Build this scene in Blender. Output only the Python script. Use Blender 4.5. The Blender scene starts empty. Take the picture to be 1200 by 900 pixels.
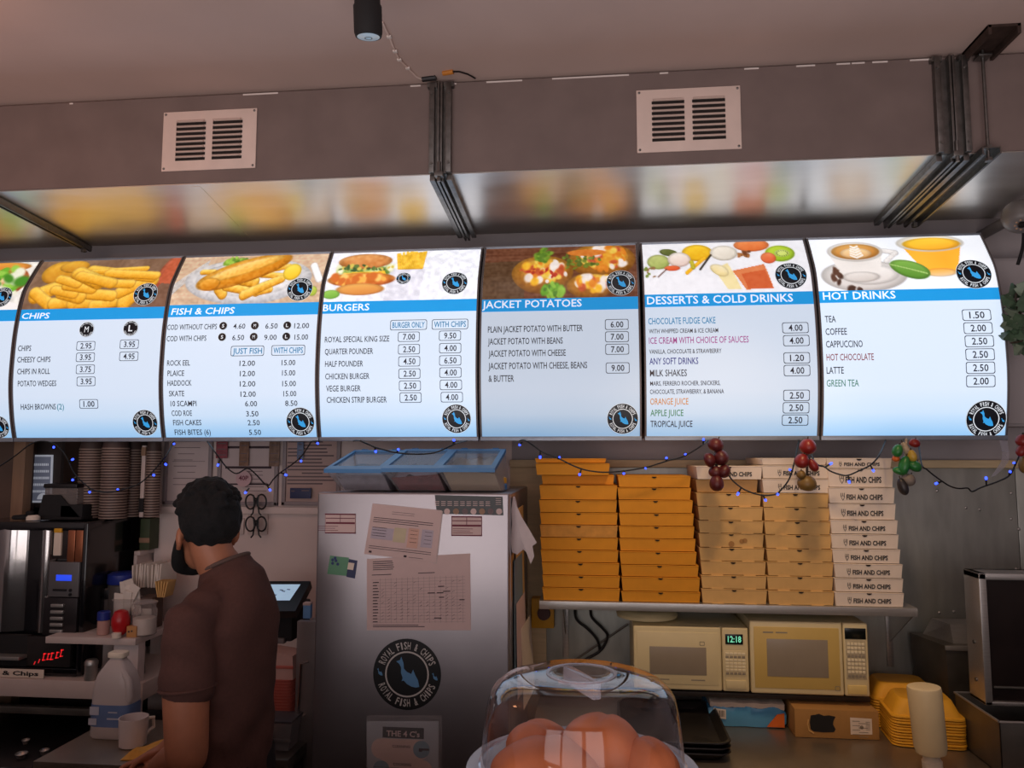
import bpy, bmesh, math, random
import numpy as np
from mathutils import Vector, Matrix
from math import radians as R_, sin, cos, pi

S = bpy.context.scene
COL = S.collection
random.seed(7)
rng = np.random.default_rng(11)

def lin(c):
    return tuple((v/255/12.92 if v/255 <= .04045 else ((v/255+.055)/1.055)**2.4) for v in c[:3])

# ------------------------------------------------------------------ camera, world, lights
FPX, YAW, PIT, CAMZ = 900.0, R_(6.07), R_(5.275), 1.8
cd = bpy.data.cameras.new('camera'); cam = bpy.data.objects.new('camera', cd); COL.objects.link(cam)
cam.location = (0, 0, CAMZ); cam.rotation_euler = (pi/2+PIT, 0, YAW)
cd.sensor_fit = 'HORIZONTAL'; cd.sensor_width = 36; cd.lens = FPX/1200*36; cd.clip_start = .05
S.camera = cam
S.view_settings.view_transform = 'Standard'; S.view_settings.look = 'None'
S.view_settings.gamma = 1; S.view_settings.use_curve_mapping = False
S.view_settings.exposure = 0.0
w = bpy.data.worlds.new('street_daylight'); S.world = w; w.use_nodes = True
w.node_tree.nodes['Background'].inputs[0].default_value = (.92, .80, .80, 1)
w.node_tree.nodes['Background'].inputs[1].default_value = .35

def light(name, kind, loc, target, energy, col, **kw):
    l = bpy.data.lights.new(name, kind); l.energy = energy; l.color = col
    for k, v in kw.items(): setattr(l, k, v)
    o = bpy.data.objects.new(name, l); COL.objects.link(o); o.location = loc
    o.rotation_euler = (Vector(target)-Vector(loc)).to_track_quat('-Z', 'Y').to_euler()
    return o
for wx, ww in ((-2.2, 1.35), (-.62, 1.35), (.95, 1.25)):           # the three panes of the shop window
    light('window_daylight', 'AREA', (wx, -2.4, 1.75), (wx*.6, 2, 2.1), 36*ww/3.95, (.95, .88, .90), shape='RECTANGLE', size=ww, size_y=1.7)
light('ceiling_fill', 'AREA', (-.4, -1.2, .5), (-.3, .2, 3.0), 62, (1, .88, .84), shape='RECTANGLE', size=3.2, size_y=1.6)  # added low area lamp inside the shop, aimed up to brighten the ceiling
light('kitchen_spot', 'SPOT', (.46, 1.85, 2.92), (.46, 2.86, 1.22), 46, (1, .67, .35), spot_size=R_(54), spot_blend=.75, shadow_soft_size=.09)
light('amber_ceiling_lamp', 'POINT', (-1.95, 1.55, 2.72), (0, 0, 0), 3.6, (1, .42, .20), shadow_soft_size=.1)

# ------------------------------------------------------------------ pixel -> place (on a known depth)
_fw = np.array([-sin(YAW)*cos(PIT), cos(YAW)*cos(PIT), sin(PIT)])
_rt = np.array([cos(YAW), sin(YAW), 0.0]); _up = np.cross(_rt, _fw)
def ray(px, py): return _fw + (px-600)/FPX*_rt + (450-py)/FPX*_up
def A(px, py, Y):
    d = ray(px, py); return Vector((d[0]*Y/d[1], Y, CAMZ+d[2]*Y/d[1]))
def AZ(px, py, Z):
    d = ray(px, py); t = (Z-CAMZ)/d[2]; return Vector((d[0]*t, d[1]*t, Z))

# ------------------------------------------------------------------ materials
MATS = {}
def pm(name, rgb, rough=.6, metal=0, var=.06, scale=18, bump=0, stretch=None, emit=0, ior=None, trans=0, coat=0, rough_var=0):
    if name in MATS: return MATS[name]
    m = bpy.data.materials.new(name); m.use_nodes = True; nt = m.node_tree; b = nt.nodes['Principled BSDF']
    c = lin(rgb); tc = nt.nodes.new('ShaderNodeTexCoord'); mp = nt.nodes.new('ShaderNodeMapping')
    if stretch: mp.inputs['Scale'].default_value = stretch
    nz = nt.nodes.new('ShaderNodeTexNoise'); nz.inputs['Scale'].default_value = scale; nz.inputs['Detail'].default_value = 4
    nt.links.new(tc.outputs['Object'], mp.inputs[0]); nt.links.new(mp.outputs[0], nz.inputs['Vector'])
    rp = nt.nodes.new('ShaderNodeValToRGB')
    rp.color_ramp.elements[0].position = .3; rp.color_ramp.elements[1].position = .7
    rp.color_ramp.elements[0].color = (*[max(0, v*(1-var)) for v in c], 1)
    rp.color_ramp.elements[1].color = (*[min(1, v*(1+var)) for v in c], 1)
    nt.links.new(nz.outputs['Fac'], rp.inputs[0]); nt.links.new(rp.outputs[0], b.inputs['Base Color'])
    b.inputs['Roughness'].default_value = rough; b.inputs['Metallic'].default_value = metal
    if rough_var:
        mr = nt.nodes.new('ShaderNodeMapRange'); mr.inputs[3].default_value = rough-rough_var; mr.inputs[4].default_value = rough+rough_var
        nt.links.new(nz.outputs['Fac'], mr.inputs[0]); nt.links.new(mr.outputs[0], b.inputs['Roughness'])
    if bump:
        bp = nt.nodes.new('ShaderNodeBump'); bp.inputs['Strength'].default_value = bump; bp.inputs['Distance'].default_value = .01
        nt.links.new(nz.outputs['Fac'], bp.inputs['Height']); nt.links.new(bp.outputs[0], b.inputs['Normal'])
    if emit:
        nt.links.new(rp.outputs[0], b.inputs['Emission Color']); b.inputs['Emission Strength'].default_value = emit
    if trans:
        b.inputs['Transmission Weight'].default_value = trans
        if ior: b.inputs['IOR'].default_value = ior
    if coat: b.inputs['Coat Weight'].default_value = coat
    MATS[name] = m
    return m

def clear(name, rgb, alpha, rough=.08, edge=.55):
    """thin clear or frosted plastic: see-through film with a glossy skin"""
    if name in MATS: return MATS[name]
    m = bpy.data.materials.new(name); m.use_nodes = True; nt = m.node_tree; b = nt.nodes['Principled BSDF']
    b.inputs['Base Color'].default_value = (*lin(rgb), 1); b.inputs['Roughness'].default_value = rough
    tr = nt.nodes.new('ShaderNodeBsdfTransparent'); mx = nt.nodes.new('ShaderNodeMixShader')
    lw = nt.nodes.new('ShaderNodeLayerWeight'); lw.inputs['Blend'].default_value = .35
    mr = nt.nodes.new('ShaderNodeMapRange'); mr.inputs[3].default_value = alpha; mr.inputs[4].default_value = min(1, alpha+edge)
    nt.links.new(lw.outputs['Facing'], mr.inputs[0]); nt.links.new(mr.outputs[0], mx.inputs[0])
    nt.links.new(tr.outputs[0], mx.inputs[1]); nt.links.new(b.outputs[0], mx.inputs[2])
    nt.links.new(mx.outputs[0], nt.nodes['Material Output'].inputs[0])
    MATS[name] = m
    return m

def attr_mat(name, emit=0, rough=.4):
    """print whose ink colours are stored on the mesh (food pictures)"""
    if name in MATS: return MATS[name]
    m = bpy.data.materials.new(name); m.use_nodes = True; nt = m.node_tree; b = nt.nodes['Principled BSDF']
    a = nt.nodes.new('ShaderNodeAttribute'); a.attribute_name = 'ink'
    nt.links.new(a.outputs['Color'], b.inputs['Base Color']); b.inputs['Roughness'].default_value = rough
    if emit:
        nt.links.new(a.outputs['Color'], b.inputs['Emission Color']); b.inputs['Emission Strength'].default_value = emit
    MATS[name] = m
    return m

# ------------------------------------------------------------------ mesh builder
def wl(o):
    v = Vector((0, 0, 0))
    while o: v = v + o.location; o = o.parent
    return v

class MB:
    def __init__(s): s.v = []; s.f = []; s.m = []; s.mi = 0
    def add(s, vs, fs, mi=None):
        n = len(s.v); s.v += [tuple(p) for p in vs]; s.f += [tuple(n+i for i in f) for f in fs]
        s.m += [s.mi if mi is None else mi]*len(fs); return s
    def addbm(s, bm):
        bm.verts.index_update(); s.add([v.co[:] for v in bm.verts], [[v.index for v in f.verts] for f in bm.faces]); bm.free(); return s
    def box(s, a, b, bev=0, M=None, seg=2):
        lo = Vector([min(a[i], b[i]) for i in range(3)]); hi = Vector([max(a[i], b[i]) for i in range(3)])
        bm = bmesh.new(); bmesh.ops.create_cube(bm, size=1)
        for v in bm.verts: v.co = Vector([lo[i]+(v.co[i]+.5)*(hi[i]-lo[i]) for i in range(3)])
        if bev: bmesh.ops.bevel(bm, geom=bm.edges[:], offset=min(bev, .49*min(hi-lo)), segments=seg, affect='EDGES', profile=.6)
        if M: bmesh.ops.transform(bm, matrix=M, verts=bm.verts)
        return s.addbm(bm)
    def hexa(s, p):   # eight corners: bottom ring 0-3, top ring 4-7
        return s.add(p, [(3, 2, 1, 0), (4, 5, 6, 7), (0, 1, 5, 4), (1, 2, 6, 5), (2, 3, 7, 6), (3, 0, 4, 7)])
    def tube(s, pts, r, n=8, cap=True):
        pts = [Vector(p) for p in pts]; rs = r if hasattr(r, '__len__') else [r]*len(pts)
        vs = []; fs = []; up = None
        for i, p in enumerate(pts):
            d = (pts[min(i+1, len(pts)-1)]-pts[max(i-1, 0)])
            d = d.normalized() if d.length > 1e-9 else Vector((0, 0, 1))
            if up is None: up = Vector((0, 0, 1)) if abs(d.z) < .9 else Vector((1, 0, 0))
            u = (up-d*up.dot(d)).normalized(); w_ = d.cross(u); up = u
            for k in range(n):
                a = 2*pi*k/n; vs.append(p+(u*cos(a)+w_*sin(a))*rs[i])
        for i in range(len(pts)-1):
            for k in range(n):
                fs.append((i*n+k, i*n+(k+1) % n, (i+1)*n+(k+1) % n, (i+1)*n+k))
        if cap: fs.append(tuple(range(n-1, -1, -1))); fs.append(tuple((len(pts)-1)*n+k for k in range(n)))
        return s.add(vs, fs)
    def cyl(s, p0, p1, r0, r1=None, n=20): return s.tube([p0, p1], [r0, r0 if r1 is None else r1], n)
    def lathe(s, prof, c=(0, 0, 0), n=32, M=None, cap=True):
        vs = []; fs = []; c = Vector(c)
        for r, z in prof:
            for k in range(n):
                q = Vector((r*cos(2*pi*k/n), r*sin(2*pi*k/n), z))
                vs.append(c+(M @ q if M else q))
        for i in range(len(prof)-1):
            for k in range(n): fs.append((i*n+k, i*n+(k+1) % n, (i+1)*n+(k+1) % n, (i+1)*n+k))
        if cap:
            fs.append(tuple(range(n-1, -1, -1))); fs.append(tuple((len(prof)-1)*n+k for k in range(n)))
        return s.add(vs, fs)
    def ball(s, c, r, n=16, M=None):
        r = r if hasattr(r, '__len__') else (r, r, r)
        bm = bmesh.new(); bmesh.ops.create_uvsphere(bm, u_segments=n, v_segments=max(6, n//2+2), radius=1)
        for v in bm.verts:
            q = Vector((v.co.x*r[0], v.co.y*r[1], v.co.z*r[2])); v.co = Vector(c)+(M @ q if M else q)
        return s.addbm(bm)
    def prism(s, pts, vec):
        n = len(pts); a = [Vector(p) for p in pts]; b = [p+Vector(vec) for p in a]
        return s.add(a+b, [tuple(range(n-1, -1, -1)), tuple(range(n, 2*n))]+[(i, (i+1) % n, n+(i+1) % n, n+i) for i in range(n)])
    def poly(s, pts): return s.add(pts, [tuple(range(len(pts)))])
    def loft(s, rings, cap=True):
        n = len(rings[0]); vs = [p for r in rings for p in r]; fs = []
        for i in range(len(rings)-1):
            for k in range(n): fs.append((i*n+k, i*n+(k+1) % n, (i+1)*n+(k+1) % n, (i+1)*n+k))
        if cap: fs.append(tuple(range(n-1, -1, -1))); fs.append(tuple((len(rings)-1)*n+k for k in range(n)))
        return s.add(vs, fs)
    def limb(s, pts, rs, n=14, sub=4):
        P = [Vector(p) for p in pts]; q = []; rr = []
        for i in range(len(P)-1):
            a, b, c, d = P[max(i-1, 0)], P[i], P[i+1], P[min(i+2, len(P)-1)]
            for k in range(sub):
                t = k/sub
                q.append(.5*((2*b)+(c-a)*t+(2*a-5*b+4*c-d)*t*t+(3*b-a-3*c+d)*t**3)); rr.append(rs[i]+(rs[i+1]-rs[i])*t)
        q.append(P[-1]); rr.append(rs[-1])
        s.tube(q, rr, n); s.ball(q[0], rr[0]*.98, n); s.ball(q[-1], rr[-1]*.98, n); return s
    def mesh(s, name, base=Vector((0, 0, 0)), smooth=True, angle=38):
        me = bpy.data.meshes.new(name)
        me.from_pydata([(p[0]-base[0], p[1]-base[1], p[2]-base[2]) for p in s.v], [], s.f)
        me.polygons.foreach_set('material_index', s.m)
        bm = bmesh.new(); bm.from_mesh(me); bmesh.ops.recalc_face_normals(bm, faces=bm.faces[:]); bm.to_mesh(me); bm.free()
        if smooth:
            me.polygons.foreach_set('use_smooth', [True]*len(me.polygons)); me.set_sharp_from_angle(angle=R_(angle))
        return me
    def build(s, name, mats, parent=None, smooth=True, angle=38, label=None, loc=None):
        base = wl(parent) if parent else Vector(loc or (0, 0, 0))
        me = s.mesh(name, base, smooth, angle)
        for m in (mats if isinstance(mats, (list, tuple)) else [mats]): me.materials.append(m)
        o = bpy.data.objects.new(name, me); COL.objects.link(o)
        if parent: o.parent = parent
        else: o.location = base
        if label: o['label'] = label
        return o

def thing(name, label, cat, loc=(0, 0, 0), group=None):
    o = bpy.data.objects.new(name, None); COL.objects.link(o); o.location = loc; o.empty_display_size = .05
    o['label'] = label; o['category'] = cat
    if group: o['group'] = group
    return o
def tag(o, label, cat, group=None):
    o['label'] = label; o['category'] = cat
    if group: o['group'] = group
    return o
def struct(name, mb, m, **k):
    o = mb.build(name, m, **k); o['kind'] = 'structure'; return o
def dup(root, loc, label=None, rz=None, group=None):
    r = root.copy(); COL.objects.link(r); r.location = loc
    if label: r['label'] = label
    if group: r['group'] = group
    if rz is not None: r.rotation_euler = (0, 0, rz)
    for ch in list(root.children):
        c = ch.copy(); COL.objects.link(c); c.parent = r
        for g in ch.children:
            d = g.copy(); COL.objects.link(d); d.parent = c
    return r
def remesh(mb, voxel, it=3, fac=.5):
    me = mb.mesh('tmp', smooth=False); o = bpy.data.objects.new('tmp', me); COL.objects.link(o)
    m = o.modifiers.new('r', 'REMESH'); m.mode = 'VOXEL'; m.voxel_size = voxel
    sm = o.modifiers.new('s', 'SMOOTH'); sm.factor = fac; sm.iterations = it
    dg = bpy.context.evaluated_depsgraph_get(); dg.update()
    e = bpy.data.meshes.new_from_object(o.evaluated_get(dg))
    out = MB(); out.add([v.co[:] for v in e.vertices], [tuple(p.vertices) for p in e.polygons])
    bpy.data.objects.remove(o); return out

# ------------------------------------------------------------------ lettering
_tc = {}
def text2d(t, off=0.0):
    key = (t, off)
    if key in _tc: return _tc[key]
    cu = bpy.data.curves.new('t', 'FONT'); cu.body = t; cu.size = 1; cu.resolution_u = 2; cu.offset = off
    o = bpy.data.objects.new('t', cu); COL.objects.link(o)
    dg = bpy.context.evaluated_depsgraph_get(); dg.update()
    e = bpy.data.meshes.new_from_object(o.evaluated_get(dg))
    vs = [(v.co.x, v.co.y) for v in e.vertices]; fs = [tuple(p.vertices) for p in e.polygons]
    bpy.data.objects.remove(o); bpy.data.meshes.remove(e)
    if not vs: vs = [(0, 0)]
    x0 = min(v[0] for v in vs); x1 = max(v[0] for v in vs)
    _tc[key] = (vs, fs, x0, max(x1-x0, .01)); return _tc[key]
CAPH = max(v[1] for v in text2d('H')[0])
def put_text(mb, surf, t, x0, v0, x1, v1, cap, mi=0, off=0.015, lean=0):
    vs, fs, tx, tw = text2d(t, off)
    out = []
    for x, y in vs:
        s_ = (x-tx)/tw; out.append(surf(x0+(x1-x0)*s_+lean*y/CAPH*cap, v0+(v1-v0)*s_+y/CAPH*cap))
    mb.add(out, fs, mi)
def put_lines(mb, surf, rows, th, mi=0):          # rows of (x0, x1, v): illegible small print
    for x0, x1, v in rows:
        mb.add([surf(x0, v), surf(x1, v), surf(x1, v+th), surf(x0, v+th)], [(0, 1, 2, 3)], mi)
def plane_y(Y, off=.001): return lambda x, v: (x, Y-off, v)

def arc_text(mb, t, cx, cy, r, a_mid, span, cap, surf, top=True, mi=0):
    n = len(t)
    for i, ch in enumerate(t):
        if ch == ' ': continue
        k = (i+.5)/n-.5
        a = a_mid-k*span if top else a_mid+k*span
        vs, fs, tx, tw = text2d(ch, .015)
        wch = min(span/n*r*.80, tw*cap/CAPH); out = []
        for x, y in vs:
            lx = ((x-tx)/tw-.5)*wch; ly = y/CAPH*cap
            rr = r+ly if top else r+cap-ly
            aa = a-lx/r if top else a+lx/r
            out.append(surf(cx+rr*cos(aa), cy+rr*sin(aa)))
        mb.add(out, fs, mi)
FISH = [(-.52, .72), (-.30, .80), (-.24, .98), (-.10, .62), (-.08, .34), (.10, .16), (.34, .06), (.44, .30), (.56, .02), (.72, -.26), (.80, -.62),
        (.62, -.66), (.36, -.62), (.10, -.48), (-.08, -.30), (-.20, -.34), (-.14, -.18), (-.24, .10), (-.24, .40), (-.34, .58)]
def disc(mb, surf, cx, cy, r0, r1, n=40, mi=0):
    vs = []
    for k in range(n):
        a = 2*pi*k/n; vs.append(surf(cx+r1*cos(a), cy+r1*sin(a)))
    if r0 <= 0:
        for q in (.75, .5, .25): vs += [surf(cx+r1*q*cos(2*pi*k/n), cy+r1*q*sin(2*pi*k/n)) for k in range(n)]
        mb.add(vs, [(j*n+k, j*n+(k+1) % n, j*n+n+(k+1) % n, j*n+n+k) for j in range(3) for k in range(n)]+[tuple(3*n+k for k in range(n))], mi)
    else:
        for k in range(n):
            a = 2*pi*k/n; vs.append(surf(cx+r0*cos(a), cy+r0*sin(a)))
        mb.add(vs, [(k, (k+1) % n, n+(k+1) % n, n+k) for k in range(n)], mi)
def fishpoly(mb, surf, cx, cy, s, mi=0):
    n = len(FISH); bm = bmesh.new(); vv = [bm.verts.new((x, y, 0)) for x, y in FISH]; bm.faces.new(vv)
    bmesh.ops.triangulate(bm, faces=bm.faces[:]); bm.verts.index_update()
    mb.add([surf(cx+v.co.x*s, cy+v.co.y*s) for v in bm.verts], [[v.index for v in f.verts] for f in bm.faces], mi); bm.free()
def logo(parent, surf_at, cx, cy, r, mats, detail=True, name='logo_badge'):
    """round badge: dark disc, two white rings, ring lettering, blue fish. surf_at(off) gives a surface map"""
    d = MB(); disc(d, surf_at(.0022), cx, cy, 0, r, 48); o = d.build(name, mats[0], parent, smooth=False)
    g = MB(); disc(g, surf_at(.0030), cx, cy, r*.60, r*.645)
    if detail: disc(g, surf_at(.0030), cx, cy, r*.975, r, 48)
    arc_text(g, 'ROYAL FISH & CHIPS', cx, cy, r*.70, pi/2, 2.45, r*.20, surf_at(.0030), True)
    arc_text(g, 'ROYAL FISH & CHIPS', cx, cy, r*.70, -pi/2, 2.45, r*.20, surf_at(.0030), False)
    g.build('badge_lettering', mats[1], o, smooth=False)
    f = MB(); fishpoly(f, surf_at(.0030), cx-r*.05, cy-r*.02, r*.52)
    fishpoly(f, surf_at(.0030), cx-r*.82, cy+r*.03, r*.13); fishpoly(f, surf_at(.0030), cx+r*.80, cy-r*.06, r*.13)
    f.build('badge_fish', mats[2], o, smooth=False)
    return o
# ================================================================== THE ROOM
WY = 3.10; ZC = 3.045; WZ = .87
m_ceil = pm('ceiling_paint', (196, 172, 164), .85, var=.05, scale=3)
m_wall = pm('wall_paint_grey', (168, 160, 162), .8, var=.05, scale=4)
m_white = pm('white_wall_paint', (226, 208, 202), .7, var=.04, scale=5)
m_brown = pm('brown_paint', (92, 72, 62), .7, var=.08, scale=6)
m_tan = pm('tan_wood', (150, 118, 94), .6, var=.1, scale=6, stretch=(8, 8, 1))
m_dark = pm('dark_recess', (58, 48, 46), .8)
m_floor = pm('floor_tile', (92, 84, 80), .5, var=.15, scale=6)
m_steel = pm('brushed_steel', (184, 186, 178), .42, .68, var=.12, scale=9, stretch=(3, 3, .7), rough_var=.08)
m_steel2 = pm('shelf_steel', (184, 180, 176), .34, .7, var=.08, scale=14, stretch=(1, 14, 14))
m_steeldk = pm('worn_steel', (120, 116, 110), .42, .75, var=.2, scale=9, rough_var=.1)
m_black = pm('black_plastic', (20, 19, 22), .35, var=.1)
m_blackm = pm('black_matt', (24, 23, 25), .8, var=.1)
m_cream = pm('cream_timber', (214, 190, 150), .6, var=.08, scale=9, stretch=(1, 9, 9))

XP = A(186, 560, WY).x
struct('floor', MB().box((-3.2, -2.6, -.1), (2.6, 3.9, 0)), m_floor, smooth=False)
struct('ceiling', MB().box((-3.2, -2.6, ZC), (2.6, 3.9, ZC+.1)), m_ceil, smooth=False)
b = MB().box((XP, WY, 0), (2.0, WY+.12, ZC)); struct('wall_back', b, m_wall, smooth=False)
b = MB().box((XP-.004, WY-.006, 0), (A(600, 560, WY).x, WY, A(300, 505, WY).z), bev=.002)
struct('trim_1', b, m_white)
struct('wall_niche', MB().box((-3.2, 3.7, 0), (XP+.2, 3.8, ZC)), m_dark, smooth=False)
struct('wall_left', MB().box((-3.3, -2.6, 0), (-3.2, 3.9, ZC)), m_wall, smooth=False)
struct('wall_right', MB().box((2.0, -2.6, 0), (2.1, 3.9, ZC)), m_wall, smooth=False)
b = MB(); x0, x1 = A(20, 560, WY).x, A(34, 560, WY).x
b.box((-3.2, WY-.02, 0), (x0, WY+.6, A(0, 500, WY).z+.1)); b.mi = 1; b.box((x0, WY-.03, 0), (x1, WY+.02, A(0, 500, WY).z+.1), bev=.004)
struct('trim_2', b, [m_brown, m_tan])
struct('trim_3', MB().box((-3.2, WY, A(0, 515, WY).z+.02), (XP, WY+.1, ZC)), m_wall, smooth=False)
# shop front: masonry below and above a wide glazed opening behind the customer
b = MB(); b.box((-3.2, -2.7, 0), (2.0, -2.6, .75)); b.box((-3.2, -2.7, 2.75), (2.0, -2.6, ZC)); b.box((1.75, -2.7, .75), (2.0, -2.6, 2.75)); b.box((-3.2, -2.7, .75), (-3.0, -2.6, 2.75))
struct('wall_front', b, m_brown, smooth=False)
b = MB()
for x in (-3.0, -1.4, .2, 1.7): b.box((x, -2.68, .75), (x+.05, -2.62, 2.75), bev=.005)
b.box((-3, -2.68, .75), (1.75, -2.62, .8)); b.box((-3, -2.68, 2.7), (1.75, -2.62, 2.75))
struct('window_1', b, m_steeldk)
# steel splashback on the right with its seam and screws, and the cream batten above it
zb = A(900, 548, WY).z
b = MB(); b.box((A(640, 600, WY).x, WY-.012, .6), (A(1190, 600, WY).x, WY, zb), bev=.002); b.box((A(1190.6, 600, WY).x, WY-.012, .6), (2.0, WY-.001, zb), bev=.002)
struct('trim_4', b, m_steel)
b = MB()
for px, py in ((1132, 595), (1148, 597), (1185, 578), (1185, 608), (1194, 620), (1098, 575), (1191, 667), (1101, 718), (1118, 717), (1050, 735), (662, 718), (664, 764)):
    p = A(px, py, WY-.012); b.ball(p, (.006, .004, .006), 10)
o = b.build('splashback_screw', m_steel2); o['kind'] = 'structure'; o.name = 'trim_5'
b = MB(); b.box((A(598, 540, WY).x, WY-.03, zb), (2.0, WY, zb+.03), bev=.004); struct('trim_6', b, m_cream)
b = MB(); b.box((A(598, 600, WY).x, WY-.010, .6), (A(640, 600, WY).x, WY, zb), bev=.003); struct('trim_7', b, m_cream)

# ================================================================== VENTILATION DUCT under the ceiling
DY, DZ = 2.42, 2.722
UB = 2.98
def und(y): return DZ-.075*(y-DY)
m_duct = pm('grey_brown_duct_paint', (118, 102, 98), .62, var=.10, scale=7, bump=.04, rough_var=.08)
m_under = pm('stainless_underside', (222, 220, 216), .36, 1, var=.07, scale=3.5, stretch=(1, 3, 1), bump=.02, rough_var=.09)
m_galv = pm('galvanised_steel', (128, 126, 124), .42, 1, var=.2, scale=40)
m_flake = pm('bare_white_filler', (220, 210, 205), .8)
du = thing('ventilation_duct', 'long grey-brown extraction duct with a stainless underside, hung below the ceiling', 'duct', (0, DY, DZ))
zd = ZC-.012
b = MB()
joints = [-3.1, A(517, 150, DY).x, A(1113, 120, DY).x, 1.98]
for x0, x1 in zip(joints, joints[1:]): b.hexa([(x0+.002, DY, DZ+.004), (x1-.002, DY, DZ+.004), (x1-.002, UB, und(UB)+.004), (x0+.002, UB, und(UB)+.004), (x0+.002, DY, zd), (x1-.002, DY, zd), (x1-.002, UB, zd), (x0+.002, UB, zd)])
b.build('duct_casing', m_duct, du)
b = MB()
for x0, x1 in zip(joints, joints[1:]): b.hexa([(x0+.003, DY+.004, DZ), (x1-.003, DY+.004, DZ), (x1-.003, UB-.002, und(UB)), (x0+.003, UB-.002, und(UB)), (x0+.003, DY+.004, DZ+.0035), (x1-.003, DY+.004, DZ+.0035), (x1-.003, UB-.002, und(UB)+.0035), (x0+.003, UB-.002, und(UB)+.0035)])
p, q = A(221, 217, DY), AZ(297, 276, DZ); b.hexa([(p.x, DY+.02, und(DY+.02)-.0015), (p.x+.03, DY+.02, und(DY+.02)-.0015), (q.x+.03, UB-.02, und(UB-.02)-.0015), (q.x, UB-.02, und(UB-.02)-.0015)]+[(p.x, DY+.02, DZ+.001), (p.x+.03, DY+.02, DZ+.001), (q.x+.03, UB-.02, und(UB)+.003), (q.x, UB-.02, und(UB)+.003)])
b.build('underside_panel', m_under, du, smooth=False)
b = MB()
for px0, px1, py in ((481, 493, 97), (517, 535, 95), (570, 612, 92), (647, 737, 89), (773, 783, 84), (872, 889, 78), (933, 955, 75), (980, 996, 72), (998, 1013, 71), (1022, 1040, 70), (1066, 1104, 67), (82, 86, 117), (285, 326, 108)):
    p, q = A(px0, py, DY), A(px1, py-(px1-px0)*.047, DY); b.box((p.x, DY-.0015, min(p.z, zd)-.006), (q.x, DY, min(q.z, zd)-.001))
b.build('bare_edge', m_flake, du, smooth=False, label='chipped pale paint along the top edge')
TU = Matrix.Translation((0, DY, DZ)) @ Matrix.Rotation(-math.atan(.075), 4, 'X')
for jx, wd in ((joints[1], .028), (joints[2], .040)):
    b = MB()
    for s_ in (-1, 1):
        b.box((jx+s_*wd-.009, DY-.022, DZ), (jx+s_*wd+.009, DY, zd-.004), bev=.002); b.box((jx+s_*.005-.0035, DY-.026, DZ-.01), (jx+s_*.005+.0035, DY, zd-.004), bev=.001)
        b.box((jx+s_*wd-.016, DY-.020, zd-.02), (jx+s_*wd+.016, DY, zd-.004)); b.box((jx+s_*wd-.009, 0, -.022), (jx+s_*wd+.009, UB-DY-.02, 0), bev=.002, M=TU)
        b.box((jx+s_*.007-.004, -.01, -.03), (jx+s_*.007+.004, UB-DY-.01, 0), bev=.001, M=TU)
        for k in (.03, .27): b.cyl((jx+s_*wd, DY-.026, DZ+k), (jx+s_*wd, DY-.02, DZ+k), .005, n=8)
    b.box((jx-wd, DY-.006, DZ), (jx+wd, DY, zd-.01))
    b.build('joint_flange', m_galv, du)
    b = MB(); b.cyl((jx, DY-.03, DZ-.035), (jx, DY-.03, DZ+.03), .006, n=8); b.box((jx-.014, DY-.04, DZ-.02), (jx+.014, DY-.012, DZ-.004), bev=.002); b.build('flange_bolt', m_galv, du)

# two louvred vent plates screwed to the duct
m_vent = pm('cream_vent_paint', (222, 200, 190), .5, var=.05, scale=12)
m_hole = pm('dark_vent_slot', (34, 28, 26), .9)
def vent(cs, label):
    P = [A(px, py, DY) for px, py in cs]           # tl tr br bl
    x0, x1 = (P[0].x+P[3].x)/2, (P[1].x+P[2].x)/2; z1, z0 = (P[0].z+P[1].z)/2, (P[2].z+P[3].z)/2
    cx, cz = (x0+x1)/2, (z0+z1)/2; W, H = x1-x0, z1-z0
    t = thing('vent_grille', label, 'vent', (cx, DY, cz), 'vent plates on the duct')
    b = MB(); b.box((x0, DY-.006, z0), (x1, DY-.0005, z1), bev=.002); b.build('vent_plate', m_vent, t)
    for s_ in (-1, 1):
        bx = cx+s_*W*.195; bw = W*.315; b = MB(); lo = cz-H*.34; st = H*.68/8
        for k in range(8):
            z = lo+(k+.5)*st; b.mi = 0
            b.box((bx-bw/2, DY-.0075, z-st*.42), (bx+bw/2, DY-.0055, z+st*.10)); b.mi = 1
            n = 8; vs = []
            for i in range(n+1):
                a = pi/2*i/n
                for x in (bx-bw/2+.004, bx+bw/2-.004): vs.append((x, DY-.006-.011*sin(a), z+st*.46-st*.42*(1-cos(a))))
            b.add(vs, [(2*i, 2*i+1, 2*i+3, 2*i+2) for i in range(n)])
            for x in (0, 1): b.add([vs[2*i+x] for i in range(n+1)]+[((bx-bw/2+.004) if x == 0 else bx+bw/2-.004, DY-.006, z+st*.04)], [tuple(range(n+2))])
        b.build('louvre_bank', [m_hole, m_vent], t)
    for sx in (-1, 1):
        for sz in (-1, 1):
            b = MB(); b.ball((cx+sx*(W/2-.009), DY-.006, cz+sz*(H/2-.009)), (.0042, .003, .0042), 10); b.build('screw', m_galv, t)
    return t
vent([(193, 132), (302, 128), (300, 198), (190, 201)], 'pale louvred vent plate on the duct, left of the middle joint')
vent([(745, 107), (867, 101), (869, 174), (747, 181)], 'pale louvred vent plate on the duct, between the middle and right joints')

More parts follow.
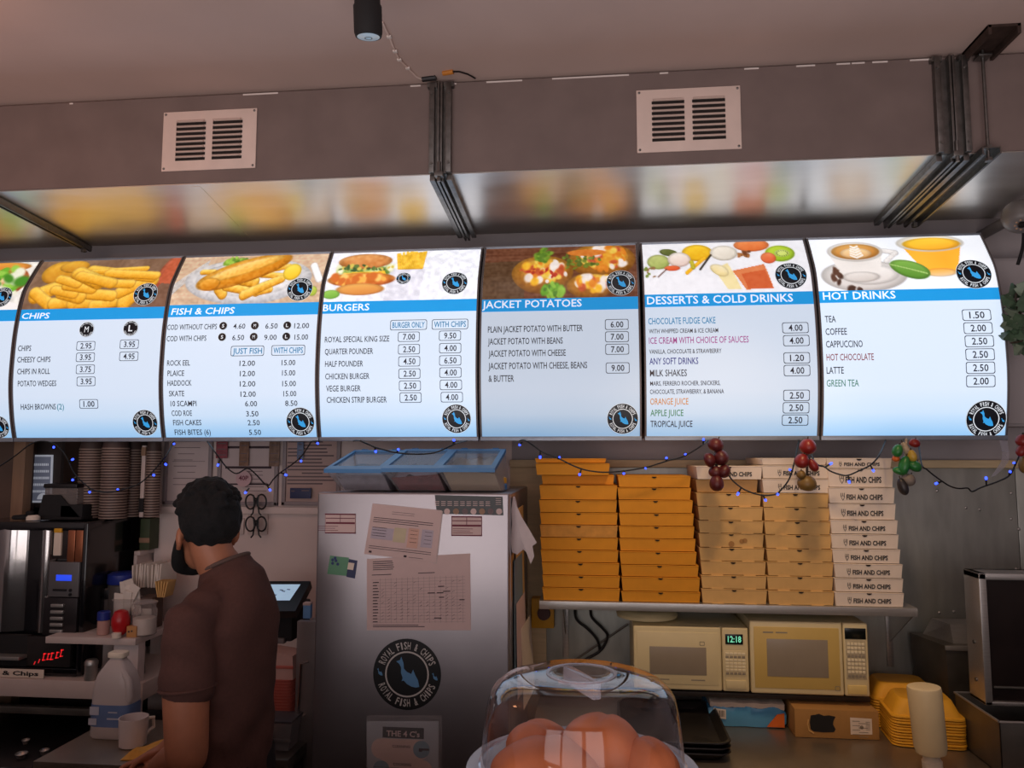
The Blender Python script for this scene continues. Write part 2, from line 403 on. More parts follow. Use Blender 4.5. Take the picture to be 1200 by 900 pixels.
# channel struts below the duct, drop rod, ceiling bracket
def strut(p0, p1, label, w_=.026):
    t = thing('support_channel', label, 'bracket', tuple(p0), 'steel channels under the duct')
    d = Vector(p1)-Vector(p0); L = d.length; rot = d.to_track_quat('Y', 'Z').to_matrix().to_4x4(); M = Matrix.Translation(p0) @ rot
    b = MB(); b.box((-w_/2, 0, -.004), (w_/2, L, 0), M=M)
    for s_ in (-1, 1): b.box((s_*w_/2-.002, 0, -.022), (s_*w_/2+.002, L, 0), M=M); b.box((s_*(w_/2-.004)-.003, 0, -.024), (s_*(w_/2-.004)+.003, L, -.021), M=M)
    b.build('channel', m_galv, t)
    b = MB(); b.cyl(M @ Vector((0, L-.03, -.035)), M @ Vector((0, L-.03, .0)), .006, n=8); b.cyl(M @ Vector((0, L-.03, -.034)), M @ Vector((0, L-.03, -.022)), .011, n=6); b.build('end_bolt', m_galv, t)
    return t
p = AZ(0, 234, DZ-.012); q = AZ(122, 288, DZ-.012); q.x = q.x*.5+p.x*.5; p.x = q.x
p.y = 2.42; q.y = UB-.01; p.z = und(p.y)-.004; q.z = und(q.y)-.004
strut(p, q, 'grey steel channel strut under the left end of the duct')
p = AZ(1168, 174, DZ-.012); q = AZ(1040, 268, DZ-.012); xm = (p.x+q.x)/2
t = strut(Vector((xm, DY-.05, und(DY-.05)-.004)), Vector((xm, UB-.01, und(UB-.01)-.004)), 'grey steel channel strut hung from the threaded rod at the right', .05)
t = thing('threaded_rod', 'thin threaded hanger rod from the ceiling bracket at upper right', 'rod', (xm, DY-.03, DZ))
b = MB(); b.cyl((xm, DY-.03, DZ-.03), (xm, DY-.03, ZC-.01), .005, n=10); b.build('rod', m_galv, t)
b = MB(); b.cyl((xm, DY-.03, DZ), (xm, DY-.03, DZ+.01), .012, n=6); b.cyl((xm, DY-.03, DZ-.038), (xm, DY-.03, DZ-.028), .012, n=6); b.build('nut', m_galv, t)
t = thing('ceiling_bracket', 'rusty cut channel bracket on the ceiling at upper right', 'bracket', (xm, DY-.1, ZC))
m_rust = pm('rusty_steel', (74, 58, 52), .7, .5, var=.3, scale=30)
b = MB(); b.box((xm-.045, DY-.16, ZC-.03), (xm-.035, DY+.0, ZC), bev=.001); b.box((xm+.035, DY-.16, ZC-.03), (xm+.045, DY+.0, ZC), bev=.001); b.box((xm-.045, DY-.16, ZC-.008), (xm+.045, DY, ZC)); b.build('channel', m_rust, t)
b = MB(); b.box((xm-.02, DY-.05, ZC-.036), (xm+.02, DY-.01, ZC-.028), bev=.003); b.build('washer_plate', m_galv, t)

# black spotlight on the ceiling with its cable run
sx = A(432, 30, 1.72)
t = thing('spotlight', 'black cylindrical spotlight hanging from the ceiling with a pale blue lens ring', 'spotlight', (sx.x, 1.72, ZC))
c = Vector((sx.x, 1.72, 0)); zl = A(432, 43, 1.72).z
M = Matrix.Rotation(R_(10), 3, 'X')
b = MB(); b.cyl((c.x, 1.72, ZC), (c.x, 1.72, ZC-.03), .045, n=28); b.cyl((c.x, 1.72, ZC-.03), (c.x, 1.72, zl+.13), .012, n=12); b.build('mount', m_blackm, t)
b = MB(); b.lathe([(.028, .15), (.034, .145), (.034, .10), (.031, .095), (.031, .075), (.034, .07), (.034, .01), (.031, .0), (.027, .0)], (c.x, 1.72, zl), 32, M); b.build('lamp_body', m_blackm, t)
m_lens = pm('pale_blue_lens', (150, 170, 185), .2, var=.03, emit=.35)
b = MB(); b.lathe([(.027, -.001), (.010, -.003), (.010, -.001)], (c.x, 1.72, zl), 32, M); o = b.build('lens', m_lens, t)
b = MB(); b.lathe([(.0095, -.004), (.0072, -.004)], (c.x, 1.72, zl), 24, M, cap=False); b.build('lens_ring', m_black, o)
b = MB(); b.ball((c.x-.006, 1.687, zl+.055), (.003, .002, .006), 8); b.build('switch', m_flake, t)
def cpt(px, py): return AZ(px, py, ZC-.005)
t = thing('ceiling_cable', 'thin clipped cable running from the spotlight to the middle duct joint', 'cable', tuple(cpt(460, 60)))
pts = [cpt(448, 26), cpt(456, 43), cpt(463, 60), cpt(468, 70), cpt(478, 80), cpt(488, 90), cpt(497, 94)]
b = MB(); b.tube(pts, .0028, 6); b.build('cable', m_vent, t)
b = MB(); p, q = cpt(495, 93), cpt(511, 91); b.tube([p, q], .009, 8); b.build('connector', m_black, t)
b = MB(); p, q = cpt(519, 86), cpt(531, 84); b.tube([p, q], .008, 8); b.build('tape_wrap', pm('orange_tape', (190, 120, 40), .6), t)
b = MB(); b.tube([cpt(531, 84), cpt(538, 84), cpt(548, 87), cpt(557, 92)], .0028, 6); b.build('lead', m_black, t)
for k in (1, 2, 3, 4):
    b = MB(); b.box(pts[k]-Vector((.007, .006, .004)), pts[k]+Vector((.007, .006, .003)), bev=.002); b.build('clip', m_flake, t)

# ================================================================== LIGHT-BOX MENU SIGNS
PZ = np.array([(2.946, 2.612), (2.893, 2.53), (2.850, 2.448), (2.822, 2.31), (2.812, 2.18), (2.812, 2.07), (2.828, 1.95), (2.850, 1.862)])[::-1]
_t = np.linspace(0, 1, len(PZ)); _tt = np.linspace(0, 1, 97)
def _cr(a, t):
    n = len(a)-1; k = min(int(t*n), n-1); u = t*n-k
    p0, p1, p2, p3 = a[max(k-1, 0)], a[k], a[k+1], a[min(k+2, n)]
    return .5*(2*p1+(p2-p0)*u+(2*p0-5*p1+4*p2-p3)*u*u+(3*p1-p0-3*p2+p3)*u**3)
_c = np.array([_cr(PZ, t) for t in _tt]); _s = np.concatenate([[0], np.cumsum(np.hypot(*np.diff(_c, axis=0).T))])
SH = _s[-1]; vg = np.linspace(0, SH, 201); yg = np.interp(vg, _s, _c[:, 0]); zg = np.interp(vg, _s, _c[:, 1])
def SP(x, v, off=0):
    y = np.interp(v, vg, yg); z = np.interp(v, vg, zg); e = .004
    dy = np.interp(v+e, vg, yg)-np.interp(v-e, vg, yg); dz = np.interp(v+e, vg, zg)-np.interp(v-e, vg, zg); L = math.hypot(dy, dz)
    return (x, y-off*dz/L, z+off*dy/L)
def surf_at(off): return lambda x, v: SP(x, v, off)
def P2S(px, py):                                   # pixel -> place on the curved row of faces
    d = ray(px, py); t = yg/d[1]; g = CAMZ+d[2]*t-zg
    k = int(np.argmin(np.abs(g))); k = min(max(k, 1), 199)
    for j in (k-1, k):
        if g[j]*g[j+1] <= 0:
            u = g[j]/(g[j]-g[j+1]); return (d[0]*(t[j]+u*(t[j+1]-t[j])), vg[j]+u*(vg[j+1]-vg[j]))
    return (d[0]*t[k], vg[k])

class Pic:                                         # small software painter for the printed food photographs
    def __init__(s, x0, y0, x1, y1, bg, w=200, h=74):
        s.X, s.Y = np.meshgrid(np.linspace(x0, x1, w), np.linspace(y0, y1, h)); s.a = np.zeros((h, w, 3))+np.array(bg, float); s.w, s.h = w, h
    def noise(s, sx, sy, amp, mask=None):
        g = rng.random((sy+2, sx+2)); yy = np.linspace(0, sy, s.h); xx = np.linspace(0, sx, s.w)
        yi = yy.astype(int); xi = xx.astype(int); fy = (yy-yi)[:, None]; fx = (xx-xi)[None]
        n = (g[yi][:, xi]*(1-fy)*(1-fx)+g[yi+1][:, xi]*fy*(1-fx)+g[yi][:, xi+1]*(1-fy)*fx+g[yi+1][:, xi+1]*fy*fx)-.5
        k = 1 if mask is None else mask[..., None]
        s.a = np.clip(s.a+amp*n[..., None]*k, 0, 255)
    def put(s, m, c): s.a = s.a*(1-m[..., None])+np.array(c, float)*m[..., None] if not hasattr(c, 'shape') else s.a*(1-m[..., None])+c*m[..., None]
    def ell(s, cx, cy, rx, ry, c, c2=None, rot=0, soft=None):
        dx, dy = s.X-cx, s.Y-cy; co, si = cos(rot), sin(rot); u = (dx*co+dy*si)/rx; v = (-dx*si+dy*co)/ry
        r = np.hypot(u, v); sf = soft or 3/min(rx, ry); m = np.clip((1-r)/sf+.5, 0, 1)
        if c2 is not None:
            k = np.clip(.5-.5*(v+.3*u), 0, 1)[..., None]; c = np.array(c2, float)*(1-k)+np.array(c, float)*k
            c = c*(1-.22*np.clip((r-.72)/.28, 0, 1))[..., None]
        s.put(m, c); return m
    def cap(s, x0, y0, x1, y1, r, c, c2):
        dx, dy = x1-x0, y1-y0; L2 = dx*dx+dy*dy; t = np.clip(((s.X-x0)*dx+(s.Y-y0)*dy)/L2, 0, 1)
        ex, ey = s.X-(x0+t*dx), s.Y-(y0+t*dy); d = np.hypot(ex, ey); m = np.clip((r-d)/3+.5, 0, 1)
        k = np.clip(.5-ey/r*.6, 0, 1)[..., None]; s.put(m, (np.array(c2, float)*(1-k)+np.array(c, float)*k)*(1-.26*np.clip((d/r-.66)/.34, 0, 1))[..., None]*(1.06-.10*np.clip(rng.random(s.X.shape), 0, 1))[..., None]); return m
    def pol(s, pts, c):
        inside = np.zeros(s.X.shape, bool); n = len(pts)
        for i in range(n):
            (xa, ya), (xb, yb) = pts[i], pts[(i+1) % n]
            if ya == yb: continue
            cnd = ((ya > s.Y) != (yb > s.Y)) & (s.X < (xb-xa)*(s.Y-ya)/(yb-ya)+xa); inside ^= cnd
        s.put(inside.astype(float), c); return inside.astype(float)
    def dots(s, n, cx, cy, rx, ry, r, cols):
        for _ in range(n):
            a = rng.random()*2*pi; q = rng.random()**.5; c = cols[rng.integers(len(cols))]
            s.ell(cx+rx*q*cos(a), cy+ry*q*sin(a), r*(.5+rng.random()), r*(.5+rng.random()), c, rot=rng.random()*3, soft=.6)
GY, GYd, GYl = (246, 196, 60), (206, 136, 24), (255, 226, 120)
def pic_salad():
    p = Pic(-400, 85, 140, 312, (232, 232, 226)); p.ell(-120, 190, 260, 130, (226, 120, 60), (170, 70, 30)); p.noise(40, 16, 60)
    p.dots(40, -150, 200, 200, 90, 22, [(240, 150, 60), (200, 60, 40), (250, 210, 150), (90, 150, 40)])
    p.ell(30, 110, 90, 26, (236, 170, 70), (214, 120, 50)); p.dots(36, 60, 190, 70, 70, 20, [(110, 180, 50), (150, 205, 80), (70, 140, 40), (236, 240, 220)]); p.ell(20, 300, 120, 30, (240, 240, 240)); return p
def pic_chips():
    p = Pic(70, 75, 735, 312, (128, 100, 80)); p.noise(14, 6, 22); p.ell(705, 150, 46, 120, (196, 104, 74), (150, 70, 50), rot=.25); p.pol([(735, 70), (700, 70), (668, 210), (735, 215)], (186, 92, 62)); p.pol([(735, 215), (690, 210), (640, 312), (735, 312)], (120, 88, 70))
    p.ell(180, 140, 80, 62, (236, 180, 60), (196, 130, 30)); p.ell(240, 110, 70, 34, (240, 186, 66), (190, 126, 30))
    for x0, y0, x1, y1, r in ((120, 255, 210, 215, 34), (110, 240, 190, 290, 26), (210, 290, 300, 280, 26), (300, 290, 420, 285, 26), (400, 300, 520, 285, 22), (540, 290, 640, 200, 34), (510, 250, 600, 210, 26), (350, 250, 480, 262, 24), (240, 240, 330, 262, 32), (200, 230, 300, 250, 22), (250, 210, 380, 230, 24), (200, 175, 300, 205, 22), (330, 130, 640, 180, 26), (340, 140, 590, 130, 14), (420, 150, 650, 170, 22), (275, 145, 400, 200, 34), (380, 200, 550, 210, 22), (290, 160, 460, 205, 26)):
        p.cap(x0, y0, x1, y1, r, (255, 214, 96), (216, 146, 26))
    p.noise(60, 24, 18); return p
def pic_fish():
    p = Pic(40, 68, 705, 295, (206, 178, 150)); p.noise(6, 30, 30)
    for k in range(5): p.cap(40, 210+k*10, 160, 90+k*9, 3, (225, 225, 225), (170, 170, 170))
    p.ell(370, 190, 285, 108, (240, 240, 240), (214, 216, 222)); p.ell(370, 182, 240, 84, (226, 228, 232), (244, 244, 246))
    p.dots(50, 290, 100, 50, 22, 12, [(120, 160, 50), (150, 190, 70), (90, 130, 40)])
    for a in ((150, 150, 200, 150, 14), (250, 235, 270, 255, 22), (280, 225, 420, 250, 18), (350, 195, 400, 205, 26), (430, 250, 480, 240, 14), (380, 165, 520, 180, 16), (450, 150, 535, 130, 14), (365, 262, 520, 195, 20)): p.cap(*a, GYl, GYd)
    p.ell(340, 150, 210, 62, (236, 172, 62), (200, 120, 20), rot=-.33); p.ell(340, 135, 170, 30, (250, 214, 130), (232, 170, 60), rot=-.36); p.ell(200, 210, 50, 30, (236, 176, 70), (200, 120, 20)); p.noise(70, 26, 34)
    p.ell(560, 160, 40, 42, (250, 226, 90), (236, 190, 40)); p.cap(650, 130, 690, 200, 16, (250, 250, 250), (235, 235, 235)); p.ell(670, 250, 20, 20, (190, 205, 90), (160, 180, 60)); return p
def pic_burger():
    p = Pic(30, 40, 715, 270, (236, 240, 250)); p.pol([(320, 125), (475, 125), (460, 270), (300, 270)], (222, 224, 236))
    for k in range(16): p.cap(335+k*8.5, 45+rng.random()*20, 352+k*7, 130, 6, (250, 210, 70), (226, 168, 40))
    p.dots(40, 190, 125, 150, 22, 16, [(150, 180, 90), (190, 205, 130), (110, 140, 60), (230, 232, 200)])
    p.ell(190, 88, 125, 40, (222, 160, 96), (196, 120, 60)); p.pol([(100, 145), (290, 140), (300, 165), (110, 165)], (246, 200, 60)); p.ell(190, 180, 155, 34, (232, 160, 70), (196, 96, 40)); p.noise(50, 20, 40)
    p.dots(24, 190, 175, 140, 24, 14, [(240, 176, 80), (206, 110, 46), (250, 200, 110)]); p.dots(30, 200, 122, 130, 14, 9, [(96, 120, 60), (60, 90, 50), (210, 190, 90)])
    p.ell(190, 222, 110, 24, (232, 172, 90), (206, 130, 60)); p.ell(60, 240, 40, 18, (150, 200, 90), (110, 170, 60)); return p
def pic_potato():
    p = Pic(30, 25, 725, 268, (110, 66, 44)); p.noise(5, 40, 30); p.pol([(30, 100), (220, 95), (220, 268), (30, 268)], (92, 66, 44)); p.noise(4, 40, 14)
    for cx, cy, rx, ry in ((300, 160, 140, 88), (570, 100, 150, 90), (520, 220, 110, 50)):
        p.ell(cx, cy, rx, ry, (200, 140, 50), (150, 90, 24)); p.ell(cx+10, cy-15, rx*.72, ry*.66, (244, 190, 70), (230, 150, 40))
        p.dots(46, cx+10, cy-10, rx*.75, ry*.62, 15, [(246, 236, 226), (250, 190, 50), (232, 140, 40), (250, 244, 240), (200, 90, 50), (244, 210, 90)])
    p.dots(26, 300, 70, 34, 34, 12, [(120, 160, 50), (90, 130, 40)]); p.dots(40, 350, 240, 50, 28, 12, [(110, 170, 50), (140, 190, 70), (80, 130, 40)]); p.dots(40, 470, 100, 90, 50, 9, [(120, 140, 50), (90, 110, 40)]); p.dots(12, 300, 160, 70, 40, 9, [(190, 60, 40)]); p.ell(500, 60, 90, 18, (220, 130, 50)); p.noise(70, 26, 26); return p
def pic_desserts():
    p = Pic(20, 25, 755, 275, (240, 243, 250)); p.ell(140, 75, 42, 20, (110, 120, 60), (80, 90, 40), rot=.2); p.ell(90, 125, 52, 40, (196, 206, 130), (160, 176, 90))
    p.ell(520, 45, 80, 36, (240, 150, 90), (224, 110, 50)); p.ell(270, 80, 70, 46, (250, 210, 50), (232, 176, 20)); p.ell(185, 115, 52, 40, (250, 244, 236), (226, 200, 190)); p.ell(390, 85, 62, 42, (246, 242, 230), (220, 214, 200))
    p.cap(215, 185, 300, 110, 9, (250, 200, 40), (236, 170, 30)); p.cap(240, 130, 245, 160, 10, (210, 200, 60), (170, 160, 40)); p.ell(150, 160, 36, 14, (240, 120, 70), (220, 80, 40)); p.cap(85, 200, 125, 165, 3, (120, 80, 60), (100, 60, 50))
    p.cap(275, 170, 330, 95, 5, (70, 60, 50), (40, 36, 30)); p.dots(12, 55, 175, 30, 30, 6, [(150, 110, 70), (120, 140, 60)]); p.dots(16, 485, 95, 34, 18, 7, [(170, 110, 60), (120, 70, 40)])
    p.pol([(330, 170), (400, 140), (450, 258), (390, 258)], (240, 226, 170)); p.ell(360, 175, 44, 26, (248, 238, 200), (236, 216, 150), rot=.5)
    p.pol([(415, 180), (560, 150), (590, 258), (470, 262)], (222, 130, 80)); p.pol([(455, 195), (560, 178), (588, 258), (480, 260)], (206, 96, 50)); p.ell(640, 95, 66, 44, (190, 220, 60), (150, 190, 40)); p.ell(650, 95, 34, 20, (220, 236, 140), (196, 220, 100)); [p.ell(650+24*cos(k*.42), 95+14*sin(k*.42), 2.6, 2.6, (96, 110, 40), soft=.8) for k in range(15)]; p.ell(585, 118, 34, 30, (240, 140, 90), (220, 90, 50)); p.noise(60, 24, 14); return p
def pic_drinks():
    p = Pic(25, 55, 800, 282, (236, 242, 250)); p.ell(235, 225, 190, 62, (224, 222, 220), (206, 200, 196)); p.ell(260, 222, 130, 40, (238, 236, 234), (214, 208, 204))
    p.cap(350, 120, 400, 130, 12, (236, 234, 232), (210, 206, 204)); p.cap(400, 130, 345, 170, 10, (232, 230, 228), (206, 202, 200))
    p.pol([(95, 120), (345, 115), (300, 235), (140, 240)], (226, 222, 218)); p.ell(220, 232, 84, 20, (222, 218, 214), (196, 188, 182)); p.ell(220, 120, 125, 48, (238, 236, 232), (222, 216, 210)); p.ell(222, 120, 108, 38, (214, 160, 84), (176, 110, 40)); p.ell(222, 128, 70, 26, (236, 206, 160), (210, 160, 100))
    for k in range(5): p.cap(222, 150-k*12, 196+k*3, 138-k*11, 4, (250, 246, 240), (240, 230, 216)); p.cap(222, 150-k*12, 250-k*3, 138-k*11, 4, (250, 246, 240), (240, 230, 216))
    p.dots(8, 115, 230, 26, 30, 11, [(70, 46, 36), (90, 60, 46)]); p.dots(6, 180, 275, 40, 8, 10, [(70, 46, 36)])
    p.pol([(430, 90), (700, 95), (640, 225), (500, 225)], (252, 176, 50)); p.ell(570, 222, 70, 16, (244, 170, 60), (230, 200, 160)); p.ell(565, 88, 150, 42, (240, 236, 226), (232, 226, 214)); p.ell(570, 92, 128, 32, (252, 206, 60), (244, 170, 40)); p.noise(8, 4, 16)
    p.ell(440, 205, 86, 36, (130, 180, 80), (84, 136, 46), rot=.25); p.cap(360, 185, 510, 225, 3, (170, 205, 120), (150, 190, 100)); return p

m_frame = pm('dark_sign_frame', (112, 104, 104), .45, .3, var=.08)
m_lip = pm('sign_lip_aluminium', (150, 158, 170), .4, .6)
def backlit(name, rgb_fn, strength):
    """translucent print lit from behind; the blue wash near the foot is part of the print"""
    m = bpy.data.materials.new(name); m.use_nodes = True; nt = m.node_tree; b_ = nt.nodes['Principled BSDF']
    tc = nt.nodes.new('ShaderNodeTexCoord'); sx_ = nt.nodes.new('ShaderNodeSeparateXYZ'); nt.links.new(tc.outputs['Generated'], sx_.inputs[0])
    rp = nt.nodes.new('ShaderNodeValToRGB'); el = rp.color_ramp.elements
    st = rgb_fn; el[0].position, el[0].color = st[0][0], (*lin(st[0][1]), 1); el[1].position, el[1].color = st[-1][0], (*lin(st[-1][1]), 1)
    for pos, c in st[1:-1]: e = el.new(pos); e.color = (*lin(c), 1)
    nt.links.new(sx_.outputs[2], rp.inputs[0]); nt.links.new(rp.outputs[0], b_.inputs['Emission Color']); b_.inputs['Base Color'].default_value = (*lin((150, 158, 170)), 1)
    b_.inputs['Emission Strength'].default_value = strength; b_.inputs['Roughness'].default_value = .35
    return m
GRAD = [(0, (136, 194, 240)), (.04, (160, 206, 244)), (.11, (198, 223, 248)), (.22, (214, 230, 250)), (1, (220, 233, 250))]
INK = dict(k=(42, 40, 50), b=(38, 140, 190), p=(168, 78, 150), n=(40, 34, 132), o=(206, 140, 52), g=(70, 134, 84), r=(156, 66, 58), t=(70, 150, 170), G=(84, 150, 122), B=(48, 36, 40))
m_ink = {k: pm('ink_'+k, v, .5, var=0, emit=.35) for k, v in INK.items()}
SIGNS = [
 dict(label='leftmost lit menu board, cut by the frame, with salad food picture', ox=0, oy=280, s=3.75, px=(-175, 17), band=(312, 362), bx=20, pic=pic_salad, str=.82, logos=[(8, 256, 55), (-4, 826, 54)]),
 dict(label='lit menu board headed CHIPS with a picture of thick chips', ox=0, oy=280, s=3.75, px=(18, 192), band=(312, 362), bx=70, pic=pic_chips, str=.84,
  head=('CHIPS', 95, 215, 352, 28), logos=[(641, 242, 60), (639, 808, 62)], badges=[('M', 382, 398, 38), ('L', 575, 393, 38)],
  rows=[('CHIPS', 79, 137, 493, 26, 'k'), ('CHEESY CHIPS', 76, 222, 543, 26, 'k'), ('CHIPS IN ROLL', 76, 220, 595, 26, 'k'), ('POTATO WEDGES', 79, 248, 648, 26, 'k'), ('HASH BROWNS', 93, 247, 750, 26, 'k'), ('(2)', 252, 283, 749, 26, 't')],
  pw=(94, 44), prices=[(378, 470, '2.95'), (376, 520, '3.95'), (376, 573, '3.75'), (379, 626, '3.95'), (391, 725, '1.00'), (569, 463, '3.95'), (567, 516, '4.95')]),
 dict(label='lit menu board headed FISH & CHIPS with a plate of battered fish', ox=190, oy=280, s=3.747, px=(193, 374), band=(292, 345), bx=15, pic=pic_fish, str=.88,
  head=('FISH & CHIPS', 40, 315, 334, 31), logos=[(605, 220, 62), (608, 803, 67)], badges=[('S', 269, 382, 20), ('M', 408, 381, 20), ('L', 550, 380, 20), ('S', 264, 431, 20), ('M', 403, 430, 20), ('L', 546, 429, 20)],
  rows=[('COD WITHOUT CHIPS', 22, 240, 400, 25, 'k'), ('COD WITH CHIPS', 20, 194, 450, 25, 'k'), ('ROCK EEL', 22, 123, 557, 25, 'k'), ('PLAICE', 24, 97, 602, 25, 'k'), ('HADDOCK', 24, 130, 645, 25, 'k'), ('SKATE', 31, 98, 691, 25, 'k'), ('10 SCAMPI', 38, 152, 735, 25, 'k'), ('COD ROE', 43, 132, 777, 25, 'k'), ('FISH CAKES', 50, 174, 818, 25, 'k'), ('FISH BITES (6)', 57, 215, 860, 25, 'k'),
        ('4.60', 312, 365, 395, 24, 'k'), ('6.50', 453, 507, 394, 24, 'k'), ('12.00', 580, 645, 393, 24, 'k'), ('6.50', 308, 360, 445, 24, 'k'), ('9.00', 448, 503, 444, 24, 'k'), ('15.00', 581, 641, 443, 24, 'k'),
        ('12.00', 340, 408, 558, 24, 'k'), ('12.00', 342, 408, 603, 24, 'k'), ('12.00', 342, 410, 648, 24, 'k'), ('12.00', 345, 412, 693, 24, 'k'), ('6.00', 365, 418, 735, 24, 'k'), ('3.50', 370, 424, 779, 24, 'k'), ('2.50', 377, 430, 818, 24, 'k'), ('5.50', 383, 436, 860, 24, 'k'),
        ('15.00', 525, 585, 555, 24, 'k'), ('15.00', 527, 585, 600, 24, 'k'), ('15.00', 528, 588, 647, 24, 'k'), ('15.00', 533, 590, 691, 24, 'k'), ('8.50', 541, 595, 733, 24, 'k')],
  boxed=[('JUST FISH', 375, 492, 160, 48), ('WITH CHIPS', 554, 489, 160, 48)]),
 dict(label='lit menu board headed BURGERS with a chicken burger picture', ox=370, oy=280, s=3.749, px=(375, 561), band=(278, 330), bx=22, pic=pic_burger, str=.89,
  head=('BURGERS', 32, 235, 318, 32), logos=[(611, 193, 60), (619, 790, 66), (386, 174, 34)],
  rows=[('ROYAL SPECIAL KING SIZE', 40, 323, 455, 26, 'k'), ('QUARTER POUNDER', 40, 252, 508, 26, 'k'), ('HALF POUNDER', 41, 208, 562, 26, 'k'), ('CHICKEN BURGER', 42, 236, 617, 26, 'k'), ('VEGE BURGER', 46, 198, 670, 26, 'k'), ('CHICKEN STRIP BURGER', 49, 313, 720, 26, 'k')],
  boxed=[('BURGER ONLY', 408, 378, 170, 48), ('WITH CHIPS', 590, 375, 166, 48)], pw=(100, 46),
  prices=[(409, 430, '7.00'), (410, 485, '2.50'), (411, 538, '4.50'), (412, 592, '2.50'), (414, 645, '2.50'), (417, 697, '2.50'), (590, 425, '9.50'), (591, 480, '4.00'), (591, 534, '6.50'), (592, 587, '4.00'), (594, 641, '4.00'), (598, 695, '4.00')]),
 dict(label='dimmer lit menu board headed JACKET POTATOES with filled potatoes', ox=555, oy=280, s=3.75, px=(563, 752), band=(268, 322), bx=30, pic=pic_potato, str=.60,
  head=('JACKET POTATOES', 38, 475, 306, 34), logos=[(646, 192, 64), (655, 790, 68)], pw=(103, 48),
  rows=[('PLAIN JACKET POTATO WITH BUTTER', 63, 480, 412, 28, 'k'), ('JACKET POTATO WITH BEANS', 63, 392, 465, 28, 'k'), ('JACKET POTATO WITH CHEESE', 66, 405, 518, 28, 'k'), ('JACKET POTATO WITH CHEESE, BEANS', 65, 499, 573, 28, 'k'), ('& BUTTER', 66, 178, 628, 28, 'k')],
  prices=[(629, 376, '6.00'), (630, 430, '7.00'), (631, 485, '7.00'), (633, 567, '9.00')]),
 dict(label='lit menu board headed DESSERTS & COLD DRINKS with ice cream scoops', ox=745, oy=270, s=3.6, px=(755.5, 959.5), band=(272, 325), bx=40, pic=pic_desserts, str=.72,
  head=('DESSERTS & COLD DRINKS', 48, 665, 313, 34), logos=[(654, 190, 65)], pw=(105, 46),
  rows=[('CHOCOLATE FUDGE CAKE', 53, 337, 397, 27, 'b'), ('WITH WHIPPED CREAM & ICE CREAM', 56, 348, 435, 18, 'B'), ('ICE CREAM WITH CHOICE OF SAUCES', 56, 477, 479, 27, 'p'), ('VANILLA, CHOCOLATE & STRAWBERRY', 57, 362, 521, 18, 'B'), ('ANY SOFT DRINKS', 58, 264, 566, 27, 'n'), ('MILK SHAKES', 60, 216, 616, 27, 'B'), ('MARS, FERRERO ROCHER, SNICKERS,', 61, 357, 655, 18, 'B'), ('CHOCOLATE, STRAWBERRY, & BANANA', 60, 372, 690, 18, 'B'), ('ORANGE JUICE', 61, 222, 735, 26, 'o'), ('APPLE JUICE', 62, 201, 783, 26, 'g'), ('TROPICAL JUICE', 62, 239, 829, 26, 'B')],
  prices=[(673, 411, '4.00'), (677, 465, '4.00'), (679, 538, '1.20'), (680, 591, '4.00'), (678, 696, '2.50'), (676, 748, '2.50'), (672, 800, '2.50')]),
 dict(label='rightmost lit menu board headed HOT DRINKS with coffee and tea cups', ox=940, oy=260, s=3.4615, px=(961.7, 1180), band=(282, 330), bx=65, pic=pic_drinks, str=.96,
  head=('HOT DRINKS', 85, 380, 317, 31), logos=[(695, 210, 66), (745, 800, 74)], pw=(106, 46),
  rows=[('TEA', 93, 137, 408, 26, 'k'), ('COFFEE', 95, 182, 459, 26, 'k'), ('CAPPUCCINO', 97, 246, 510, 26, 'k'), ('HOT CHOCOLATE', 99, 291, 563, 26, 'r'), ('LATTE', 99, 169, 616, 26, 'k'), ('GREEN TEA', 99, 230, 668, 26, 'G')],
  prices=[(707, 378, '1.50'), (713, 431, '2.00'), (718, 484, '2.50'), (721, 538, '2.50'), (723, 592, '2.50'), (724, 646, '2.00')]),
]
def rrect(mb, surf, cx, cy, hw, hh, th, mi=0):
    pts = []
    r = hh*.35
    for k in range(4):
        for j in range(4):
            a = pi/2*k+pi/2*j/3; qx = [1, -1, -1, 1][k]; qy = [1, 1, -1, -1][k]
            pts.append((qx*(hw-r)+r*cos(a), qy*(hh-r)+r*sin(a)))
    n = len(pts); vs = [surf(cx+x, cy+y) for x, y in pts]+[surf(cx+x*(1-th/hw), cy+y*(1-th/hh)) for x, y in pts]
    mb.add(vs, [(i, (i+1) % n, n+(i+1) % n, n+i) for i in range(n)], mi)
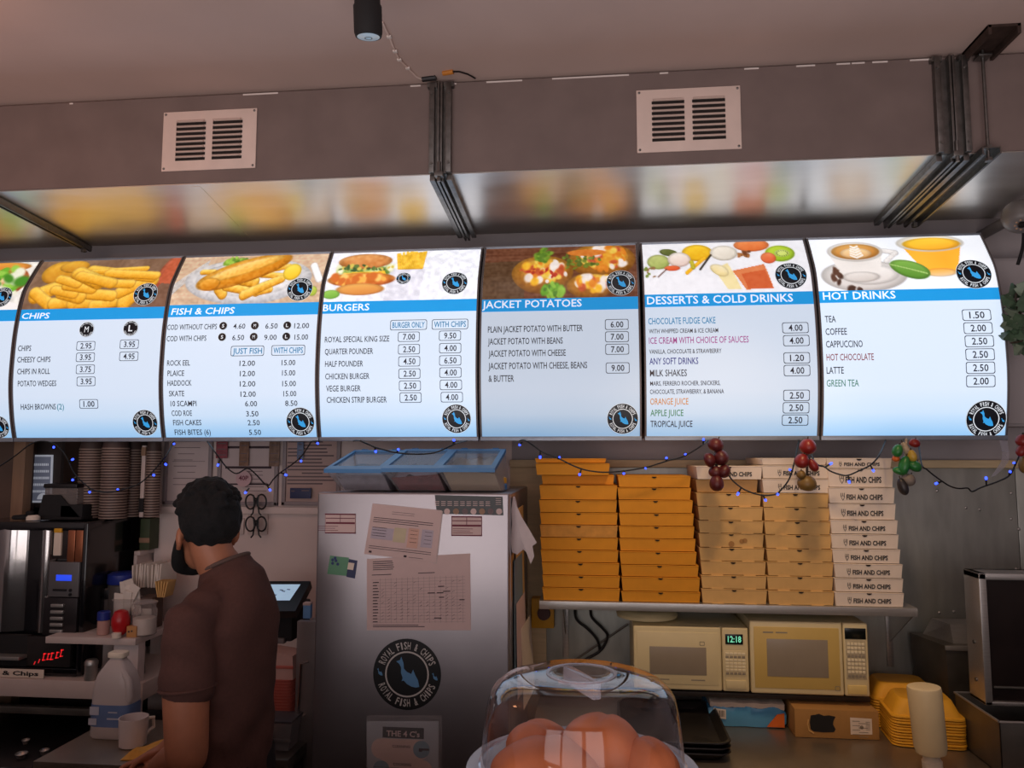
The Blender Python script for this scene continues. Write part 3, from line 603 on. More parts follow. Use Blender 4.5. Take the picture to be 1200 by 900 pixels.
def menu_sign(d):
    ox, oy, s_ = d['ox'], d['oy'], d['s']
    def Z(x, y): return P2S(ox+x/s_, oy+y/s_)
    x0 = P2S(d['px'][0], 513)[0]; x1 = P2S(d['px'][1], 513)[0]; cx = (x0+x1)/2; k_ = (2.82/FPX)/s_
    t = thing('menu_board', d['label'], 'menu sign', (cx, 2.95, 1.86), 'row of lit menu boards')
    # housing: closed box whose front follows the curve
    nv = 26; vv = np.linspace(0, SH, nv); b = MB(); vs = []
    for v in vv:
        p = SP(x0, v, -.006)
        for x in (x0+.003, x1-.003): vs += [(x, p[1], p[2])]
    n0 = len(vs); back = 3.085
    for v in vv:
        p = SP(x0, v, -.006)
        for x in (x0+.003, x1-.003): vs += [(x, back, p[2])]
    fs = []
    for i in range(nv-1):
        a = 2*i; fs += [(a, a+1, a+3, a+2), (n0+a, n0+a+1, n0+a+3, n0+a+2), (a, a+2, n0+a+2, n0+a), (a+1, a+3, n0+a+3, n0+a+1)]
    fs += [(0, 1, n0+1, n0), (2*nv-2, 2*nv-1, n0+2*nv-1, n0+2*nv-2)]
    b.add(vs, fs); b.build('housing', pm('sign_housing_grey', (146, 138, 138), .5, var=.05), t)
    g = backlit('lit_face', GRAD, d['str']); nv = 60; vv = np.linspace(.006, SH-.004, nv); b = MB(); vs = []
    for v in vv: vs += [SP(x0+.006, v, 0), SP(x1-.006, v, 0)]
    b.add(vs, [(2*i, 2*i+1, 2*i+3, 2*i+2) for i in range(nv-1)]); face = b.build('face_panel', g, t)
    # side rails and bottom lip
    for xr in (x0+.0035, x1-.0035):
        b = MB(); rings = []
        for v in np.linspace(0, SH, 40):
            rings.append([SP(xr-.0032, v, -.004), SP(xr+.0032, v, -.004), SP(xr+.0032, v, .005), SP(xr-.0032, v, .005)])
        b.loft(rings); b.build('side_rail', m_frame, t)
    p = SP(x0, 0); q = SP(x0, SH); b = MB(); b.box((x0, p[1]-.010, p[2]-.010), (x1, p[1]+.02, p[2]+.006), bev=.002); b.build('bottom_lip', m_lip, t)
    b = MB(); b.box((x0, q[1]-.004, q[2]-.003), (x1, q[1]+.03, q[2]+.006), bev=.002); b.build('top_lip', m_lip, t)
    # printed picture, band, heading
    vb1 = Z(d['bx'], d['band'][0])[1]; vb0 = Z(d['bx'], d['band'][1])[1]
    pc = d['pic'](); b = MB(); H_, W_ = pc.h, pc.w
    xs = np.linspace(x0+.007, x1-.007, W_); vv = np.linspace(SH-.005, vb1-.001, H_)
    vs = []
    for v in vv:
        base = SP(0, v, .0012); vs += [(x, base[1], base[2]) for x in xs]
    b.add(vs, [(r*W_+c, r*W_+c+1, (r+1)*W_+c+1, (r+1)*W_+c) for r in range(H_-1) for c in range(W_-1)])
    o = b.build('food_picture', attr_mat('food_print_%d' % round(d['str']*100), d['str']*.86, .35), t)
    ca = o.data.color_attributes.new('ink', 'FLOAT_COLOR', 'POINT'); a = pc.a.reshape(-1, 3)/255; a = np.where(a <= .04045, a/12.92, ((a+.055)/1.055)**2.4)
    ca.data.foreach_set('color', np.concatenate([a, np.ones((len(a), 1))], 1).astype(np.float32).ravel())
    m_band = pm('blue_heading_band_%d' % round(d['str']*100), (26, 150, 222), .4, var=.02, emit=d['str']*.85); b = MB(); vs = []
    for v in np.linspace(vb0, vb1, 8): vs += [SP(x0+.007, v, .0014), SP(x1-.007, v, .0014)]
    b.add(vs, [(2*i, 2*i+1, 2*i+3, 2*i+2) for i in range(7)]); band = b.build('heading_band', m_band, t)
    m_wt = pm('white_lettering_%d' % round(d['str']*100), (232, 240, 250), .4, var=0, emit=d['str']*.95)
    if 'head' in d:
        tx, xl, xr, yb, cp = d['head']; p, q = Z(xl, yb), Z(xr, yb); b = MB(); put_text(b, surf_at(.0022), tx, p[0], p[1], q[0], p[1], cp*k_, off=.01, lean=.12 if d['head'][0] in ('CHIPS', 'FISH & CHIPS') else 0); b.build('heading_lettering', m_wt, band, smooth=False)
    if d.get('rows'):
        keys = sorted({r[5] for r in d['rows']}|{'k', 'b'}); b = MB()
        for tx, xl, xr, yb, cp, c in d['rows']:
            p, q = Z(xl, yb), Z(xr, yb); put_text(b, surf_at(.0014), tx, p[0], p[1], q[0], p[1], cp*k_, keys.index(c), off=.008)
        for tx, bx_, by_, bw, bh in d.get('boxed', []):
            c = Z(bx_, by_); put_text(b, surf_at(.0014), tx, c[0]-bw*k_*.44, c[1]-13*k_, c[0]+bw*k_*.44, c[1]-13*k_, 26*k_, keys.index('b'), off=.012)
        b.build('menu_lettering', [m_ink[k] for k in keys], t, smooth=False)
    b = MB()
    for tx, bx_, by_, bw, bh in d.get('boxed', []):
        c = Z(bx_, by_); rrect(b, surf_at(.0014), c[0], c[1], bw/2*k_, bh/2*k_, 2.6*k_)
    for bx_, by_, tx in d.get('prices', []):
        bw, bh = d['pw']; c = Z(bx_, by_); rrect(b, surf_at(.0014), c[0], c[1], bw/2*k_, bh/2*k_, 2.6*k_)
        put_text(b, surf_at(.0014), tx, c[0]-27*k_, c[1]-13*k_, c[0]+29*k_, c[1]-13*k_, 26*k_, off=.014)
    if b.v: b.build('price_lettering', m_ink['k'], t, smooth=False)
    lm = (pm('badge_dark', (26, 32, 44), .4, var=.02), pm('badge_white_%d' % round(d['str']*100), (222, 232, 240), .4, var=0, emit=d['str']*.8), pm('badge_blue_%d' % round(d['str']*100), (52, 158, 226), .4, var=0, emit=d['str']*.8))
    for lx, ly, lr in d['logos']:
        c = Z(lx, ly); logo(t, surf_at, c[0], c[1], lr*k_, lm)
    for ch, bx_, by_, r in d.get('badges', []):
        c = Z(bx_, by_); b = MB(); disc(b, surf_at(.0014), c[0], c[1], 0, r*k_, 28); o = b.build('size_badge', lm[0], t, smooth=False)
        b = MB(); h = r*k_*(.75 if r > 30 else .8); put_text(b, surf_at(.0022), ch, c[0]-h*.36, c[1]-h/2, c[0]+h*.36, c[1]-h/2, h, off=0 if ch == 'M' else .02); disc(b, surf_at(.0022), c[0], c[1], r*k_*.93, r*k_*.99, 28)
        if r > 30: arc_text(b, 'ROYAL FISH & CHIPS', c[0], c[1], r*k_*.70, pi/2, 2.3, r*k_*.18, surf_at(.0022)); arc_text(b, 'ROYAL FISH & CHIPS', c[0], c[1], r*k_*.70, -pi/2, 2.3, r*k_*.18, surf_at(.0022), False)
        b.build('badge_lettering', lm[1], o, smooth=False)
    return t
for d in SIGNS: menu_sign(d)
# ================================================================== PIZZA BOXES ON THE STEEL SHELF
SF = 2.74                                          # shelf front
pl, pr = A(632, 702, SF), A(1075, 712, SF); zs = (pl.z+pr.z)/2-.004; zsb = zs-.028
t = thing('wall_shelf', 'long steel wall shelf carrying the stacks of pizza boxes', 'shelf', ((pl.x+pr.x)/2, SF, zs))
b = MB(); b.box((pl.x, SF, zs-.003), (pr.x, WY-.012, zs)); b.box((pl.x, SF-.003, zsb), (pr.x, SF, zs), bev=.0012); b.box((pl.x, SF, zsb), (pr.x, SF+.02, zsb+.002))
b.build('shelf_top', m_steel2, t)
for x in (A(663, 740, WY).x, A(1040, 740, WY).x):
    b = MB(); b.box((x-.012, WY-.022, zsb-.25), (x+.012, WY-.012, zsb), bev=.002); b.prism([(x-.002, WY-.02, zsb-.16), (x-.002, WY-.02, zsb), (x-.002, SF+.08, zsb)], (.004, 0, 0))
    b.build('shelf_bracket', m_steel2, t)

m_or = pm('orange_card', (218, 146, 30), .75, var=.05, scale=20)
m_or2 = pm('faded_orange_card', (206, 146, 66), .8, var=.14, scale=30)
m_tn = pm('tan_card', (214, 172, 108), .8, var=.05, scale=25)
m_wc = pm('white_card', (232, 216, 200), .7, var=.03, scale=20)
m_inner = pm('brown_card_inside', (120, 84, 50), .85)
m_slot = pm('dark_card_slot', (40, 26, 18), .9)
m_print = pm('black_print', (30, 26, 26), .6, var=0)
m_stain = pm('grease_stain', (168, 120, 62), .6, var=.1)
ORD = ['bottom', 'second', 'third', 'fourth', 'fifth', 'sixth', 'seventh', 'eighth', 'ninth', 'tenth', 'eleventh', 'twelfth']
def pizza_box(x0, x1, z0, z1, Y, depth, face, label, group, text=False, notch=True, flap=False, text_l=.30, stain=False):
    cx = (x0+x1)/2; W = x1-x0; H = z1-z0; t = thing('pizza_box', label, 'pizza box', (cx, Y, z0), group)
    lip = .004; b = MB()
    # tray: open card box, front wall leaning out a touch towards the top
    th = .0022; g = .0012
    b.hexa([(x0+lip, Y+.003, z0+g), (x1-lip, Y+.003, z0+g), (x1-lip, Y+depth, z0+g), (x0+lip, Y+depth, z0+g), (x0, Y, z1-.004), (x1, Y, z1-.004), (x1, Y+depth, z1-.004), (x0, Y+depth, z1-.004)])
    if flap:
        for k in (-.25, .25): b.box((cx+k*W-.02, Y+.001, z0-.0012), (cx+k*W+.02, Y+.004, z0+.003))
    b.build('tray', face, t, smooth=False)
    b = MB(); b.box((x0-.0006, Y-.0012, z1-.0042), (x1+.0006, Y+depth+.001, z1-.0012), bev=.0008, seg=1); b.build('lid', face, t)
    if notch:
        n = 10; r = .0085; vs = [(cx+r*cos(pi+pi*k/n), Y-.0018, z1-.003+r*.72*sin(pi+pi*k/n)) for k in range(n+1)]
        b = MB(); b.prism(vs, (0, .002, 0)); b.build('thumb_notch', m_slot, t, smooth=False)
    if text:
        sf = lambda x, v: (x, Y-.0012+.003*max(0, (z1-v)/H)-.0004, v)
        b = MB(); zc = z0+H*.40; h = H*.30; xl = x0+W*text_l; put_text(b, sf, 'FISH AND CHIPS', xl, zc-h/2, xl+W*.545, zc-h/2, h, off=.03)
        c = (xl-W*.055, zc)                      # small line drawing of chips in a cone
        for q in ([(-.5, .1), (0, -.9), (.5, .1), (.2, .3), (-.3, .3)], ): 
            for i in range(5):
                p0, p1 = q[i], q[(i+1) % 5]; s_ = h*.75; d = Vector((p1[0]-p0[0], p1[1]-p0[1])).normalized()*.0007
                b.add([sf(c[0]+p0[0]*s_-d.y, c[1]+p0[1]*s_+d.x), sf(c[0]+p1[0]*s_-d.y, c[1]+p1[1]*s_+d.x), sf(c[0]+p1[0]*s_+d.y, c[1]+p1[1]*s_-d.x), sf(c[0]+p0[0]*s_+d.y, c[1]+p0[1]*s_-d.x)], [(0, 1, 2, 3)])
        for k in (-.35, 0, .3): b.add([sf(c[0]+(k-.09)*h, c[1]+.2*h), sf(c[0]+(k+.02)*h, c[1]+.2*h), sf(c[0]+(k+.06)*h, c[1]+.85*h), sf(c[0]+(k-.05)*h, c[1]+.85*h)], [(0, 1, 2, 3)])
        b.build('lettering', m_print, t, smooth=False)
    if stain:
        b = MB(); sf = lambda x, v: (x, Y-.0006+.003*max(0, (z1-v)/H)-.0012, v)
        for u, v_, r in ((.50, .25, .010), (.66, .45, .008), (.71, .5, .008)): disc(b, sf, x0+W*u, z0+H*v_, 0, r, 14)
        b.build('grease_stain', m_stain, t, smooth=False)
    return t
def stack(tops, bot, xb, xt, Y, depth, make):
    """tops: pixel rows of the box tops from the lowest up; xb / xt: left and right pixel columns at the foot and top"""
    zt = [A((xb[0]+xb[1])/2, py, Y).z for py in tops]; z0 = zs
    k0 = zt[0]-A(700, bot, Y).z
    base = zs; shift = base-A((xb[0]+xb[1])/2, bot, Y).z
    n = len(tops); prev = base
    for i in range(n):
        u = i/max(1, n-1); j = (random.random()-.5)*1.6
        a = A(xb[0]+(xt[0]-xb[0])*u+j, tops[i], Y).x; c = A(xb[1]+(xt[1]-xb[1])*u+j, tops[i], Y).x
        top = zt[i]+shift*(1-u); make(i, a, c, prev, top, Y+(random.random()-.5)*.006, depth); prev = top
    return prev
D_ = .285
def mk(colname, face, grp, where):
    def f(i, a, c, z0, z1, Y, d):
        fc = face
        if colname == 'orange' and where.startswith('leftmost') and i == 5: fc = m_or2
        lab = f'{colname} pizza box, {ORD[i]}{"" if i == 0 else " from bottom"} of the {where}'
        if fc is m_or2: lab = f'faded orange pizza box, sixth from bottom of the {where}'
        st = colname == 'tan' and where.startswith('third') and i == 4
        if st: lab = f'tan pizza box with grease stains, fifth from bottom of the {where}'
        pizza_box(a, c, z0, z1, Y, d, fc, lab, grp, stain=st, flap=colname == 'tan')
    return f
YB = SF+.012
G1 = 'orange pizza boxes on the shelf'; G2 = 'plain tan pizza boxes on the shelf'; G3 = 'white printed pizza boxes on the shelf'
top = stack([686.6, 672.4, 657.7, 643.3, 628.9, 614.4, 600.2, 585.6, 568.5], 702, (636, 726.6), (632, 723), YB, D_, mk('orange', m_or, G1, 'leftmost stack on the shelf'))
a, c = A(634, 560, YB).x, A(720, 560, YB).x; z = A(677, 557, YB).z
pizza_box(a, c, top, z, YB+.030, D_-.03, m_or, 'orange pizza box pushed back, third from top of the leftmost stack', G1, notch=False)
z2 = A(671, 543, YB).z; a, c = A(628, 550, YB).x, A(714.5, 550, YB).x
pizza_box(a, c, z, z2, YB-.004, D_, m_or, 'orange pizza box jutting left, second from top of the leftmost stack', G1, notch=False)
pizza_box(a-.004, c-.012, z2, A(671, 537, YB).z, YB+.02, D_-.03, m_or, 'flat orange pizza box topmost on the leftmost stack', G1, notch=False)
stack([690.7, 674, 660, 644.7, 630, 615.4, 600.7, 585.4, 571, 557.5], 703.5, (728, 820.5), (724, 809), YB, D_, mk('orange', m_or, G1, 'second stack from the left'))
top = stack([690, 674, 657.6, 641.7, 625, 610, 593.6, 577.7], 707.5, (822.5, 899), (816.5, 892), YB, D_, mk('tan', m_tn, G2, 'third stack from the left'))
z = A(855, 562, YB).z; pizza_box(A(817, 565, YB).x, A(890, 565, YB).x, top, z, YB+.03, D_-.03, m_tn, 'tan pizza box pushed back under the white one in the third stack', G2, notch=False)
pizza_box(A(816, 555, YB).x, A(893, 555, YB).x, z, A(855, 546, YB).z, YB-.003, D_, m_wc, 'white printed pizza box on top of the third stack from the left', G3, True)
z = A(826, 545, YB+.1).z
top = stack([693, 676, 659, 643.7, 627, 611, 595, 578], 710, (900.7, 978), (893.5, 971), YB, D_, mk('tan', m_tn, G2, 'fourth stack from the left'))
for i, (py, nm) in enumerate(((561, 'third from top'), (545, 'second from top'), (536.6, 'topmost'))):
    z = A(932, py, YB).z; pizza_box(A(893, 550, YB).x, A(971-(i == 2)*2, 550, YB).x, top, z, YB, D_, m_wc, f'white printed pizza box, {nm} of the fourth stack from the left', G3, i < 2, notch=False, text_l=.32); top = z
def mkw(i, a, c, z0, z1, Y, d):
    pizza_box(a, c, z0, z1, Y, d, m_wc, f'white printed pizza box, {ORD[i]}{"" if i == 0 else " from bottom"} of the rightmost stack', G3, True, text_l=.27)
stack([693.5, 677, 660, 643, 625.6, 609, 590, 571, 549, 536.6], 710.6, (979, 1060), (969, 1045.5), SF+.006, D_, mkw)

# ================================================================== MICROWAVES, their shelf, worktop
t = thing('microwave_shelf', 'dark steel shelf under the two cream microwaves', 'shelf', (A(880, 815, 2.74).x, 2.74, A(880, 815, 2.74).z))
xa, xb_ = A(737, 812, 2.74).x, A(1026, 820, 2.74).x; zm = A(740, 806, 2.75).z-.018; zm = min(zm, A(880, 812, 2.75).z-.014)
b = MB(); b.box((xa-.03, 2.79, zm-.016), (xb_, WY-.012, zm), bev=.002); b.build('shelf_top', pm('dark_shelf_steel', (70, 62, 56), .45, .6), t)
b = MB(); b.box((xa-.03, WY-.03, zm-.05), (xb_, WY-.014, zm-.001), bev=.002); b.build('wall_rail', pm('dark_shelf_steel', (70, 62, 56)), t)
m_mwc = pm('cream_enamel', (222, 206, 160), .4, var=.03)
m_mwy = pm('yellowed_enamel', (206, 176, 98), .45, var=.05, scale=8)
m_mwg = pm('grey_mesh_glass', (150, 138, 120), .3, var=.03)
m_mwk = pm('pale_key', (236, 224, 190), .5)
m_mwd = pm('grey_key_print', (150, 140, 122), .6)
m_disp = pm('dark_display', (18, 22, 20), .2)
m_led = pm('green_display_digits', (120, 220, 180), .5, emit=.7)
def microwave(tl, tr, br, bl, Y, split, label, front, style):
    P0, P1 = A(*bl, Y), A(*tr, Y); x0, x1 = (A(*bl, Y).x+A(*tl, Y).x)/2, (A(*br, Y).x+A(*tr, Y).x)/2
    z0 = zm+.012; z1 = (A(*tl, Y).z+A(*tr, Y).z)/2; W, H = x1-x0, z1-z0; xs = x0+W*split
    t = thing('microwave', label, 'microwave', ((x0+x1)/2, Y, zm))
    b = MB(); b.box((x0, Y+.018, z0), (x1, Y+.30, z1), bev=.008); b.build('casing', m_mwc, t)
    X = lambda u: x0+W*u
    Zf = lambda v: z0+H*v
    b = MB(); b.box((x0, Y, z0), (xs-.0015, Y+.02, z1), bev=.006, seg=3); d = b.build('door', m_mwc, t)
    b = MB(); b.box((x0+.012, Y-.002, z0+.018), (xs-.012, Y+.004, z1-.018), bev=.003); b.build('door_panel', front, d)
    u0, u1, v0, v1 = style['win']; b = MB(); b.box((X(u0), Y-.0035, Zf(v0)), (X(u1), Y, Zf(v1)), bev=.002); b.build('door_window', m_mwg, d)
    b = MB(); sf = plane_y(Y-.002, .0008); put_lines(b, sf, [(X(a), X(b_), Zf(v)) for a, b_, v in style['marks']], H*.018)
    for (ua, va) in style['squares']: rrect(b, sf, X(ua), Zf(va), W*.022, H*.032, .002)
    b.build('printed_mark', m_mwd, d, smooth=False)
    b = MB(); b.box((xs+.0015, Y, z0), (x1, Y+.02, z1), bev=.006, seg=3); c = b.build('control_panel', m_mwc, t)
    pw = x1-xs; q = lambda u, v: (xs+pw*u, z0+H*v)
    a, e = q(*style['disp'][:2]), q(*style['disp'][2:]); b = MB(); b.box((a[0], Y-.0025, a[1]), (e[0], Y+.002, e[1]), bev=.001); o = b.build('display', m_disp, c)
    if style.get('digits'):
        b = MB(); put_text(b, plane_y(Y-.0025, .0006), style['digits'], a[0]+.008, a[1]+(e[1]-a[1])*.22, e[0]-.006, a[1]+(e[1]-a[1])*.22, (e[1]-a[1])*.58, off=.02); o2 = b.build('display_digits', m_led, c, smooth=False)
    nx, ny, ku0, ku1, kv0, kv1, kr = style['keys']
    b = MB(); a, e = q(ku0-.04, kv0-.02), q(ku1+.04, kv1+.02); b.box((a[0], Y-.0012, a[1]), (e[0], Y+.002, e[1]), bev=.0008); b.mi = 1
    for i in range(nx):
        for j in range(ny):
            u = ku0+(ku1-ku0)*(i+.5)/nx; v = kv0+(kv1-kv0)*(j+.5)/ny; a = q(u, v); hw = pw*(ku1-ku0)/nx*.40; hh = H*(kv1-kv0)/ny*.34; b.mi = 1 if (j+kr) % 5 else 2
            b.box((a[0]-hw, Y-.003, a[1]-hh), (a[0]+hw, Y, a[1]+hh), bev=.0008, seg=1)
    b.build('keypad', [style['pad'], m_mwk, m_mwd], c)
    a, e = q(.12, style['btn'][0]), q(.88, style['btn'][1]); b = MB(); b.box((a[0], Y-.005, a[1]), (e[0], Y+.004, e[1]), bev=.003); b.build('door_button', style['bc'], c)
    for sx in (x0+.04, x1-.04):
        for sy in (Y+.05, Y+.26): b = MB(); b.cyl((sx, sy, zm), (sx, sy, z0+.002), .012, n=12); b.build('foot', m_black, t)
    return t
microwave((741, 732), (875, 737), (880, 810), (744, 805), 2.765, .770, 'smaller cream microwave on the left with a lit green display', m_mwc,
  dict(win=(.14, .635, .24, .68), marks=[(.21, .31, .155), (.50, .62, .155)], squares=[(.60, .74)], disp=(.14, .74, .80, .90), digits='12:18', keys=(5, 7, .12, .88, .26, .62, 0), pad=m_mwc, btn=(.05, .18), bc=m_mwc))
microwave((878, 727), (1015, 731), (1021, 814), (881, 811), 2.755, .790, 'larger yellowed cream microwave on the right with a dark display', m_mwy,
  dict(win=(.14, .66, .24, .76), marks=[(.11, .20, .84), (.22, .32, .84)], squares=[(.73, .10)], disp=(.08, .78, .92, .93), keys=(5, 9, .14, .86, .25, .74, 0), pad=pm('speckled_keypad', (186, 172, 140), .6, var=.2, scale=90), btn=(.03, .15), bc=pm('yellow_button', (226, 200, 128), .5)))

# right worktop between the fridge and the end of the kitchen
t = thing('worktop', 'stainless steel worktop along the back wall on the right', 'worktop', (.7, 2.3, WZ))
b = MB(); b.box((-.22, 2.28, WZ-.04), (1.98, WY-.014, WZ), bev=.006); b.build('top', pm('worktop_steel', (158, 148, 136), .38, .8, var=.10, scale=6, rough_var=.07), t)
b = MB(); b.box((-.22, WY-.026, WZ), (1.98, WY-.013, WZ+.045), bev=.003); b.build('upstand', m_steel2, t)
b = MB(); b.box((-.20, 2.34, .0), (1.96, WY-.05, WZ-.04)); b.build('cupboard', m_steeldk, t, smooth=False)

# black trays
m_tray = pm('black_tray_plastic', (30, 28, 28), .45, var=.15)
for k in range(3):
    p0 = AZ(862, 899, WZ); z = WZ+.001+k*.016; x1_, y0 = p0.x-.006, p0.y+.02
    t = thing('serving_tray', 'black serving tray, '+('bottom', 'middle', 'topmost')[k]+' of the stack beside the cake dome', 'tray', (x1_-.15, y0+.2, z), 'black trays beside the dome')
    b = MB(); x0_ = x1_-.33; yb = y0+.40
    def rr(ins, zz):
        pts = []; r = .045
        for q, (sx, sy) in enumerate(((1, 1), (-1, 1), (-1, -1), (1, -1))):
            cx_ = (x1_-ins-r) if sx > 0 else (x0_+ins+r); cy_ = (yb-ins-r) if sy > 0 else (y0+ins+r)
            for j in range(6): a = pi/2*q+pi/2*j/5; pts.append((cx_+r*cos(a), cy_+r*sin(a), zz))
        return pts
    b.loft([rr(.022, z), rr(.0, z+.022), rr(-.003, z+.024), rr(.002, z+.026), rr(.022, z+.006), rr(.10, z+.005)]); b.build('tray_shell', m_tray, t)
    b = MB(); b.loft([rr(-.0005, z+.0235), rr(-.004, z+.0245), rr(-.003, z+.0275), rr(.004, z+.0275)], cap=False); b.build('rim', m_black, t)

# blue pack of wipes, cardboard box
p, q = AZ(831, 853, WZ), AZ(922, 854, WZ); Y0 = 2.80; p = A(831, 850, Y0); q = A(922, 854, Y0)
t = thing('napkin_pack', 'blue and orange plastic pack of white napkins beside the cardboard box', 'napkin pack', ((p.x+q.x)/2, Y0, WZ))
m_film = pm('blue_printed_film', (86, 158, 206), .25, var=.12, scale=9, bump=.25); m_nap = pm('white_paper', (226, 216, 206), .8, var=.05)
h = .088; b = MB(); rings = []
for u in np.linspace(0, 1, 14):
    x = p.x+(q.x-p.x)*u; e = .010*max(0, 1-min(u, 1-u)*12); wob = .004*sin(u*17)
    rings.append([(x, Y0+e+wob*.5, WZ+.002+e), (x, Y0-.002+wob*.4, WZ+.045), (x, Y0+e+.003, WZ+h*.74-e+wob), (x, Y0+.05, WZ+h*.78-e+wob), (x, Y0+.17, WZ+h*.76-e), (x, Y0+.18, WZ+.002+e)])
b.loft(rings); b.build('film_wrap', m_film, t)
b = MB(); rings = []
for u in np.linspace(.02, .98, 14):
    x = p.x+(q.x-p.x)*u; wob = .004*sin(u*23+1); rings.append([(x, Y0+.004, WZ+h*.70+wob), (x, Y0+.002+wob, WZ+h*.90), (x, Y0+.03, WZ+h+wob), (x, Y0+.15, WZ+h+wob*.5), (x, Y0+.172, WZ+h*.7)])
b.loft(rings); b.build('napkins', pm('white_napkins_in_film', (214, 200, 186), .35, var=.12, scale=14, bump=.3), t)
sfp = plane_y(Y0-.004, .001); L = q.x-p.x
b = MB(); b.add([sfp(p.x+L*.74, WZ+.005), sfp(p.x+L*.97, WZ+.005), sfp(p.x+L*.97, WZ+.052), sfp(p.x+L*.88, WZ+.048), sfp(p.x+L*.80, WZ+.024)], [(0, 1, 2, 3, 4)]); b.build('orange_print', pm('orange_print', (220, 108, 40), .35), t, smooth=False)
b = MB(); b.add([sfp(p.x+L*.06, WZ+.030), sfp(p.x+L*.22, WZ+.026), sfp(p.x+L*.22, WZ+.058), sfp(p.x+L*.06, WZ+.062)], [(0, 1, 2, 3)])
for k in range(11): b.add([plane_y(Y0-.004, .002)(p.x+L*(.075+.012*k), WZ+.034), plane_y(Y0-.004, .002)(p.x+L*(.075+.012*k)+.0008+.0006*(k % 3), WZ+.034), plane_y(Y0-.004, .002)(p.x+L*(.075+.012*k)+.0008+.0006*(k % 3), WZ+.055), plane_y(Y0-.004, .002)(p.x+L*(.075+.012*k), WZ+.055)], [(0, 1, 2, 3)], 1)
b.build('barcode_label', [m_nap, m_print], t, smooth=False)

p = AZ(932, 865, WZ); q = AZ(1031, 867, WZ); Y0 = (p.y+q.y)/2; x0, x1 = A(932, 865, Y0).x, A(1031, 867, Y0).x; z1 = A(980, 832, Y0).z
t = thing('cardboard_box', 'brown cardboard box with a torn hand hole, beneath the right microwave', 'box', ((x0+x1)/2, Y0, WZ))
m_cb = pm('brown_cardboard', (172, 128, 72), .85, var=.07, scale=16)
b = MB(); b.box((x0, Y0, WZ+.001), (x1, Y0+.22, z1), bev=.0025); b.build('carton', m_cb, t)
cx, cz = x0+(x1-x0)*.335, WZ+(z1-WZ)*.54
hole = [(-.040, -.022), (-.030, -.030), (.0, -.032), (.034, -.030), (.040, -.020), (.032, -.004), (.034, .008), (.041, .022), (.020, .026), (.004, .024), (-.012, .030), (-.024, .026), (-.038, .024), (-.042, .0)]
b = MB(); b.prism([(cx+x*1.0, Y0-.001, cz+y*.95) for x, y in hole], (0, .006, 0)); b.build('torn_hole', m_blackm, t, smooth=False)
b = MB(); b.tube([(cx-.046, Y0-.001, cz+.01), (cx-.049, Y0-.002, cz-.006), (cx-.045, Y0-.001, cz-.026), (cx-.03, Y0-.001, cz-.034)], .002, 6); b.build('torn_edge', m_tn, t)
sf = plane_y(Y0, .0008); a, c = x0+(x1-x0)*.66, x0+(x1-x0)*.915
b = MB(); b.add([sf(a, WZ+.016), sf(c, WZ+.018), sf(c, z1-.024), sf(a, z1-.022)], [(0, 1, 2, 3)])
put_lines(b, plane_y(Y0, .0016), [(a+.006+.02*(k % 2), a+.03+.025*(k % 2), z1-.034-.007*k) for k in range(8)]+[(c-.02, c-.006, z1-.036-.006*k) for k in range(5)], .0018, 1)
disc(b, plane_y(Y0, .0016), a+(c-a)*.52, z1-.052, 0, .006, 12, 1)
b.build('shipping_label', [m_wc, m_mwd], t, smooth=False)

# yellow foam clamshells, two nested stacks
m_foam = pm('yellow_foam', (240, 178, 48), .6, var=.04, scale=20)
def clam_mesh():
    b = MB()
    def ring(w_, d_, z, r=.028):
        pts = []
        for q, (sx, sy) in enumerate(((1, 1), (-1, 1), (-1, -1), (1, -1))):
            for j in range(5): a = pi/2*q+pi/2*j/4; pts.append((sx*(w_/2-r)+r*cos(a), sy*(d_/2-r)+r*sin(a), z))
        return pts
    b.loft([ring(.158, .120, .050, .03), ring(.166, .128, .046, .03), ring(.206, .160, .004), ring(.222, .176, .002), ring(.224, .178, -.003), ring(.218, .172, -.004), ring(.202, .156, -.002), ring(.162, .122, .043, .03)])
    return b
def clam_stack(cx, cy, n, rz, where, grp):
    first = None
    for k in range(n):
        z = WZ+.006+k*.0088
        lab = f'yellow foam container, {ORD[k]}{"" if k == 0 else " from bottom"} of the {where}'
        if k == n-1: lab = f'topmost yellow foam container of the {where}'
        if first is None:
            o = clam_mesh().build('foam_container', m_foam, None); first = o; o['label'] = lab; o['category'] = 'food container'; o['group'] = grp
        else: o = dup(first, (0, 0, 0), lab)
        o.location = (cx+(random.random()-.5)*.003, cy+(random.random()-.5)*.003, z); o.rotation_euler = (0, 0, rz+(random.random()-.5)*.02)
p = AZ(1092, 880, WZ); clam_stack(p.x+.012, p.y+.10, 11, -.10, 'front stack behind the sauce bottle', 'front stack of yellow foam containers')
p = AZ(1075, 864, WZ); clam_stack(p.x+.005, p.y+.16, 11, -.08, 'rear stack beside the cardboard box', 'rear stack of yellow foam containers')

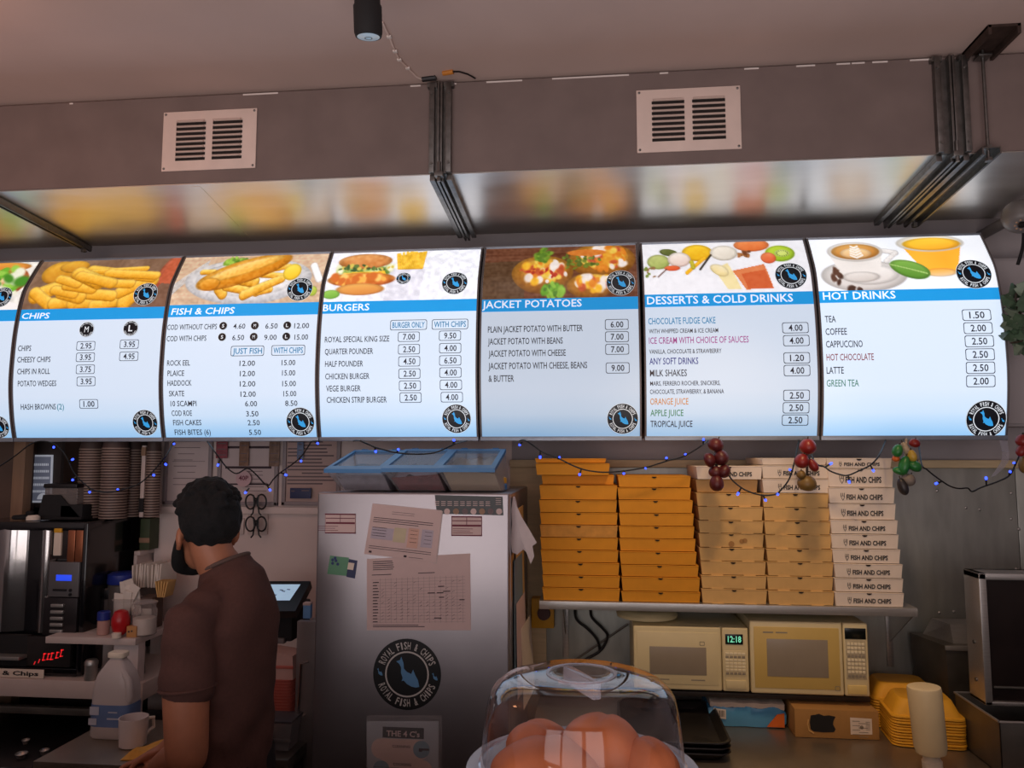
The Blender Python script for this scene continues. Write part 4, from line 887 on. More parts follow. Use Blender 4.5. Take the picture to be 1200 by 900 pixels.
# upside-down squeeze bottle
p = AZ(1090, 893, WZ+.004); p.y -= .02; p = A(1093, 891, 2.47); X, Y = p.x, p.y; zt = A(1088, 803, Y).z
t = thing('sauce_bottle', 'cream squeeze bottle standing cap-down in front of the yellow containers', 'bottle', (X, Y, WZ))
H = zt-WZ; m_bot = pm('cream_bottle', (232, 212, 168), .45, var=.03)
M = Matrix.Rotation(R_(-3.5), 3, 'Y')
b = MB(); b.lathe([(.022, .050), (.041, .058), (.045, .075), (.046, .16), (.047, H-.012), (.045, H-.004), (.036, H-.001), (.01, H-.004)], (X, Y, WZ), 32, M); b.build('bottle_body', m_bot, t)
b = MB(); b.lathe([(.026, .002), (.028, .004), (.028, .034), (.024, .036), (.022, .052)], (X, Y, WZ), 28, M); b.build('cap', pm('white_cap', (236, 224, 204), .5), t)

# steel hopper and the open grill lid at the right edge
Y0 = 2.86; p = A(1093, 754, Y0); q = A(1175, 760, Y0); zb_ = WZ
t = thing('steel_hopper', 'grey steel bin with a slanted front by the right wall', 'bin', ((p.x+q.x)/2, Y0, WZ))
xL, xM, xR = A(1093, 752, Y0).x, A(1108, 757, Y0).x, A(1200, 757, Y0).x; zt = A(1108, 757, Y0).z
b = MB(); b.hexa([(xM+.015, Y0+.02, WZ+.002), (xR, Y0+.02, WZ+.002), (xR, Y0+.2, WZ+.002), (xM-.02, Y0+.2, WZ+.002), (xM, Y0, zt), (xR, Y0, zt), (xR, Y0+.2, zt), (xL, Y0+.2, zt)]); b.build('bin_body', m_steeldk, t, smooth=False)
b = MB(); b.box((xM-.002, Y0-.006, zt-.014), (xR, Y0+.002, zt+.002), bev=.002); b.build('rim', m_steel2, t)
a, c = A(1115, 740, Y0+.05), A(1152, 733, Y0+.05); b = MB(); z2 = c.z
b.hexa([(a.x, Y0+.04, zt), (xR, Y0+.04, zt), (xR, Y0+.18, zt), (a.x-.045, Y0+.18, zt), (a.x, Y0+.06, z2), (xR, Y0+.06, z2), (xR, Y0+.16, z2), (a.x-.02, Y0+.16, z2)]); b.build('hopper_lid', m_steel2, t, smooth=False)
Y0 = 2.56; a, c = A(1151, 672, Y0), A(1200, 826, Y0); x0, x1, z1, z0 = A(1151, 750, Y0).x, 1.94, A(1160, 672, Y0).z, A(1160, 827, Y0).z
t = thing('grill_lid', 'open steel grill lid with a greasy dark inside, cut by the right edge', 'grill', (x0, Y0, z0))
b = MB()
for bx_ in (((x0, Y0, z0), (x0+.022, Y0+.10, z1)), ((x0, Y0, z1-.020), (x1, Y0+.10, z1)), ((x0, Y0, z0), (x1, Y0+.10, z0+.012)), ((x1-.02, Y0, z0), (x1, Y0+.10, z1)), ((x0+.01, Y0+.08, z0), (x1, Y0+.10, z1))): b.box(*bx_, bev=.003)
b.build('frame', m_steel2, t)
b = MB(); b.box((x0+.022, Y0+.012, z0+.012), (x1-.02, Y0+.08, z1-.020)); b.build('inner_plate', pm('greasy_dark_plate', (38, 28, 26), .35, .3, var=.35, scale=8), t)
b = MB(); b.box((x0+.03, Y0+.006, z0+.05), (x1-.02, Y0+.013, z0+.056), bev=.001); b.build('heating_bar', m_steeldk, t)
for k in (.45, .16): b = MB(); b.cyl((x0-.004, Y0+.05, z0+(z1-z0)*k), (x0+.002, Y0+.05, z0+(z1-z0)*k), .006, n=10); b.build('rivet', m_galv, t)
b = MB(); b.box((x1-.01, Y0+.03, z0+.05), (1.999, Y0+.07, z1-.05), bev=.003); b.build('wall_hinge', m_steeldk, t)
Y0 = 2.46; p = A(1171, 846, Y0); t = thing('drip_tray', 'open steel drip tray below the grill lid at lower right', 'tray', (p.x, Y0, WZ))
z1 = p.z; b = MB(); th = .004; x0 = p.x; x1 = x0+.26; y1 = 2.84
for bx_ in (((x0, Y0, WZ+.001), (x1, Y0+th, z1)), ((x0, Y0, WZ+.001), (x0+th, y1-.1, z1)), ((x1-th, Y0, WZ+.001), (x1, y1-.1, z1)), ((x0, y1-.1-th, WZ+.001), (x1, y1-.1, z1)), ((x0, Y0, WZ+.001), (x1, y1-.1, WZ+.005))): b.box(*bx_, bev=.001)
b.build('pan', m_steeldk, t); b = MB(); b.tube([(x0, Y0, z1), (x1, Y0, z1), (x1, y1-.1, z1), (x0, y1-.1, z1), (x0, Y0, z1)], .004, 8); b.build('rolled_rim', m_steel2, t)
p = AZ(1140, 866, WZ); b = MB(); b.hexa([(p.x, 2.44, WZ+.001), (p.x+.11, 2.44, WZ+.001), (p.x+.05, 2.84, WZ+.001), (p.x-.03, 2.84, WZ+.001), (p.x+.004, 2.445, WZ+.012), (p.x+.11, 2.445, WZ+.012), (p.x+.05, 2.83, WZ+.012), (p.x-.026, 2.83, WZ+.012)])
t = thing('griddle_plate', 'dark flat steel griddle plate on the worktop beside the drip tray', 'griddle plate', (p.x, 2.6, WZ)); b.build('plate', m_rust, t)
b = MB(); b.tube([(p.x+.03, 2.6, WZ+.012), (p.x+.03, 2.6, WZ+.026), (p.x+.03, 2.7, WZ+.026), (p.x+.03, 2.7, WZ+.012)], .004, 8); b.build('handle', m_galv, t)

# round slotted plate cover lying on the left microwave; emergency stop; cables
Y0 = 2.89; c = A(758, 722, Y0); zt = c.z; t = thing('plate_cover', 'round cream microwave plate cover lying on the smaller microwave', 'plate cover', (c.x, Y0, zt-.02))
zmw = A(741, 732, 2.765).z; zz = zmw+.003
b = MB(); b.lathe([(.088, 0), (.108, .004), (.110, .014), (.100, .024), (.086, .030), (.060, .031), (.055, .027), (.006, .027)], (c.x, Y0, zz), 40); b.build('cover', m_mwc, t)
b = MB()
for k in range(-3, 4):
    x = math.sqrt(max(.001, .058**2-(k*.016)**2)); b.box((c.x-x, Y0+k*.016-.004, zz+.0265), (c.x+x, Y0+k*.016+.004, zz+.0285))
b.build('vent_slots', m_hole, t, smooth=False)
Y0 = WY-.012; p, q = A(624, 698, Y0), A(650, 733, Y0)
t = thing('emergency_stop', 'yellow switch box with a dark red knob, left of the shelf', 'switch', ((p.x+q.x)/2, Y0, q.z))
b = MB(); b.box((p.x, Y0-.055, q.z), (q.x, Y0-.001, p.z), bev=.004); b.build('box', pm('yellow_switch_plastic', (216, 156, 36), .5), t)
c = A(637, 718, Y0-.055); b = MB(); b.cyl((c.x+.002, Y0-.054, c.z), (c.x+.002, Y0-.066, c.z), .014, n=20); b.cyl((c.x+.002, Y0-.066, c.z), (c.x+.002, Y0-.082, c.z), .026, .024, n=24); b.build('knob', pm('dark_red_plastic', (72, 24, 20), .4), t)
for nm, pts in (('black cable curving down from the shelf, left one', ((674, 713), (676, 726), (690, 738), (700, 750), (703, 762))), ('black cable curving down from the shelf, right one', ((692, 714), (694, 724), (706, 736), (712, 746), (704, 762), (688, 772), (676, 777)))):
    P_ = [A(x, y, WY-.03) for x, y in pts]; t = thing('power_cable', nm, 'cable', tuple(P_[0]), 'black cables below the shelf')
    q_ = []
    for i in range(len(P_)-1):
        for k in range(5):
            u = k/5; a_, b_, c_, d_ = P_[max(i-1, 0)], P_[i], P_[i+1], P_[min(i+2, len(P_)-1)]
            q_.append(.5*((2*b_)+(c_-a_)*u+(2*a_-5*b_+4*c_-d_)*u*u+(3*b_-a_-3*c_+d_)*u**3))
    q_.append(P_[-1]); b = MB(); b.tube(q_, .0055, 8); b.build('cord', m_black, t)
    b = MB(); b.cyl(P_[0]+Vector((0, 0, .02)), P_[0]-Vector((0, 0, .004)), .009, .007, n=10); b.build('strain_relief', m_black, t)
p, q = A(736, 731, WY-.03), A(672, 775, WY-.03); t = thing('conduit', 'thin grey conduit running diagonally behind the left microwave', 'pipe', tuple(q))
b = MB(); b.tube([p, q], .004, 8); b.build('pipe', m_steeldk, t); b = MB(); b.box(q-Vector((.008, .006, .006)), q+Vector((.008, .018, .006)), bev=.002); b.build('clip', m_galv, t)
# ================================================================== FRIDGE and what is on it
FY = 2.40
TL, TR = A(372.5, 577, FY), A(596.5, 578, FY); FX0, FX1, FZ = TL.x, TR.x, TL.z
m_fr = pm('fridge_steel', (172, 165, 168), .36, .86, var=.05, scale=5, rough_var=.05)
m_frd = pm('fridge_gasket', (48, 42, 42), .7)
t = fr = thing('fridge', 'tall steel fridge with papers and a round fish badge on its door', 'fridge', ((FX0+FX1)/2, FY, 0))
b = MB(); b.box((FX0+.004, FY+.05, .10), (FX1+.001, 3.06, FZ-.004), bev=.006); b.build('cabinet', m_fr, t)
b = MB(); b.box((FX0, FY, .12), (FX1, FY+.044, FZ), bev=.006, seg=3); dr = b.build('door', m_fr, t)
b = MB(); b.box((FX0+.008, FY+.042, .13), (FX1-.006, FY+.053, FZ-.008)); b.build('gasket', m_frd, t)
b = MB(); b.box((FX0+.03, FY+.08, .0), (FX1-.03, 3.0, .10)); b.build('plinth', m_frd, t)
fs_ = plane_y(FY, .0009)
def fp(px, py): p = A(px, py, FY); return (p.x, p.z)
m_paper = pm('pinkish_paper', (214, 188, 184), .8, var=.03)
m_pap2 = pm('grey_paper', (206, 186, 182), .8, var=.03)
m_gp = pm('grey_print', (120, 104, 106), .8); m_dp = pm('dark_print', (70, 56, 62), .8)
m_rp = pm('maroon_print', (112, 40, 60), .7)
bd = (pm('door_badge_black', (16, 15, 17), .45, var=0), pm('door_badge_white', (196, 190, 186), .5, var=0), pm('door_badge_blue', (92, 142, 186), .5, var=0))
c = fp(477, 790); logo(dr, lambda off: plane_y(FY, off*.5), c[0], c[1], A(517, 790, FY).x-c[0], bd, False, 'round_badge')
# two small maroon-edged labels, the black strip, the green card: stickers on the door
def sheet(px4, Y, off, mat_, parent=None, name='sheet', th=.0008):
    P = [A(x, y, Y) for x, y in px4]; b = MB(); f = [(p.x, Y-off, p.z) for p in P]; b.add(f+[(q[0], q[1]+th, q[2]) for q in f], [(0, 1, 2, 3), (7, 6, 5, 4), (0, 4, 5, 1), (1, 5, 6, 2), (2, 6, 7, 3), (3, 7, 4, 0)]); return b
for nm, (x, y) in (('door label on the left', (399, 613)), ('door label on the right', (547, 616))):
    b = sheet([(x-18, y-11), (x+18, y-11), (x+18, y+12), (x-18, y+12)], FY, .001, m_paper); o = b.build('sticker_label', m_paper, dr, smooth=False)
    g = MB(); f2 = plane_y(FY, .0018)
    for (xa, ya, xb, yb) in ((-18, -11, 18, -9.8), (-18, 11, 18, 12), (-18, -11, -17.2, 12), (17.2, -11, 18, 12), (-17, -1, 17, .8), (-17, -6, 17, -5.4), (-.4, -10, .4, -1)):
        p, q = fp(x+xa, y+yb), fp(x+xb, y+ya); g.add([f2(p[0], p[1]), f2(q[0], p[1]), f2(q[0], q[1]), f2(p[0], q[1])], [(0, 1, 2, 3)])
    put_lines(g, f2, [(fp(x-12, 0)[0], fp(x+10-3*(k % 2), 0)[0], fp(x, y+4+k*2.4)[1]) for k in range(3)], .0014); g.build('label_print', m_rp, o, smooth=False)
b = sheet([(509.5, 580), (589, 582), (590, 604), (512, 602)], FY, .001, m_black); o = b.build('black_strip_sticker', m_black, dr, smooth=False)
g = MB(); f2 = plane_y(FY, .0018)
for k, x in enumerate((524, 534.5, 545, 555, 565, 575, 585)): c = fp(x, 599.3); disc(g, f2, c[0], c[1], 0, .0095, 16, k % 3)
for k in range(3): put_lines(g, f2, [(fp(515+i*7, 0)[0], fp(520+i*7, 0)[0], fp(500, 588+k*2.2)[1]) for i in range(9)], .0020, 0)
put_lines(g, f2, [(fp(582, 0)[0], fp(588, 0)[0], fp(500, 584+k*2.2)[1]) for k in range(4)], .0014, 0); g.build('strip_print', [m_paper, m_tan, m_gp], o, smooth=False)
o = sheet([(387, 651), (409, 653.5), (406, 675), (383.5, 672.5)], FY, .001, None).build('green_card', pm('green_card', (96, 150, 116), .5, var=.05), dr, smooth=False)
g = MB(); 
for x, y in ((390, 656), (394, 657), (390, 660), (396, 661), (393, 654)): c = fp(x, y); disc(g, plane_y(FY, .0018), c[0], c[1], 0, .005, 8)
g.build('flower_print', pm('navy_print', (52, 66, 116), .6), o, smooth=False)
o = sheet([(409, 655), (419, 657), (416, 678), (406, 676)], FY, .0011, None).build('blue_card', pm('navy_card', (44, 52, 92), .5), dr, smooth=False)
b = sheet([(408.5, 659), (415.5, 660), (414, 668), (407, 667)], FY, .0018, None); b.build('portrait_patch', m_wc, o, smooth=False)

# papers taped to the door (things of their own)
P_ = dict(x=0)
def paper(px4, off, label, lines, group=None, mat_=None, cat='paper', Y=FY, name='paper_notice'):
    c = A(*px4[0], Y); t = thing(name, label, cat, tuple(c), group)
    sheet(px4, Y, off, mat_).build('sheet', mat_ or m_paper, t, smooth=False)
    g = MB(); P4 = [A(x, y, Y) for x, y in px4]
    def uv(u, v):    # u right, v down, on the sheet
        a_ = P4[0]*(1-u)+P4[1]*u; c_ = P4[3]*(1-u)+P4[2]*u; p = a_*(1-v)+c_*v; return (p.x, Y-off-.0008, p.z)
    lines(g, uv)
    if g.v: g.build('print', [m_gp, m_dp, m_rp, pm('orange_wash', (220, 176, 160), .8), pm('violet_wash', (190, 178, 190), .8), pm('olive_wash', (204, 190, 160), .8)], t, smooth=False)
    return t
def q4(g, uv, u0, v0, u1, v1, mi=0): g.add([uv(u0, v0), uv(u1, v0), uv(u1, v1), uv(u0, v1)], [(0, 1, 2, 3)], mi)
def lines_a(g, uv):
    q4(g, uv, .05, .45, .36, .68, 4); q4(g, uv, .37, .42, .54, .70, 5); q4(g, uv, .57, .40, .72, .78, 3); q4(g, uv, .76, .40, .92, .74, 4)
    for v in (.26, .30, .34): q4(g, uv, .05, v, .9-.2*(v > .32), v+.012, 1)
    for v in (.45, .50, .56, .61): q4(g, uv, .06, v, .26, v+.010, 1)
    for k in range(4):
        for u in (.60, .80): q4(g, uv, u, .44+.075*k, u+.10, .448+.075*k, 1)
    for v in (.82, .86): q4(g, uv, .05, v, .92, v+.010, 1)
    q4(g, uv, .06, .92, .10, .96, 1); q4(g, uv, .55, .93, .59, .97, 1); q4(g, uv, .62, .955, .82, .965, 0)
    rr_ = random.Random(3)
    for v in (.12, .16): q4(g, uv, .3, v, .62, v+.008, 0)
def lines_b(g, uv):
    rr_ = random.Random(5)
    for k in range(5): q4(g, uv, .06, .04+.028*k, .22+.05*rr_.random(), .050+.028*k, 1)
    q4(g, uv, .05, .225, .24, .235, 1); q4(g, uv, .5, .225, .66, .235, 1)
    for k in range(15): q4(g, uv, .05, .30+.042*k, .95, .3018+.042*k, 0)
    for k in range(16): q4(g, uv, .13+.053*k, .28, .1315+.053*k, .90, 0)
    for k in range(14): q4(g, uv, .06, .33+.042*k, .10+.02*rr_.random(), .343+.042*k, 1)
    for i in range(13):
        for k in range(12):
            if rr_.random() < (.75 if k > 5 else .25):
                u, v = .14+.062*i, .34+.045*k; g.add([uv(u, v+.02), uv(u+.004, v+.022), uv(u+.028, v+.004), uv(u+.024, v+.002)], [(0, 1, 2, 3)], 1 if rr_.random() < .4 else 0)
    for k in range(7): u, v = .5+.4*rr_.random(), .35+.5*rr_.random(); q4(g, uv, u, v, u+.04+.03*rr_.random(), v+.012, 1)
    q4(g, uv, .06, .925, .5, .933, 1); q4(g, uv, .06, .945, .56, .955, 1)
paper([(430, 655), (551, 648.5), (552, 738.5), (430, 738.5)], .0014, 'large printed chart sheet with ruled grid taped to the fridge door', lines_b, 'papers taped to the fridge door')
t = paper([(437, 590), (518, 598), (511, 659), (427, 649)], .0034, 'tilted letter with small coloured tables taped above the chart sheet', lines_a, 'papers taped to the fridge door')
sheet([(500, 596), (519, 599), (512, 661), (496, 656)], FY, .0026, None).build('back_sheet', m_pap2, t, smooth=False)
# the four C's food hygiene card in a clear pocket
t = thing('hygiene_poster', "food hygiene card headed THE 4 C's in a clear pocket low on the fridge", 'poster', tuple(A(472, 900, FY)))
m_pb = pm('pale_blue_card', (176, 178, 184), .6, var=.03); m_pk = pm('pale_pink_card', (222, 190, 178), .6); m_bl = pm('slate_blue_card', (120, 146, 160), .6); m_bk = pm('black_card', (24, 22, 28), .5)
b = sheet([(430, 845), (514, 845), (513, 1010), (431, 1010)], FY, .0014, None); b.build('card', m_pb, t, smooth=False)
f2 = plane_y(FY, .0022); f3 = plane_y(FY, .003)
def R4(mb, s_, x0, y0, x1, y1, mi=0): p, q = fp(x0, y1), fp(x1, y0); mb.add([s_(p[0], p[1]), s_(q[0], p[1]), s_(q[0], q[1]), s_(p[0], q[1])], [(0, 1, 2, 3)], mi)
def pill(mb, s_, x0, y0, x1, y1, mi=0):
    p, q = fp(x0, y1), fp(x1, y0); r = (q[1]-p[1])/2; cy = (p[1]+q[1])/2; pts = []
    for k in range(9): a = pi/2+pi*k/8; pts.append(s_(p[0]+r+r*cos(a), cy+r*sin(a)))
    for k in range(9): a = -pi/2+pi*k/8; pts.append(s_(q[0]-r+r*cos(a), cy+r*sin(a)))
    mb.add(pts, [tuple(range(len(pts)))], mi)
g = MB(); R4(g, f2, 448.5, 853, 497, 864); g.build('title_block', m_bk, t, smooth=False)
g = MB(); p, q = fp(453, 862), fp(492, 862); put_text(g, f3, "THE 4 C's", p[0], p[1], q[0], p[1], .016, off=.02)
g.build('title_lettering', m_paper, t, smooth=False)
g = MB(); pill(g, f2, 435, 867, 503, 888.5, 0); pill(g, f2, 440, 891, 507, 912, 0)
for x, y in ((494, 878), (447, 901)): c = fp(x, y); disc(g, plane_y(FY, .0026), c[0], c[1], 0, .026, 24, 1)
g.build('picture_pill', [m_pk, m_bl], t, smooth=False)
g = MB(); p, q = fp(460, 875.5), fp(481, 875.5); put_text(g, f3, 'CLEANING', p[0], p[1], q[0], p[1], .0078, off=.02); p, q = fp(461, 896.5), fp(482, 896.5); put_text(g, f3, 'COOKING', p[0], p[1], q[0], p[1], .0078, off=.02)
put_lines(g, f3, [(fp(452+2*k, 0)[0], fp(480-k, 0)[0], fp(0, 879+k*2.2)[1]) for k in range(3)], .0010); R4(g, f3, 491, 877, 503, 879); R4(g, f3, 491, 877, 495, 880.5)
g.build('card_lettering', m_dp, t, smooth=False)
b = sheet([(430, 838), (518, 838), (517, 1012), (429, 1012)], FY, .0036, None, th=.0003); b.build('clear_pocket', clear('clear_pocket', (230, 225, 225), .05, .15), t, smooth=False)

# papers and thin bag along the right side of the fridge
m_bagw = pm('thin_white_plastic', (206, 190, 190), .35, var=.05, scale=30)
p = A(607, 600, 2.47); t = thing('plastic_bag', 'crumpled white plastic bag hanging by the right edge of the fridge', 'plastic bag', tuple(p))
out = [(601, 583), (605, 592), (612, 607), (620, 620), (629, 636), (624, 640), (626, 652), (622, 661), (618, 648), (613, 644), (606, 650), (600, 647), (598, 632), (600, 615), (599, 598)]
b = MB(); ctr = A(611, 630, 2.46); n = len(out); rings = []
for d_ in (0, .5, 1):
    rings.append([A(x, y, 2.45+.03*d_*abs(sin(i*1.7))+.045*d_) for i, (x, y) in enumerate(out)])
vs = [p_ for r in rings for p_ in r]; fs = [(k*n+i, k*n+(i+1) % n, (k+1)*n+(i+1) % n, (k+1)*n+i) for k in range(2) for i in range(n)]
vs += [ctr-Vector((0, .018, 0)), ctr+Vector((0, .05, 0))]; fs += [(i, (i+1) % n, 3*n) for i in range(n)]+[(2*n+i, 2*n+(i+1) % n, 3*n+1) for i in range(n)]
b.add(vs, fs); b.build('bag', m_bagw, t, angle=25)
b = MB(); b.tube([A(602, 582, 2.47), A(604, 590, 2.465), A(606, 600, 2.46)], .004, 6); b.build('handle_loop', m_bagw, t)
sx = FX1+.003
t = thing('leaflet_rack', 'narrow strip of leaflets and papers along the right side of the fridge', 'leaflets', (sx, 2.6, 1.3))
def side_sheet(z0, z1, y0, y1, dx0, dx1, m, nm):
    b = MB(); b.hexa([(sx+dx0, y0, z0), (sx+dx0+.001, y0, z0), (sx+dx1+.001, y1, z0), (sx+dx1, y1, z0), (sx+dx0*.6, y0, z1), (sx+dx0*.6+.001, y0, z1), (sx+dx1*.6+.001, y1, z1), (sx+dx1*.6, y1, z1)]); b.build(nm, m, t, smooth=False)
side_sheet(1.10, 1.46, 2.50, 2.72, .004, .012, m_bl, 'blue_leaflet'); side_sheet(1.02, 1.32, 2.52, 2.75, .012, .022, m_paper, 'white_leaflet'); side_sheet(1.30, 1.62, 2.55, 2.78, .003, .010, m_tn, 'tan_leaflet'); side_sheet(.96, 1.22, 2.62, 2.86, .022, .040, m_wc, 'curled_leaflet')

# three ingredient bins with blue hinged frames on top of the fridge
m_tub = clear('frosted_tub', (176, 172, 176), .22, .3, .3)
m_blu = pm('blue_plastic_frame', (48, 118, 176), .4, var=.04)
m_lidc = clear('clear_lid', (150, 156, 170), .05, .15, .22)
def tub(pl, pr, ql, qr, ytop, label, fillmat, fname):
    """front-slanted bin: pl/pr left and right of the foot, ql/qr of the lid front"""
    Y = 2.50; z0 = FZ+.001; a, c = A(pl, 577, Y).x, A(pr, 577, Y).x; e, g_ = A(ql, 550, Y-.05).x, A(qr, 550, Y-.05).x
    zf = A(0, 551, Y-.05).z; zf = A((ql+qr)/2, ytop, Y-.05).z; zb = zf+.060; yb = Y+.25
    t = thing('ingredient_bin', label, 'bin', ((a+c)/2, Y, z0), 'ingredient bins on the fridge')
    b = MB(); F = [(a, Y, z0), (c, Y, z0), (c, yb, z0), (a, yb, z0), (e, Y-.05, zf), (g_, Y-.05, zf), (g_, yb+.01, zb), (e, yb+.01, zb)]
    b.add(F, [(3, 2, 1, 0), (0, 1, 5, 4), (1, 2, 6, 5), (2, 3, 7, 6), (3, 0, 4, 7)]); b.build('tub', m_tub, t, smooth=False)
    if fillmat:
        b = MB(); rng2 = random.Random(int(pl)); k_ = .62 if fname != 'powder' else .82
        lerp = lambda A_, B_, u: Vector(A_)*(1-u)+Vector(B_)*u
        nx, ny = 9, 7; tv = []
        L0, L1, L2, L3 = lerp(F[0], F[4], k_), lerp(F[1], F[5], k_), lerp(F[2], F[6], k_), lerp(F[3], F[7], k_)
        for j in range(ny):
            for i in range(nx):
                u, v = i/(nx-1)*.94+.03, j/(ny-1)*.9+.05; p = (L0*(1-u)+L1*u)*(1-v)+(L3*(1-u)+L2*u)*v; tv.append(p+Vector((0, 0, (rng2.random()-.4)*.02)))
        b.add(tv, [(j*nx+i, j*nx+i+1, (j+1)*nx+i+1, (j+1)*nx+i) for j in range(ny-1) for i in range(nx-1)])
        G = [Vector(F[0])+Vector((.004, .004, .003)), Vector(F[1])+Vector((-.004, .004, .003)), Vector(F[2])+Vector((-.004, -.004, .003)), Vector(F[3])+Vector((.004, -.004, .003))]
        b.add(G+[tv[0], tv[nx-1], tv[-1], tv[-nx]], [(3, 2, 1, 0), (0, 1, 5, 4), (1, 2, 6, 5), (2, 3, 7, 6), (3, 0, 4, 7)])
        b.build(fname, fillmat, t)
    r0, r1 = Vector(F[4]), Vector(F[5]); r2, r3 = Vector(F[6])+Vector((0, 0, .002)), Vector(F[7])+Vector((0, 0, .002)); rm = [r0, r1, r2, r3]
    b = MB(); cc = sum(rm, Vector())/4
    o_ = [cc+(p-cc)*1.03 for p in rm]; i_ = [cc+Vector(((p-cc).x*.86, (p-cc).y*.80, (p-cc).z*.80)) for p in rm]; dz = Vector((0, 0, .012)); ddz = Vector((0, 0, .008))
    vs = [p-ddz for p in o_]+[p+dz*.4 for p in o_]+[p+dz*.6 for p in i_]+[p-dz*.4 for p in i_]; fs = []
    for k in range(3):
        for j in range(4): fs.append((k*4+j, k*4+(j+1) % 4, (k+1)*4+(j+1) % 4, (k+1)*4+j))
    for j in range(4): fs.append((12+j, 12+(j+1) % 4, (j+1) % 4, j))
    b.add(vs, fs); fr_ = b.build('lid_frame', m_blu, t)
    b = MB(); b.add([p+dz*.3 for p in i_]+[p+dz*.15 for p in i_], [(0, 1, 2, 3), (7, 6, 5, 4)]); b.build('lid_window', m_lidc, fr_, smooth=False)
    for u in (.2, .8): b = MB(); p = o_[3]*(1-u)+o_[2]*u; b.box(p-Vector((.012, .0, .006)), p+Vector((.012, .012, .008)), bev=.003); b.build('hinge', m_blu, t)
tub(402, 458, 381, 446, 551, 'ingredient bin with a blue frame holding grey-white bags, left of three on the fridge', pm('grey_bags', (128, 126, 138), .4, var=.2, scale=30), 'bagged_filling')
tub(467, 522, 448, 510, 550, 'ingredient bin with a blue frame holding dark red food, middle of three', pm('dark_red_filling', (104, 36, 40), .4, var=.35, scale=40), 'dried_filling')
tub(528, 588, 512, 579, 550, 'ingredient bin with a blue frame, pale and nearly empty, right of three', pm('pale_flour', (168, 150, 124), .8), 'powder')
p = A(592, 574, 2.52); t = thing('small_jar', 'small yellow and blue topped jar behind the right bin', 'jar', (p.x, 2.62, FZ)); p = A(593, 574, 2.62)
b = MB(); b.lathe([(.014, 0), (.016, .003), (.016, .018), (.012, .022)], (p.x-.012, 2.62, FZ+.001), 16); b.build('jar_body', m_blu, t)
b = MB(); b.lathe([(.013, .022), (.014, .024), (.014, .040), (.008, .044)], (p.x-.012, 2.62, FZ+.001), 16); b.build('jar_lid', pm('yellow_lid', (222, 164, 40), .4), t)

# grey cabinet door with its bar handle, seen edge-on left of the fridge
Yd = 2.52; p0, p1, p2, p3 = A(352, 728, Yd), A(365, 728, Yd), A(358, 905, Yd), A(342, 905, Yd)
t = thing('cabinet_door', 'narrow grey steel cabinet door edge with a chrome bar handle, left of the fridge', 'cabinet', (p3.x, Yd, 0))
b = MB(); zt = p0.z; b.box((p0.x-.012, Yd, .05), (FX0-.012, Yd+.03, zt), bev=.004); b.box((p0.x+.014, Yd+.03, .05), (FX0-.012, 3.0, zt-.004), bev=.003); b.build('door_panel', pm('grey_steel_panel', (150, 142, 142), .4, .6), t)
b = MB(); q0, q1 = A(353, 778, Yd-.03), A(349, 841, Yd-.03); b.tube([q0+Vector((.012, .03, .0)), q0, q1, q1+Vector((.012, .03, 0))], .005, 10); b.build('handle', pm('chrome', (210, 205, 205), .15, 1), t)
p = A(360, 726, 2.56); t = thing('blue_notepad', 'small blue notepad standing on the grey cabinet', 'notepad', (p.x, 2.56, zt))
b = MB(); b.box((p.x-.014, 2.555, zt+.001), (p.x+.012, 2.575, A(360, 707, 2.56).z), bev=.002); b.build('pad', pm('pale_blue_pad', (110, 160, 214), .5, var=.1), t); b = MB(); b.box((p.x-.014, 2.552, A(360, 709, 2.56).z), (p.x+.012, 2.578, A(360, 706, 2.56).z), bev=.001); b.build('binding', m_paper, t)

# till: black touch screen on a dark stand
Yt = 2.62; m_scr = pm('lit_screen', (170, 200, 226), .3, var=.05, emit=.55)
t = thing('till_screen', 'black till touch screen with a pale lit display behind the man', 'till', tuple(A(325, 745, Yt)))
TLs, TRs, BRs, BLs = A(284, 681, 2.74), A(364, 681, 2.74), A(346, 716, 2.60), A(268, 717, 2.60); nrm = (TRs-TLs).cross(BLs-TLs).normalized()
if nrm.y > 0: nrm = -nrm
b = MB(); K = [TLs, TRs, BRs, BLs]; b.add([p for p in K]+[p-nrm*.03 for p in K], [(0, 1, 2, 3), (7, 6, 5, 4), (0, 4, 5, 1), (1, 5, 6, 2), (2, 6, 7, 3), (3, 7, 4, 0)]); b.build('bezel', m_black, t, smooth=False)
def on(u, v, h): return TLs*(1-u)*(1-v)+TRs*u*(1-v)+BRs*u*v+BLs*(1-u)*v+nrm*h
b = MB(); b.add([on(.08, .12, .001), on(.88, .12, .001), on(.84, .66, .001), on(.08, .66, .001)], [(0, 1, 2, 3)]); o = b.build('display', m_scr, t, smooth=False)
g = MB()
for u, v in ((.62, .3), (.66, .34), (.5, .42), (.56, .46), (.72, .28)): g.add([on(u, v, .002), on(u+.05, v+.01, .002), on(u+.045, v+.05, .002), on(u-.005, v+.03, .002)], [(0, 1, 2, 3)])
g.build('display_marks', pm('screen_marks', (110, 130, 150), .5, emit=.2), o, smooth=False)
b = MB(); c = (BRs+BLs)/2; q = A(334, 760, 2.7)
b.hexa([(A(318, 0, 2.66).x, 2.60, .98), (A(360, 0, 2.66).x, 2.60, .98), (A(360, 0, 2.7).x, 2.82, .98), (A(318, 0, 2.7).x, 2.82, .98), (A(316, 0, 2.64).x, 2.64, 1.30), (A(361, 0, 2.64).x, 2.64, 1.30), (A(361, 0, 2.7).x, 2.80, 1.33), (A(316, 0, 2.7).x, 2.80, 1.33)])
